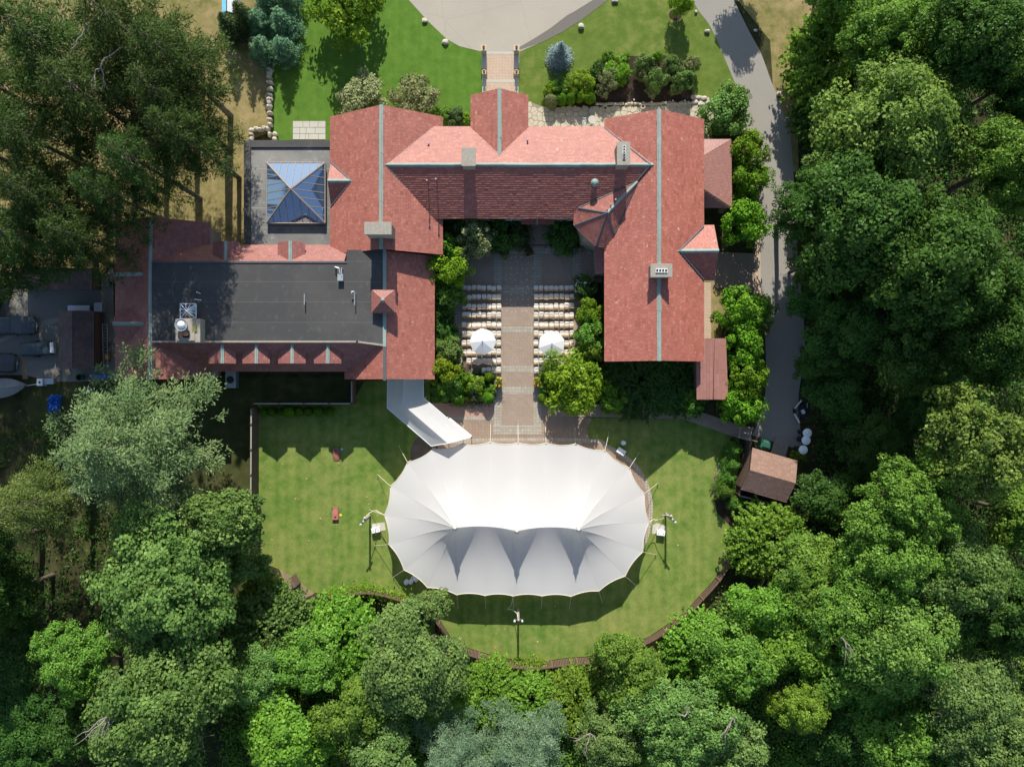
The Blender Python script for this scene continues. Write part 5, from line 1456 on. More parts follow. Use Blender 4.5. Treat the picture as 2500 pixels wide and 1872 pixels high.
# dead branches that show in some crowns
def dead_branch(start, a, ends, z, twigs=3, seed=5):
    db = MB(); rng = np.random.default_rng(seed)
    a = P(a[0], a[1], z)
    for x, y in ends:
        b = P(x, y, z - 0.2); limb(db, a, b, 0.07, 0.02, rng, 4, 0.10)
        for k in range(twigs):
            t = rng.uniform(0.4, 0.9); c = a.lerp(b, t); d = (b - a).normalized()
            limb(db, c, c + d * rng.uniform(.4, .9) + Vector((rng.uniform(-.6, .6), rng.uniform(-.6, .6), 0.1)), 0.025, 0.01, rng, 2, 0.1)
    par = [o for o in bpy.data.objects if o.get("label", "").startswith(start)][0]
    ob = db.build("dead_branch", MT['palebark'], None)
    bpy.context.view_layer.update()
    ob.parent = par; ob.matrix_parent_inverse = par.matrix_world.inverted()
dead_branch("wide deep green maple with a bare", (262, 1750), ((200, 1808), (225, 1815), (245, 1810), (185, 1800), (270, 1806), (285, 1790)), 14.2)
dead_branch("wide blue-green crown at the bottom", (1790, 1752), ((1768, 1800), (1742, 1812), (1800, 1775)), 9.6, 2, 6)
dead_branch("wide blue-green crown at the bottom", (1672, 1748), ((1655, 1740), (1680, 1735)), 10.2, 4, 7)
dead_branch("small yellow-green tree with a pale", (1995, 1690), ((1980, 1715),), 8.5, 1, 8)
dead_branch("olive-tinged oak", (2055, 1555), ((2088, 1600), (2070, 1600)), 12.6, 2, 9)
dead_branch("tall open yellow-green sycamore", (2440, 1060), ((2470, 1020), (2480, 1100), (2400, 1110)), 16.0, 3, 10)
dead_branch("greyish green tree right of the blue-green", (1440, 1790), ((1400, 1810), (1425, 1840), (1470, 1835)), 7.0, 4, 11)
dead_branch("tall olive hemlock beside the dry grass", (205, 75), ((230, 50), (180, 120), (240, 30)), 18.6, 3, 12)
dead_branch("broad dark hemlock in the middle", (250, 150), ((220, 200), (256, 215), (280, 130)), 18.2, 3, 13)
# ------------------------------------------------------------------ the sailcloth tent
tips = [(1197, 1078.5), (1265, 1080), (1333, 1081), (1405, 1083), (1477, 1099), (1537, 1142), (1574, 1204), (1585, 1274.5), (1569.5, 1347), (1526.5, 1406), (1462, 1442.5),
        (1394, 1455.5), (1323.5, 1454.5), (1253, 1454.5), (1184, 1453.5), (1115, 1451.5), (1043.5, 1434), (986, 1391), (949, 1328.5), (938, 1257), (953, 1186), (995, 1128), (1057, 1096), (1128, 1083)]
ZE, ZP = 2.45, 6.3
tent = empty("sailcloth_tent", P(1262, 1265), "huge white sailcloth tent with three peaks on the back lawn", "tent")
peaks = [P(1110, 1289.5, ZP), P(1262, 1297, ZP), P(1413, 1293, ZP)]
tipw = [P(x, y, ZE) for x, y in tips]
def ridge_pt(x):
    """point on the sagging ridge line at world x (clamped to the end peaks)"""
    if x <= peaks[0].x: return peaks[0].copy()
    if x >= peaks[2].x: return peaks[2].copy()
    a, b = (peaks[0], peaks[1]) if x < peaks[1].x else (peaks[1], peaks[2])
    t = (x - a.x) / (b.x - a.x)
    p = a.lerp(b, t); p.z -= 1.75 * (4 * t * (1 - t)) ** 0.85
    return p
nt = len(tips)
for i in range(nt):
    a, b = tipw[i], tipw[(i + 1) % nt]
    cen = Vector(((a.x + b.x) / 2, (a.y + b.y) / 2, 0))
    NU, NV = 10, 18
    grid = []
    inn = Vector((peaks[1].x, peaks[1].y, 0))
    for u in range(NU + 1):
        t = u / NU
        e = a.lerp(b, t)
        sc = 4 * t * (1 - t)
        rp_ = ridge_pt(a.x + (b.x - a.x) * t)
        dirn = Vector((rp_.x - e.x, rp_.y - e.y, 0)).normalized()
        e = e + dirn * (0.20 * sc) + Vector((0, 0, 0.10 * sc))
        col_ = []
        for v in range(NV + 1):
            s = v / NV
            q = e.lerp(rp_, s)
            L = math.hypot(rp_.x - e.x, rp_.y - e.y)
            # concave profile: steep at the peaks, flatter at the eave
            near = max(0.0, 1 - (rp_ - min(peaks, key=lambda k: (k - rp_).length)).length / 3.0)
            g = 0.28 * s + 0.72 * s ** (2.5 + 1.3 * near)
            q.z = e.z + (rp_.z - e.z) * g - 0.045 * sc * math.sin(math.pi * s)
            col_.append(q)
        grid.append(col_)
    m = MB()
    n0 = len(m.v)
    for c_ in grid: m.v.extend([tuple(q) for q in c_])
    for u in range(NU):
        for v in range(NV):
            k = u * (NV + 1) + v; k2 = k + NV + 1
            m.f.append((k, k2, k2 + 1, k + 1)); m.t.append(0.5)
    m.build("panel", MT['sail'], tent, smooth=True)
    # seam and rope edge
    m = MB(); m.path([q + Vector((0, 0, 0.012)) for q in grid[0]], 0.009, 5); m.build("seam", MT['sail_seam'], tent)
    m = MB(); m.path([c_[0] for c_ in grid], 0.035, 6); m.build("edge_rope", MT['rope'], tent)
    # side pole, guy rope, stake
    o_ = Vector((a.x - peaks[1].x * 0.0, a.y, 0))
    cx_ = ridge_pt(a.x)
    out = Vector((a.x - cx_.x, a.y - cx_.y, 0)).normalized()
    m = MB(); m.tube((a.x - out.x * .05, a.y - out.y * .05, 0), (a.x - out.x * .02, a.y - out.y * .02, ZE + 0.12), 0.045, 0.045, 8); m.build("side_pole", MT['wood_light'], tent)
    st = Vector((a.x + out.x * 1.75, a.y + out.y * 1.75, 0.25))
    m = MB(); m.tube(a, st, 0.022, 0.022, 6); m.build("guy_rope", MT['rope'], tent)
    m = MB(); m.tube((st.x, st.y, 0), (st.x + out.x * .05, st.y + out.y * .05, 0.42), 0.035, 0.03, 8); m.build("stake", MT['steel'], tent)
for p in peaks:
    m = MB(); m.tube((p.x, p.y, 0), (p.x, p.y, ZP - 0.1), 0.09, 0.08, 10); m.build("centre_pole", MT['wood_light'], tent)
    m = MB(); m.lathe([(0.26, -0.30), (0.12, 0.0), (0.07, 0.08), (0.03, 0.3)], p, 14); m.build("peak_cap", MT['sail_seam'], tent, smooth=True)
    m = MB()
    for dx, dy in ((0.28, 0.1), (-0.25, 0.05), (0.1, -0.25)):
        m.tube(p + Vector((0, 0, 0.05)), p + Vector((dx, dy, -0.15)), 0.02)
    m.build("peak_ties", MT['rope'], tent)

# connecting canopy ------------------------------------------------------
can = empty("entrance_canopy", P(1010, 1000), "white fabric canopy bending from the service wing to the tent", "canopy")
zr_c, ze_c = 3.7, 2.7
def canopy_quad(pts):
    m = MB(); NU = 8
    (a, b, c_, d) = pts
    for i in range(NU):
        for j in range(4):
            def q(u, v):
                p = a.lerp(b, u).lerp(d.lerp(c_, u), v); p.z -= 0.12 * math.sin(math.pi * u) * math.sin(math.pi * v) + 0.05 * math.sin(math.pi * v); return p
            m.poly([q(i / NU, j / 4), q((i + 1) / NU, j / 4), q((i + 1) / NU, (j + 1) / 4), q(i / NU, (j + 1) / 4)])
    o = m.build("canopy_panel", MT['sail'], can, smooth=True); return o
r0, r1, r2 = P(985.5, 915, zr_c), P(982, 986, zr_c), P(1093, 1082, zr_c)
w0, w1, w2 = P(946, 915, ze_c), P(945.5, 996, ze_c), P(1053, 1089, ze_c)
e0, e1, e2 = P(1033, 915, ze_c), P(1034, 971, ze_c), P(1148, 1068, ze_c)
canopy_quad([w0, w1, r1, r0]); canopy_quad([w1, w2, r2, r1]); canopy_quad([e1, e0, r0, r1]); canopy_quad([e2, e1, r1, r2])
for k, pts in enumerate(([w0, w1, w2], [e0, e1, e2])):
    m = MB(); m.path(pts, 0.04); m.build("edge_rail", MT['white'], can)
m = MB(); m.path([w2, r2, e2], 0.04); m.build("edge_rail", MT['white'], can)
for q in (w0, w1, w2, e0, e1, e2, w1.lerp(w2, 0.5), e1.lerp(e2, 0.5)):
    m = MB(); m.tube((q.x, q.y, 0), (q.x, q.y, ze_c), 0.045); m.build("pole", MT['white'], can)
def valance(a, b, drop=0.35):
    m = MB(); n = 12
    for i in range(n):
        p, q = a.lerp(b, i / n), a.lerp(b, (i + 1) / n)
        m.poly([p, q, q - Vector((0, 0, drop)), p - Vector((0, 0, drop))])
    m.build("valance", MT['sail'], can)
valance(w1, w2); valance(e1, e2); valance(w0, w1); valance(e0, e1)
rl = MB(); a, b = P(1096, 1022, 2.3), P(1150, 1066, 2.3); rl.tube(a, b, 0.16, 0.16, 10); rl.build("rolled_side_curtain", MT['sail'], can)

# ------------------------------------------------------------------ umbrellas
for i, (x, y, lab, turn) in enumerate(((1178, 833, "white canvas umbrella over the left-hand chairs", 0.1), (1347.5, 839, "white canvas umbrella over the right-hand chairs", 0.3))):
    q = P(x, y, 2.9)
    u = empty("patio_umbrella", (q.x, q.y, 0), lab, "umbrella", "courtyard umbrellas", rz=turn)
    Ru = 32.5 * (H - 2.5) / F
    for k in range(8):
        m = MB(); a0, a1 = k * math.pi / 4, (k + 1) * math.pi / 4
        N = 5
        for s in range(N):
            for w in range(3):
                def q2(f, g):
                    r = Ru * f; a = a0 + (a1 - a0) * g
                    r *= 1 - 0.06 * (4 * g * (1 - g)) * f
                    return (r * math.cos(a), r * math.sin(a), 2.95 - 0.55 * f - 0.06 * f * f - 0.07 * 4 * g * (1 - g) * f * (1 - f))
                f0, f1, g0, g1 = s / N, (s + 1) / N, w / 3, (w + 1) / 3
                m.poly([q2(f0, g0), q2(f1, g0), q2(f1, g1), q2(f0, g1)] if s else [q2(f0, g0), q2(f1, g0), q2(f1, g1)])
        m.build("canopy_panel", MT['umbrella'], u, smooth=True, local=True)
        m = MB(); m.tube((0, 0, 2.93), (Ru * math.cos(a0), Ru * math.sin(a0), 2.32), 0.012); m.build("rib", MT['wood_light'], u, local=True)
    m = MB(); m.tube((0, 0, 0.05), (0, 0, 2.95), 0.024); m.build("pole", MT['wood_light'], u, local=True)
    m = MB(); m.lathe([(0.035, 2.93), (0.05, 3.0), (0.02, 3.08)], (0, 0, 0), 10); m.build("finial", MT['black'], u, local=True)
    m = MB(); m.lathe([(0.26, 0.05), (0.26, 0.12), (0.06, 0.16), (0.05, 0.3)], (0, 0, 0), 16); m.build("base", MT['black'], u, local=True)

# ------------------------------------------------------------------ chairs
ORD = ["first", "second", "third", "fourth", "fifth", "sixth", "seventh", "eighth", "ninth", "tenth"]
def rounded_box(w, d, h, r, n=4, z=0.0, crown=0.0):
    m = MB(); pts = []
    for cx_, cy_, a0 in ((w / 2 - r, d / 2 - r, 0), (-w / 2 + r, d / 2 - r, 90), (-w / 2 + r, -d / 2 + r, 180), (w / 2 - r, -d / 2 + r, 270)):
        for i in range(n + 1):
            a = R(a0 + 90 * i / n); pts.append((cx_ + r * math.cos(a), cy_ + r * math.sin(a)))
    lo = [(x, y, z) for x, y in pts]; mid = [(x, y, z + h * 0.6) for x, y in pts]; hi = [(x * 0.86, y * 0.86, z + h) for x, y in pts]; top = [(x * 0.4, y * 0.4, z + h + crown) for x, y in pts]
    L = len(pts)
    for A, B in ((lo, mid), (mid, hi), (hi, top)):
        for i in range(L):
            j = (i + 1) % L; m.poly([A[i], A[j], B[j], B[i]])
    m.poly(top); m.poly(list(reversed(lo)))
    return m
def make_chair():
    c = empty("folding_chair", (0, 0, 0), "x", "chair", "ceremony chairs")
    m = MB(); m.box((0, 0, 0.42), (0.40, 0.40, 0.03)); m.build("seat", MT['wood_light'], c, local=True)
    rounded_box(0.455, 0.44, 0.06, 0.14, 4, 0.436, 0.015).build("cushion", MT['cushion'], c, smooth=True, local=True)
    for sx in (-1, 1):
        m = MB(); m.tube((sx * 0.19, 0.2, 0.0), (sx * 0.19, -0.20, 0.5), 0.016, 0.016, 6); m.build("leg", MT['wood_light'], c, local=True)
        m = MB(); m.tube((sx * 0.17, -0.24, 0.0), (sx * 0.17, 0.17, 0.42), 0.016, 0.016, 6); m.build("leg", MT['wood_light'], c, local=True)
    b = MB()
    for sx in (-1, 1): b.tube((sx * 0.20, -0.19, 0.45), (sx * 0.20, -0.33, 0.88), 0.013, 0.013, 6)
    b.box((0, -0.325, 0.86), (0.40, 0.022, 0.05), rx=R(-18)); b.box((0, -0.23, 0.55), (0.40, 0.02, 0.04), rx=R(-20))
    b.build("back_frame", MT['wood_light'], c, local=True)
    for k in range(3):
        s = MB(); s.box(((k - 1) * 0.09, -0.29, 0.70), (0.03, 0.015, 0.28), rx=R(-21)); s.build("slat", MT['wood_light'], c, local=True)
    return c
proto = make_chair(); first = True
rows_y = [703, 724, 747, 767, 791, 813, 835, 857, 880, 901]
for side in (0, 1):
    blk = "left of the aisle" if side == 0 else "right of the aisle"
    for r_, y in enumerate(rows_y):
        drift = random.uniform(-1.0, 1.0)
        for k in range(8):        # k = 0 at the aisle
            if side == 0:
                if r_ == 8 and k > 6: continue
                if r_ == 9 and k > 3: continue
                x = 1218 - 12.15 * k
            else:
                if r_ == 8 and k > 5: continue
                if r_ == 9 and k > 4: continue
                x = 1309 + 12.4 * k
            o = proto if first else copy_tree(proto); first = False
            q = P(x + random.uniform(-0.7, 0.7), y + drift * k / 3 + random.uniform(-1.2, 1.2), 0.47)
            o.location = (q.x, q.y, 0.046); o.rotation_euler = (0, 0, R(random.uniform(-8, 8)))
            o["label"] = f"cream-cushioned wooden chair, {ORD[k]} from the aisle in the {ORD[r_]} row, {blk}"
m = MB()
for _ in range(26):
    pass
pet = [(1235 + 13 * (i % 6) + random.uniform(-3, 3), 625 + 15 * (i // 6) + 3 * ((i % 6) % 2) + random.uniform(-3, 3)) for i in range(60)]
for x, y in pet:
    q = P(x, y); s = random.uniform(0.035, 0.06); a = random.uniform(0, 6)
    m.poly([(q.x + s * math.cos(a + t), q.y + s * math.sin(a + t), 0.06 + 0.015 * (j % 2)) for j, t in enumerate((0, 1.3, 2.5, 3.8, 5.0))], random.random())
tag(m.build("flower_petals", MT['fl_white']), "white petals strewn along the courtyard aisle", "petals", kind='stuff')
m = MB(); q = P(1350, 569, 0.75); t_ = empty("bistro_table", (q.x, q.y, 0), "small round grey table by the courtyard doorway", "table")
m.lathe([(0.05, 0.04), (0.04, 0.70), (0.24, 0.71), (0.24, 0.74)], (0, 0, 0), 20); m.build("table_top", MT['steel'], t_, local=True)
m = MB(); m.lathe([(0.2, 0), (0.2, 0.03)], (0, 0, 0), 14); m.build("base", MT['black'], t_, local=True)
q = P(1117, 889, 0.6); b_ = empty("blue_barrel", (q.x, q.y, 0), "blue plastic barrel beside the last left-hand chair rows", "barrel")
m = MB(); m.lathe([(0.14, 0), (0.17, 0.5), (0.18, 0.55), (0.15, 0.56)], (0, 0, 0), 16); m.build("body", MT['blue'], b_, local=True)
m = MB(); m.lathe([(0.15, 0.56), (0.13, 0.6)], (0, 0, 0), 16); m.build("lid", MT['blue'], b_, local=True)
gr = empty("slatted_bench", P(1122, 893, 0.05), "dark slatted bench beside the blue barrel", "bench")
for i in range(6):
    q = P(1128 + 3.2 * i, 897, 0.42); m = MB(); m.box((q.x, q.y, 0.42), (0.08, 1.1, 0.03)); m.build("slat", MT['wood'], gr)
for dx, dy in ((1129, 886), (1143, 886), (1129, 908), (1143, 908)):
    q = P(dx, dy, 0.2); m = MB(); m.box((q.x, q.y, 0.2), (0.06, 0.06, 0.4)); m.build("leg", MT['wood'], gr)

# ------------------------------------------------------------------ fences
def fence(name, pts, hgt, label, step=0.13, gap=0.02, mat='wood', railmat='wood_grey', post_every=2.4, solid=False, z0=0.0):
    w = [P(x, y) for x, y in pts]
    root = empty(name, w[0], label, "fence")
    bm_ = MB(); rl_ = []
    acc = 0.0; posts = [w[0]]
    for a, b in zip(w[:-1], w[1:]):
        d = b - a; L = d.length; ang = math.atan2(d.y, d.x); dn = d.normalized()
        n = max(1, int(L / step))
        for i in range(n):
            p = a + dn * ((i + 0.5) * L / n); hh = hgt + random.uniform(-0.02, 0.02)
            bm_.box((p.x, p.y, hh / 2 + z0), (L / n - gap, 0.022, hh), ang, tint=random.random())
        rl_.append((a, b, ang, L))
        t = post_every - acc
        while t < L: posts.append(a + dn * t); t += post_every
        acc = (acc + L) % post_every
    posts.append(w[-1])
    bm_.build("boards", MT[mat], root)["kind"] = 'stuff'
    for a, b, ang, L in rl_:
        c_ = (a + b) / 2
        m = MB(); m.box((c_.x, c_.y, hgt + 0.05 + z0), (L + 0.03, 0.13, 0.045), ang); m.build("top_rail", MT[railmat], root)
    for p in posts:
        m = MB(); m.box((p.x, p.y, hgt / 2 + 0.09 + z0), (0.13, 0.13, hgt + 0.18)); m.build("post", MT[mat], root)
    return root
fence("board_fence", [(631, 1392), (630, 1200), (631, 996)], 2.2, "tall brown board fence along the left side of the back lawn", 0.14, 0.004)
fence("board_fence", [(636, 984), (868, 984)], 2.1, "weathered board fence running above the row of clipped globes", 0.14, 0.004)
fence("board_fence", [(869, 983), (869, 930)], 2.1, "short board fence joining the service wing to the yard fence", 0.14, 0.004)
fence("picket_fence", catmull([(800, 1451), (867, 1439), (922, 1438), (989, 1456), (1024, 1466), (1064, 1498), (1094, 1548), (1112, 1572)], 3), 1.75, "curved brown picket fence along the lower left lawn edge", 0.14, 0.045, railmat='wood')
fence("picket_fence", catmull([(1113, 1573), (1167, 1590), (1224, 1607), (1288, 1617), (1335, 1614), (1391, 1606), (1440, 1603), (1510, 1587)], 3), 1.75, "curved brown picket fence along the lawn's bottom edge", 0.14, 0.045, railmat='wood')
fence("picket_fence", catmull([(1512, 1586), (1586, 1554), (1636, 1520), (1670, 1497), (1703, 1460), (1737, 1423), (1763, 1389), (1788, 1338), (1806, 1296)], 3), 1.3, "brown picket fence along the lower right lawn edge", 0.14, 0.045, railmat='wood')
fence("shed_fence", [(1820, 1078), (1812, 1120), (1800, 1170), (1793, 1202)], 1.7, "brown board fence on the left side of the shed", 0.14, 0.01, railmat='wood')
fence("shed_fence", [(1793, 1204), (1828, 1213), (1868, 1222)], 1.5, "grey-railed board fence below the shed", 0.14, 0.01)
lat = empty("lattice_panel", P(722, 1440), "brown wooden lattice panel at the lawn's lower left corner", "lattice")
A_, B_ = P(716, 1412), P(745, 1452)
d = B_ - A_; ang = math.atan2(d.y, d.x); nrm_ = Vector((d.y, -d.x, 0)).normalized()
for i in range(9):
    p = A_ + d * (i / 8); m = MB(); m.tube((p.x, p.y, 0.0), (p.x + nrm_.x * 1.2, p.y + nrm_.y * 1.2, 2.0), 0.03); m.build("slat", MT['wood_grey'], lat)
for k in range(6):
    f = k / 5; a = A_ + nrm_ * 1.2 * f; b = B_ + nrm_ * 1.2 * f
    m = MB(); m.tube((a.x, a.y, 2.0 * f + .03), (b.x, b.y, 2.0 * f + .03), 0.03); m.build("rail", MT['wood_grey'], lat)
m = MB(); q = P(716, 1420, 1.4); m.box((q.x, q.y, 0.9), (0.3, 1.0, 1.8), 0.5); m.build("end_board", MT['wood'], lat)
# pergola gate
pg = empty("garden_gate", P(1822, 1062), "open timber frame gate between garden path and road end", "gate")
for x, y in ((1806, 1044), (1835, 1048), (1803, 1066), (1831, 1072)):
    q = P(x, y, 2.2); m = MB(); m.box((q.x, q.y, 1.1), (0.1, 0.1, 2.2)); m.build("post", MT['wood_grey'], pg)
for a, b in (((1809, 1042), (1803, 1070)), ((1838, 1042), (1828, 1076)), ((1803, 1066), (1850, 1078)), ((1822, 1042), (1840, 1046)), ((1815, 1056), (1836, 1060))):
    m = MB(); m.tube(P(*a, 2.25), P(*b, 2.25), 0.05, 0.05, 5); m.build("beam", MT['wood_grey'], pg)

# ------------------------------------------------------------------ stone wall, boulders, piers
def rock(name, c, s, mat, parent=None, seed=0, label=None, cat="boulder", group=None):
    rng = np.random.default_rng(seed)
    import bmesh
    bm = bmesh.new(); bmesh.ops.create_icosphere(bm, subdivisions=2, radius=1.0)
    ph = rng.uniform(0, 6, 6)
    for v in bm.verts:
        k = 1 + 0.14 * math.sin(2.3 * v.co.x + ph[0]) + 0.13 * math.sin(2.9 * v.co.y + ph[1]) + 0.10 * math.sin(4 * v.co.z + ph[2]) + rng.normal(0, 0.03)
        v.co = Vector((math.copysign(abs(v.co.x) ** 0.75, v.co.x) * s[0], math.copysign(abs(v.co.y) ** 0.75, v.co.y) * s[1], v.co.z * s[2])) * k
    me = bpy.data.meshes.new(name); bm.to_mesh(me); bm.free()
    o = link(name, me, parent, mat)
    o.location = Vector(c) - (parent.location if parent else Vector((0, 0, 0)))
    o.rotation_euler = (0, 0, rng.uniform(-0.3, 0.3))
    if label: tag(o, label, cat, group)
    return o
sw_ = empty("dry_stone_wall", P(657, 250), "dry stone wall between dry grass and front lawn", "wall")
k = 0
ys_ = [172, 181, 190, 203, 218, 232, 243, 252, 263, 277, 293, 304]
for y in ys_:
    rock("stone", P(659 + random.uniform(-1.5, 1.5), y, 0.45), (0.27 + random.uniform(-.03, .05), 0.22 + random.uniform(-.04, .05), 0.42), MT['stone'], sw_, k); k += 1
for x, y in ((655, 316), (645, 314), (634, 317), (625, 315), (616, 318), (613, 330), (615, 340), (660, 330), (672, 328), (671, 339)):
    rock("stone", P(x, y, 0.4), (0.24, 0.22, 0.4), MT['stone'], sw_, k); k += 1
for x, y in ((1690, 236), (1702, 237), (1713, 239), (1722, 237), (1702, 250), (1715, 252)):
    pass
ew_ = empty("terrace_edge_stones", P(1560, 255), "row of pale rounded edging stones between mulch bed and flagstones", "stone edging")
for i in range(34):
    x = 1458 + 7.0 * i
    rock("edging_stone", P(x, 254.5 + random.uniform(-1, 1) - (x - 1458) * 0.008, 0.12), (0.16, 0.14, 0.12), MT['flag'], ew_, 100 + i)
for i, (x, y) in enumerate(((1692, 238), (1706, 238), (1719, 240), (1696, 249), (1712, 253))):
    rock("edging_stone", P(x, y, 0.12), (0.28, 0.2, 0.14), MT['stone'], ew_, 150 + i)
for i, (x, y, s, lab) in enumerate(((1037, 50, .26, "small boulder on the front lawn by the driveway curve"), (1086, 102, .31, "larger boulder on the front lawn nearest the entry walk"), (1419, 64, .30, "boulder on the garden lawn beside the dark driveway patch"),
                      (1501, 2, .27, "boulder at the top edge of the garden lawn"), (1700, 29, .17, "small pale rock at the side road near the lollipop tree"), (1726, 77, .24, "pale rock by the side road below the lollipop tree"),
                      (1844, 75, .17, "small rock on the verge at the road's upper bend"), (1902, 229, .24, "rock on the verge, upper of the lower three"), (1933, 278, .15, "smallest rock on the verge by the woods"), (1922, 292, .25, "pinkish rock on the verge, lowest of all"),
                      (1798, 216, .2, "rock at the road edge beside the dogwood"), (1821, 318, .2, "rock at the road edge below the dogwood"))):
    rock("boulder", P(x, y, 0.15), (s, s * 0.85, s * 0.75), MT['stone'], None, 200 + i, lab, "boulder", "boulders along the drives")
for i, (x, y, big, lab) in enumerate(((1181, 118, 1, "upper left stone pier of the entry walk, topped by a lantern urn"), (1261, 118, 1, "upper right stone pier of the entry walk, topped by a lantern urn"),
                                 (1182, 177, 0, "lower left stone pier of the entry walk near the entrance gable"), (1261, 177, 0, "lower right stone pier of the entry walk near the entrance gable"))):
    h_ = 1.5 if big else 1.15; s = 0.5 if big else 0.36
    q = P(x, y, h_)
    p_ = empty("stone_pier", (q.x, q.y, 0), lab, "pier", "entry walk piers")
    m = MB()
    for lay in range(5):
        m.box((random.uniform(-.01, .01), random.uniform(-.01, .01), h_ * (lay + .5) / 5), (s * random.uniform(.94, 1), s * random.uniform(.94, 1), h_ / 5 - 0.012))
    m.build("shaft", MT['wallstone'], p_, local=True)
    m = MB(); m.box((0, 0, h_ + 0.04), (s * 1.15, s * 1.15, 0.08)); m.build("cap", MT['flag'], p_, local=True, bevel=0.02)
    m = MB(); m.lathe([(0.10, h_ + .08), (0.13, h_ + .12), (0.06, h_ + .18), (0.12, h_ + .3), (0.14, h_ + .44), (0.03, h_ + .6)], (0, 0, 0), 8); m.build("lantern", MT['terracotta'], p_, local=True)
for x, lab in ((1182.5, "left"), (1261, "right")):
    for y0, y1, w_, part in ((128, 172, 0.42, "upper"), (184, 232, 0.30, "lower")):
        a, b = P(x, y0), P(x, y1); c_ = (a + b) / 2
        wl = empty("low_wall", (c_.x, c_.y, 0), f"low stone wall on the {lab} of the entry walk, {part} section", "wall")
        m = MB(); m.box((0, 0, 0.24), (w_, a.y - b.y, 0.48)); m.build("body", MT['wallstone'], wl, local=True)
        m = MB(); m.box((0, 0, 0.51), (w_ * 1.2, a.y - b.y, 0.06)); m.build("coping", MT['slab'], wl, local=True)

# ------------------------------------------------------------------ lamp posts with string lights, boxes, boards
for i, (x, y, ang, lab) in enumerate(((903.5, 1258, 2.6, "wooden lamp post with floodlights left of the tent"), (1624.5, 1253, 0.6, "wooden lamp post with floodlights right of the tent"), (1265, 1487, -1.57, "wooden lamp post with floodlights below the tent"))):
    q = P(x, y)
    lp = empty("lamp_post", (q.x, q.y, 0), lab, "lamp post", "lamp posts around the tent")
    m = MB(); m.box((0, 0, 1.85), (0.2, 0.2, 3.7)); m.build("post", MT['wood_grey'], lp, local=True)
    m = MB(); m.box((0, 0, 3.5), (0.9, 0.10, 0.12), ang + 1.57); m.build("cross_arm", MT['wood'], lp, local=True)
    for s in (-1, 1):
        c_ = Vector((math.cos(ang + 1.57) * 0.36 * s, math.sin(ang + 1.57) * 0.36 * s, 3.62))
        m = MB(); m.tube(c_, c_ + Vector((math.cos(ang) * 0.16, math.sin(ang) * 0.16, 0.05)), 0.06, 0.10, 10); m.build("floodlight", MT['white'], lp, local=True)
    m = MB(); m.lathe([(0.09, 3.7), (0.1, 3.78), (0.03, 3.84)], (0, 0, 0), 8); m.build("post_cap", MT['steel'], lp, local=True)
def cable(name, pts, r, mat, label, cat):
    m = MB(); m.path(catmull([tuple(p) for p in pts], 6), r, 6)
    return tag(m.build(name, mat), label, cat)
cable("string_lights", [P(938, 1257, 2.4), P(925, 1250, 2.0), P(917, 1246, 1.7), P(905, 1250, 2.6), P(892, 1262, 3.3)], 0.035, MT['rope'], "string of lights from the tent's left tip to its lamp post", "string lights")
cable("string_lights", [P(1586, 1275, 2.4), P(1594, 1268, 2.0), P(1605, 1269, 1.8), P(1612, 1264, 2.3), P(1618, 1257, 2.8), P(1632, 1258, 3.4)], 0.035, MT['rope'], "string of lights from the tent's right tip to its lamp post", "string lights")
cable("string_lights", [P(1253, 1456, 2.4), P(1247, 1478, 1.0), P(1240, 1486, 0.3), P(1250, 1488, 0.6), P(1262, 1497, 2.0), P(1264, 1510, 3.4)], 0.035, MT['rope'], "string of lights from the tent's bottom edge to its lamp post", "string lights")
def white_box(x, y, sx, sy, h_, rz, lab, name="cooler_box"):
    q = P(x, y, h_); o = empty(name, (q.x, q.y, 0.03), lab, "cooler", None, rz)
    m = MB(); m.box((0, 0, h_ * 0.42), (sx * .94, sy * .94, h_ * 0.84)); m.build("body", MT['white'], o, local=True, bevel=0.03)
    m = MB(); m.box((0, 0, h_ * 0.92), (sx, sy, h_ * 0.15)); m.build("lid", MT['white'], o, local=True, bevel=0.03)
    for s in (-1, 1):
        m = MB(); m.box((s * sx * 0.3, -sy * 0.1, h_ + 0.01), (0.06, 0.1, 0.02)); m.build("latch", MT['black'], o, local=True)
white_box(917, 1294, 0.82, 0.5, 0.62, 0.22, "white cooler on the pale slab left of the tent")
white_box(1614, 1301, 0.78, 0.5, 0.62, -0.12, "white cooler on the pale slab right of the tent")
white_box(1517, 1102, 0.85, 0.55, 0.5, -0.55, "white cooler on the shaded lawn above the tent's right side")
white_box(1012, 1413, 0.7, 0.4, 0.45, -0.6, "white cooler under the tent's lower left edge")
for i, (x, y, lab) in enumerate(((1523, 1081, "white drum beside the cooler above the tent's right side"), (991, 1422, "white drum under the tent's lower left edge, farther out"), (1002, 1421, "white drum under the tent's lower left edge, nearer the tent"))):
    q = P(x, y, 0.6); o = empty("drum", (q.x, q.y, 0.03), lab, "drum")
    m = MB(); m.lathe([(0.22, 0), (0.24, 0.05), (0.24, 0.5), (0.22, 0.55)], (0, 0, 0), 18); m.build("body", MT['white'], o, local=True)
    m = MB(); m.lathe([(0.23, 0.55), (0.2, 0.6), (0.06, 0.61)], (0, 0, 0), 18); m.build("lid", MT['tank'], o, local=True)
for pts, lab in (([(908, 1278), (939, 1274.5), (942, 1294), (909, 1298)], "left"), ([(1593, 1281), (1605, 1276), (1625, 1284), (1625, 1300), (1592, 1303)], "right")):
    m = MB(); m.prism([P(x, y, 0) + Vector((0, 0, 0.06)) for x, y in reversed(pts)], 0.05)
    tag(m.build("concrete_slab", MT['slab']), f"pale concrete slab on the lawn {lab} of the tent", "slab")
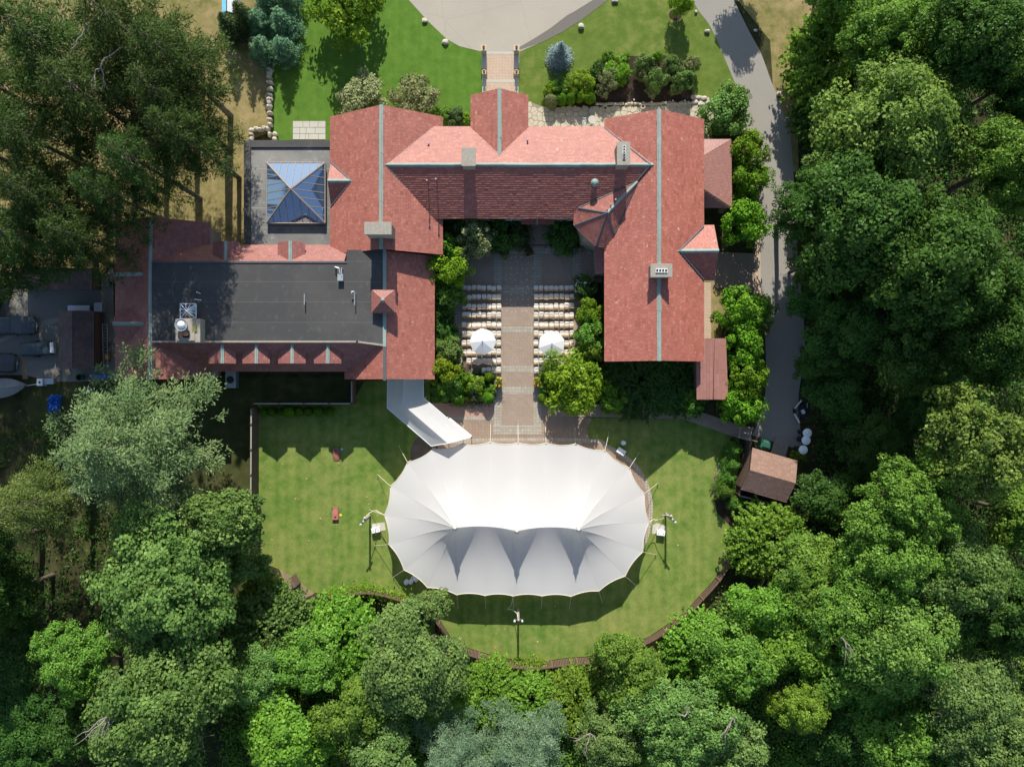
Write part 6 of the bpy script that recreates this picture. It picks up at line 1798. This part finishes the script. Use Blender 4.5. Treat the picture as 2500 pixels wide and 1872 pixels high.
for i, (x, y, f, lab) in enumerate(((822, 1108, 1, "red cornhole board nearer the house"), (819.5, 1252, -1, "red cornhole board nearer the trees"))):
    q = P(x, y); o = empty("cornhole_board", (q.x, q.y, 0.025), lab, "game board", "cornhole boards", R(1.5))
    L, w_ = 1.22, 0.62
    m = MB(); n = 18; hole = [(0.085 * math.cos(6.283 * k / n), 0.38 * f + 0.085 * math.sin(6.283 * k / n)) for k in range(n)]
    def zt_(yy): return 0.19 + 0.11 * (yy * f) / (L / 2)
    cor_ = []
    for k in range(n):
        a = 6.283 * k / n; dx, dy = math.cos(a), math.sin(a)
        cy_ = 0.38 * f
        t = min(((w_ / 2) / abs(dx)) if abs(dx) > 1e-6 else 9, ((L / 2 - cy_) / dy) if dy > 1e-6 else ((-L / 2 - cy_) / dy if dy < -1e-6 else 9))
        cor_.append((dx * t, cy_ + dy * t))
    for k in range(n):
        j = (k + 1) % n
        m.poly([(hole[k][0], hole[k][1], zt_(hole[k][1])), (cor_[k][0], cor_[k][1], zt_(cor_[k][1])), (cor_[j][0], cor_[j][1], zt_(cor_[j][1])), (hole[j][0], hole[j][1], zt_(hole[j][1]))])
    for cx_, cy_ in ((-w_ / 2, L / 2), (w_ / 2, L / 2), (-w_ / 2, -L / 2), (w_ / 2, -L / 2)):
        m.poly([(cx_, cy_, zt_(cy_)), (cx_ * .7, cy_, zt_(cy_)), (cx_, cy_ * .8, zt_(cy_ * .8))])
    bd = m.build("deck", MT['corn'], o, local=True)
    m = MB()
    for s in (-1, 1): m.box((s * (w_ / 2 - 0.02), 0, 0.12), (0.04, L - .02, 0.12), rx=math.atan(0.18) * f * 1.0)
    m.build("side_frame", MT['wood'], o, local=True)
    m = MB(); m.box((0, 0.5 * f, 0.13), (w_ - .12, 0.05, 0.24)); m.build("leg", MT['wood'], o, local=True)
    m = MB()
    for k in range(24):
        a0, a1 = 6.283 * k / 24, 6.283 * (k + 1) / 24
        pr_ = [(r * math.cos(a), -0.16 * f + r * math.sin(a)) for r, a in ((0.15, a0), (0.17, a0), (0.17, a1), (0.15, a1))]
        m.poly([(x_, y_, zt_(y_) + 0.006) for x_, y_ in pr_])
    for k in range(3):
        yy = -0.16 * f + (k - 1) * 0.05
        m.poly([(-0.06, yy - 0.008, zt_(yy) + .006), (0.06, yy - 0.008, zt_(yy) + .006), (0.06, yy + 0.008, zt_(yy) + .006), (-0.06, yy + 0.008, zt_(yy) + .006)])
    m.build("emblem", MT['fl_pink'], o, local=True)
rock("bean_bag", P(834.5, 1096.5, 0.06), (0.13, 0.12, 0.06), MT['cyan'], None, 301, "light blue bean bags beside the cornhole board nearer the house", "bean bag")
rock("bean_bag", P(832, 1257, 0.05), (0.13, 0.12, 0.05), MT['yellow'], None, 302, "yellow bean bags beside the cornhole board nearer the trees", "bean bag")

# ------------------------------------------------------------------ patio heaters, cart, ramp, bin near the shed
for x, y, lab in ((1972, 1057, "uppermost of the three patio heaters with white domes"), (1969, 1075, "middle of the three patio heaters with white domes"), (1962, 1098, "lowest of the three patio heaters with white domes")):
    q = P(x, y, 2.25); o = empty("patio_heater", (q.x, q.y, 0), lab, "heater", "patio heaters by the shed")
    m = MB(); m.lathe([(0.43, 2.14), (0.42, 2.17), (0.28, 2.26), (0.1, 2.3), (0.05, 2.34)], (0, 0, 0), 28); m.build("reflector", MT['tank'], o, local=True)
    m = MB(); m.lathe([(0.09, 1.85), (0.1, 2.1), (0.06, 2.14)], (0, 0, 0), 14); m.build("burner", MT['steel'], o, local=True)
    m = MB(); m.tube((0, 0, 0.7), (0, 0, 1.9), 0.035); m.build("pole", MT['steel'], o, local=True)
    m = MB(); m.lathe([(0.23, 0.0), (0.23, 0.72), (0.18, 0.78)], (0, 0, 0), 18); m.build("tank_housing", MT['black'], o, local=True)
cart = empty("utility_cart", P(1955, 1004), "black utility cart with white rails at the road's lower right edge", "cart")
m = MB(); q = P(1960, 1004, 0.5); m.box((q.x, q.y, 0.4), (0.8, 1.1, 0.2)); m.build("deck", MT['black'], cart, bevel=0.03)
for a, b in (((1957, 977), (1940, 997)), ((1939, 1010), (1952, 1032))):
    A_, B_ = P(*a, 0.75), P(*b, 0.75); d = B_ - A_; m = MB(); m.box((A_ + B_) / 2, (d.length, 0.12, 0.08), math.atan2(d.y, d.x)); m.build("rail", MT['white'], cart)
    m = MB(); m.tube(B_, (B_.x, B_.y, 0.35), 0.03); m.build("rail_post", MT['black'], cart)
for x, y in ((1971, 990), (1969, 1015)):
    q = P(x, y, 0.4); m = MB(); m.tube((q.x, q.y - 0.25, 0.35), (q.x, q.y + .25, .35), 0.05); m.build("side_bar", MT['steel'], cart)
m = MB(); q = P(1940, 1003, 0.3); m.tube((q.x - 0.08, q.y, 0.25), (q.x + .08, q.y, .25), 0.25, 0.25, 18); m.build("wheel", MT['black'], cart)
for y in (990, 1018):
    m = MB(); q = P(1964, y, 0.3); m.tube((q.x, q.y - .07, 0.25), (q.x, q.y + .07, .25), 0.25, 0.25, 18); m.build("wheel", MT['black'], cart)
m = MB(); q = P(1961, 1005, 0.7); m.box((q.x, q.y, 0.65), (0.3, 0.4, 0.3), 0.4); m.build("seat", MT['tank'], cart, bevel=0.06)
rp0 = [P(1892, 1066.6, .25), P(1928, 1076, .25), P(1918, 1115, .4), P(1882, 1104, .4)]
ramp = empty("timber_ramp", P(1905, 1090), "grey timber plank ramp in front of the shed", "ramp")
for i in range(13):
    t0, t1 = i / 13 + 0.008, (i + 1) / 13 - 0.008
    m = MB(); m.prism([rp0[3].lerp(rp0[0], t0), rp0[2].lerp(rp0[1], t0), rp0[2].lerp(rp0[1], t1), rp0[3].lerp(rp0[0], t1)], 0.06); m.build("plank", MT['wood_grey'], ramp)
for f in (0.1, 0.9):
    m = MB(); a, b = rp0[0].lerp(rp0[1], f), rp0[3].lerp(rp0[2], f); m.tube(a - Vector((0, 0, .12)), b - Vector((0, 0, .12)), 0.06, .06, 4); m.build("joist", MT['wood'], ramp)
m = MB(); q = P(1868, 1085, 0.5); bn = empty("covered_bin", (q.x, q.y, 0.03), "dark green tarp-covered bin beside the shed ramp", "bin", None, -0.25)
rounded_box(1.1, 1.0, 0.7, 0.2, 4, 0.0, 0.08).build("body", MT['greenp'], bn, smooth=True, local=True)
m = MB(); m.box((0, 0.0, 0.82), (0.7, 0.5, 0.05)); m.build("fold", MT['greenp'], bn, local=True, bevel=0.02)

# ------------------------------------------------------------------ flagstone terrace furniture
q = P(1446, 293, 0.7); t_ = empty("garden_table", (q.x, q.y, 0.05), "round grey metal table on the flagstone terrace", "table")
m = MB(); m.lathe([(0.03, 0.03), (0.03, 0.68), (0.40, 0.69), (0.40, 0.72)], (0, 0, 0), 24); m.build("table_top", MT['slab'], t_, local=True)
m = MB()
for k in range(3): m.tube((0, 0, 0.3), (0.32 * math.cos(k * 2.09), 0.32 * math.sin(k * 2.09), 0), 0.02)
m.build("legs", MT['steel'], t_, local=True)
def wire_chair(x, y, rz, lab):
    q = P(x, y, 0.4); c_ = empty("wire_chair", (q.x, q.y, 0.05), lab, "chair", "wire garden chairs", rz)
    m = MB()
    ring = [(0.24 * math.cos(a), 0.24 * math.sin(a), 0.42) for a in np.linspace(0, 6.283, 19)]; m.path(ring, 0.016)
    for k in range(-3, 4): w_ = math.sqrt(0.24 ** 2 - (k * .07) ** 2); m.tube((k * .07, -w_, .42), (k * .07, w_, .42), 0.008, n=4)
    m.build("seat", MT['steel'], c_, local=True)
    m = MB(); m.path([(0.26 * math.cos(a), -0.14 - 0.2 * math.sin(a) ** 2 * 0.6, 0.42 + 0.45 * math.sin(a)) for a in np.linspace(0, 3.1416, 13)], 0.018)
    for k in range(-2, 3): m.tube((k * .08, -0.2, .44), (k * .09, -0.27, .82), 0.007, n=4)
    m.build("backrest", MT['steel'], c_, local=True)
    for sx in (-1, 1):
        for sy in (-1, 1):
            m = MB(); m.tube((sx * .16, sy * .16, .42), (sx * .21, sy * .22, 0), 0.014); m.build("leg", MT['steel'], c_, local=True)
wire_chair(1445, 272, 3.0, "wire garden chair above the round terrace table")
wire_chair(1447, 311, 0.1, "wire garden chair below the round terrace table, by the eaves")
lg = empty("wire_lounger", P(1426, 300, 0), "slim wire lounge chair left of the round terrace table", "lounger")
m = MB(); a, b = P(1421.5, 288, 0.35), P(1431, 309, 0.35)
for t in np.linspace(0, 1, 9): m.tube((a.x, a.y + (b.y - a.y) * t, .38), (b.x, a.y + (b.y - a.y) * t, .38), 0.012)
for x in (a.x, b.x): m.tube((x, a.y, .38), (x, b.y, .38), 0.02)
m.build("seat", MT['steel'], lg)
m = MB()
for t in np.linspace(0, 1, 6): m.tube((a.x, b.y - .3 * t, .38 + .5 * t), (b.x, b.y - .3 * t, .38 + .5 * t), 0.012)
m.build("backrest", MT['steel'], lg)
for x in (a.x, b.x):
    for y in (a.y, b.y): m = MB(); m.tube((x, y, .38), (x, y, .03), 0.016); m.build("leg", MT['steel'], lg)
for i, (x, y, lab) in enumerate(((1478, 263, "round stone urn left by the flagstone edge"), (1570, 260, "round stone urn right by the flagstone edge"))):
    q = P(x, y, 0.5); o = empty("stone_urn", (q.x, q.y, 0.05), lab, "urn", "stone urns")
    m = MB(); m.lathe([(0.14, 0), (0.14, 0.05), (0.07, 0.12), (0.16, 0.28), (0.2, 0.42), (0.23, 0.45), (0.19, 0.45), (0.15, 0.36)], (0, 0, 0), 20); m.build("bowl", MT['flag'], o, local=True)
    m = MB(); m.lathe([(0.15, 0.35), (0.05, 0.38)], (0, 0, 0), 16); m.build("soil", MT['mulch'], o, local=True)
for i, (x, y) in enumerate(((1459, 254), (1502, 253), (1548, 244), (1591, 249), (1643, 246), (1672, 246))):
    q = P(x, y, 0.45); o = empty("path_light", (q.x, q.y, 0.03), f"small path light at the mulch bed edge, {ORD[i]} from the left", "path light", "path lights")
    m = MB(); m.tube((0, 0, 0), (0, 0, 0.4), 0.015); m.build("stem", MT['black'], o, local=True)
    m = MB(); m.lathe([(0.07, 0.38), (0.08, 0.42), (0.02, 0.5)], (0, 0, 0), 10); m.build("hood", MT['white'], o, local=True)

# ------------------------------------------------------------------ car park
def car(name, x, y, rz, L, W, Hh, paintm, label, suv=True):
    q = P(x, y); o = empty(name, (q.x, q.y, 0.03), label, "car", None, rz)
    # body: cross sections along the length (front = +x)
    secs = [(-0.5, 0.86, 0.45, 0.80), (-0.47, 0.95, 0.30, 0.95), (-0.30, 1.0, 0.26, 1.0), (0.10, 1.0, 0.26, 1.0), (0.20, 0.99, 0.26, 0.96), (0.40, 0.96, 0.27, 0.88), (0.47, 0.88, 0.32, 0.80), (0.5, 0.70, 0.42, 0.66)]
    m = MB(); rings = []
    belt = 0.58 * Hh
    for fx, fw, z0, z1 in secs:
        w = W / 2 * fw; zt_ = belt * z1 / 1.0
        rings.append([(fx * L, -w * .95, z0), (fx * L, -w, z0 + .12), (fx * L, -w, zt_ - .12), (fx * L, -w * .9, zt_), (fx * L, 0, zt_ + .05), (fx * L, w * .9, zt_), (fx * L, w, zt_ - .12), (fx * L, w, z0 + .12), (fx * L, w * .95, z0)])
    for a, b in zip(rings[:-1], rings[1:]):
        for i in range(8): m.poly([a[i], b[i], b[i + 1], a[i + 1]])
        m.poly([a[8], b[8], b[0], a[0]])
    m.poly(rings[0]); m.poly(list(reversed(rings[-1])))
    m.build("body", paintm, o, smooth=False, local=True, bevel=0.03)
    # cabin: roof panel + glass band
    b0, b1, t0, t1 = (-0.46 * L, 0.24 * L, -0.40 * L, 0.10 * L) if suv else (-0.40 * L, 0.24 * L, -0.24 * L, 0.08 * L)
    wb, wt = W * 0.46, W * 0.39
    lo = [(b0, -wb, belt), (b1, -wb, belt * .97), (b1, wb, belt * .97), (b0, wb, belt)]
    hi = [(t0, -wt, Hh - .03), (t1, -wt, Hh - .03), (t1, wt, Hh - .03), (t0, wt, Hh - .03)]
    for i, nm in enumerate(("side_window", "windshield", "side_window", "rear_window")):
        j = (i + 1) % 4; g = MB(); g.poly([lo[i], lo[j], hi[j], hi[i]]); g.build(nm, MT['carglass'], o, local=True)
    rounded_box(t1 - t0 + .06, wt * 2 + .04, 0.07, 0.14, 4, Hh - .06, 0.015).build("roof", paintm, o, smooth=True, local=True).location = ((t0 + t1) / 2, 0, 0)
    g = MB()
    for i in range(4): g.tube(lo[i], hi[i], 0.035, 0.03, 6)
    g.build("pillars", paintm, o, local=True)
    for s in (-1, 1):
        for fx in (-0.31, 0.31):
            g = MB(); yw = s * (W / 2 - 0.1); g.tube((fx * L, yw - .1, .33), (fx * L, yw + .1, .33), .33, .33, 18); wh = g.build("wheel", MT['black'], o, local=True)
            g = MB(); g.tube((fx * L, yw + s * .1, .33), (fx * L, yw + s * .115, .33), .2, .18, 14); g.build("rim", MT['steel'], wh, local=True)
        g = MB(); g.box((0.455 * L, s * W * .33, belt * .72), (0.12, 0.3, 0.12), s * -0.25); g.build("headlight", MT['tank'], o, local=True)
        g = MB(); g.box((0.17 * L, s * (W / 2 + .09), belt + .05), (0.14, 0.2, 0.13)); g.build("mirror", paintm, o, local=True, bevel=0.03)
    g = MB(); g.box((0.497 * L, 0, 0.42), (0.06, W * 0.62, 0.16)); g.build("grille", MT['steel'], o, local=True)
    g = MB(); g.box((0.505 * L, 0, 0.36), (0.03, 0.36, 0.12)); g.build("number_plate", MT['white'], o, local=True)
    return o
car("parked_car", 37, 796, 0.02, 4.7, 1.85, 1.65, paint("dark_slate_paint", (0.045, 0.055, 0.06)), "dark slate SUV parked nose toward the low shed roof")
car("parked_car", -12, 884, -0.05, 4.8, 1.9, 1.7, paint("dark_grey_paint", (0.05, 0.05, 0.055)), "dark grey car half cut by the left edge below the SUV")
car("parked_car", -8, 728, 1.15, 4.6, 1.85, 1.5, paint("black_car_paint", (0.012, 0.013, 0.015)), "black car at the left edge above the SUV", False)
tl = empty("covered_trailer", P(98, 852, 0), "dark tarp-covered trailer beside the low shed roof", "trailer", None, 0.06)
m = rounded_box(2.9, 1.25, 0.45, 0.15, 3, 0.62, 0.12); m.build("tarp", MT['tarpdark'], tl, local=True)
m = MB(); m.box((0, 0, 0.5), (3.0, 1.3, 0.2)); m.build("bed", MT['black'], tl, local=True)
m = MB(); m.box((1.68, 0, 0.75), (0.34, 1.0, 0.5)); m.build("tool_box", MT['tank'], tl, local=True, bevel=0.02)
m = MB(); m.tube((1.5, 0, 0.45), (2.8, 0, 0.4), 0.05); m.build("hitch", MT['black'], tl, local=True)
for s in (-1, 1):
    m = MB(); m.tube((-0.2, s * .7 - .08, .3), (-0.2, s * .7 + .08, .3), .3, .3, 16); m.build("wheel", MT['black'], tl, local=True)
bt = empty("covered_boat", P(12, 948, 0), "grey tarp-covered boat on a trailer at the left edge", "boat", None, 0.12)
m = MB(); n = 12
for i in range(n):
    t0, t1 = i / n, (i + 1) / n
    def sec(t):
        x = -3.4 + 6.2 * t; w = 0.95 * (1 - max(0, (t - .55) / .45) ** 2.2); zc_ = 1.55 - .15 * t
        return [(x, -w, .85 + .2 * t), (x, 0, zc_), (x, w, .85 + .2 * t)]
    a, b = sec(t0), sec(t1)
    m.poly([a[0], b[0], b[1], a[1]]); m.poly([a[1], b[1], b[2], a[2]])
m.build("cover", MT['tarpgrey'], bt, local=True)
m = MB()
for i in range(n):
    def sec(t):
        x = -3.4 + 6.2 * t; w = 0.93 * (1 - max(0, (t - .55) / .45) ** 2.2)
        return [(x, -w, .83 + .2 * t), (x, 0, .35 + .4 * t * t), (x, w, .83 + .2 * t)]
    a, b = sec(i / n), sec((i + 1) / n)
    m.poly([a[1], b[1], b[0], a[0]]); m.poly([a[2], b[2], b[1], a[1]])
m.build("hull", MT['tarpdark'], bt, local=True)
for s in (-1, 1):
    m = MB(); m.tube((-1.2, s * .8 - .08, .3), (-1.2, s * .8 + .08, .3), .3, .3, 16); m.build("wheel", MT['black'], bt, local=True)
m = MB(); m.tube((2.0, 0, .4), (3.4, 0, .4), .05); m.build("hitch", MT['steel'], bt, local=True)
ls = empty("low_shed", P(186, 830), "low shed with a brown shingle roof in the car park", "shed")
zz = 2.4
roof_part(ls, [[P(145, 759, zz), P(145, 899, zz), P(178, 899, zz + .7), P(178, 759, zz + .7)], [P(229, 899, zz), P(229, 759, zz), P(178, 759, zz + .7), P(178, 899, zz + .7)]], MT['roof_d'], name="roof")
m = MB(); m.prism(Pz([(149, 896), (225, 896), (225, 762), (149, 762)], zz - .1), zz - .1); m.build("wall", MT['wood'], ls)
fs = empty("leaning_shed", P(70, 670), "old brown shed roof half hidden under the hemlocks", "shed")
roof_part(fs, [[P(30, 704, 2.3), P(225, 706, 2.3), P(225, 655, 3.1), P(30, 652, 3.1)]], MT['roof_d'], name="roof")
m = MB(); m.prism(Pz([(35, 700), (220, 702), (220, 660), (35, 658)], 2.2), 2.2); m.build("wall", MT['wood'], fs)
def ladder(x0, y0, x1, y1, z, lab, n=14):
    a, b = P(x0, y0, z), P(x1, y1, z); o = empty("ladder", a, lab, "ladder")
    d = (b - a); dn = d.normalized(); s = Vector((-dn.y, dn.x, 0)) * 0.22
    for k in (-1, 1): m = MB(); m.tube(a + s * k, b + s * k, 0.03, .03, 6); m.build("stile", MT['steel'], o)
    for i in range(n): p = a + d * ((i + .5) / n); m = MB(); m.tube(p - s, p + s, 0.018, .018, 5); m.build("rung", MT['steel'], o)
ladder(256, 790, 258, 898, 0.9, "aluminium ladder lying between low shed and service wing")
rk = empty("storage_rack", P(257, 860), "wooden storage rack under the ladder", "rack")
for x, y in ((250, 838), (264, 838), (250, 880), (264, 880)):
    q = P(x, y, .4); m = MB(); m.box((q.x, q.y, .4), (.08, .08, .8)); m.build("post", MT['wood'], rk)
for y in (842, 852): q = P(257, y, .7); m = MB(); m.box((q.x, q.y, .72), (.65, .3, .04)); m.build("shelf", MT['wood'], rk)
m = MB(); q = P(258.5, 871, .9); m.box((q.x, q.y, .6), (.3, .5, .5)); ob_ = m.build("fuel_can", MT['orange'], None, bevel=.04); tag(ob_, "orange fuel can on the storage rack by the ladder", "can")
for k, x in enumerate((236, 240)):
    m = MB(); m.tube(P(x, 788, .5), P(x + 2, 888, .5), .05, .05, 8); tag(m.build("metal_pipe", MT['steel']), ["left of two long metal pipes beside the low shed", "right of two long metal pipes beside the low shed"][k], "pipe", "metal pipes")
tb = empty("work_table", P(192, 752), "long white folding table above the low shed roof", "table")
a = P(192, 752, .75); m = MB(); m.box((a.x, a.y, .75), (2.1, .5, .05)); m.build("table_top", MT['tank'], tb)
for dx in (-.9, .9):
    m = MB(); m.box((a.x + dx, a.y, .37), (.05, .45, .72)); m.build("leg", MT['steel'], tb)
m = MB(); q = P(240, 750, .9); m.box((q.x, q.y, .5), (.75, .9, .95)); tag(m.build("metal_cabinet", MT['steel'], None, bevel=.03), "grey metal cabinet at the end of the white folding table", "cabinet")
for i, (x, y, rz, lab) in enumerate(((141, 912, .6, "cardboard sheet lying left of its twin below the low shed"), (168, 909, -1.2, "cardboard sheet lying right of its twin below the low shed"))):
    q = P(x, y); m = MB(); m.box((0, 0, 0.06), (.55, .42, .06)); o = m.build("cardboard_sheet", MT['card']); o.location = (q.x, q.y, .02); o.rotation_euler = (0, 0, rz); tag(o, lab, "cardboard", "cardboard sheets")
q = P(196, 921, .5); o = empty("garbage_bin", (q.x, q.y, .02), "dark green round bin below the low shed", "bin")
m = MB(); m.lathe([(.26, 0), (.32, .7), (.34, .72), (.3, .72), (.26, .1)], (0, 0, 0), 20); m.build("body", MT['greenp'], o, local=True)
m = MB(); m.path([(.35, -.1, .6), (.42, 0, .62), (.35, .1, .6)], .02); m.build("handle", MT['greenp'], o, local=True)
q = P(245, 919, .5); m = MB(); m.box((q.x, q.y, .3), (1.2, .35, .55)); tag(m.build("blue_crate", MT['blue'], None, bevel=.03), "blue crate at the lower left corner of the service wing", "crate")
q = P(130, 985, .4)
bm_ = MB(); rng = np.random.default_rng(4); n = 9
zz_ = rng.uniform(.2, .75, (n + 1, n + 1)); zz_[0, :] = zz_[-1, :] = 0.05; zz_[:, 0] = zz_[:, -1] = .05
for i in range(n):
    for j in range(n):
        def g(a, b): return (q.x + (a / n - .5) * 1.1 + (b / n - .5) * .25, q.y + (b / n - .5) * 1.7, float(zz_[a, b]))
        bm_.poly([g(i, j), g(i + 1, j), g(i + 1, j + 1), g(i, j + 1)])
tag(bm_.build("tarp_heap", MT['blue']), "crumpled blue tarp heap above the big pale pine", "tarp")
q = P(98, 933, .7); o = empty("white_appliance", (q.x, q.y, 0.02), "white box appliance next to the covered boat", "appliance")
m = MB(); m.box((0, 0, .4), (.55, .7, .8)); m.build("body", MT['tank'], o, local=True, bevel=.03)
m = MB(); m.lathe([(.1, .81), (.1, .84)], (0.02, 0, 0), 12); m.build("dial", MT['black'], o, local=True)
q = P(119, 931, .6); m = MB(); m.box((q.x, q.y, .3), (.9, .55, .6), .05); tag(m.build("metal_chest", MT['steel'], None, bevel=.03), "grey metal chest beside the white appliance", "chest")
q = P(215, 951, .4); m = MB(); m.box((q.x, q.y, .2), (.6, .6, .4), .1); tag(m.build("bottle_crate", MT['tarpgrey'], None, bevel=.03), "grey crate at the tip of the big pale pine", "crate")
q = P(256, 690, .8); o = empty("green_cart", (q.x, q.y, .02), "green framed cart beside the service wing's west wall", "cart")
m = MB(); m.box((0, 0, .45), (.6, .8, .4)); m.build("tray", MT['tarpgrey'], o, local=True)
m = MB(); m.path([(-.45, .45, .9), (.45, .45, .9)], .03); m.path([(-.3, .4, .45), (-.3, .45, .9)], .02); m.path([(.3, .4, .45), (.3, .45, .9)], .02); m.build("handle", MT['lf_lime'], o, local=True)
for s in (-1, 1): m = MB(); m.tube((s * .34 - .03, 0, .18), (s * .34 + .03, 0, .18), .18, .18, 14); m.build("wheel", MT['black'], o, local=True)
# glass cold frame at the top edge
cf = empty("cold_frame", P(558, 10), "pale blue glazed frame at the top edge beside the yew", "greenhouse")
a, b = P(541, 31, 2.2), P(571, -30, 2.2)
m = MB(); m.box(((a.x + b.x) / 2, (a.y + b.y) / 2, 1.0), (b.x - a.x - .1, b.y - a.y - .1, 2.0)); m.build("body", MT['tank'], cf)
xm = (a.x + b.x) / 2
for x0, x1, z0, z1 in ((a.x, xm - .03, 2.1, 2.5), (xm + .03, b.x, 2.5, 2.1)):
    m = MB(); m.prism([(x0, a.y, z0), (x1, a.y, z1), (x1, b.y, z1), (x0, b.y, z0)], .04); m.build("roof_pane", MT['cyan'] if x0 == a.x else MT['tank'], cf)
m = MB(); m.box((xm, (a.y + b.y) / 2, 2.53), (.07, b.y - a.y, .06)); m.build("ridge_bar", MT['black'], cf)
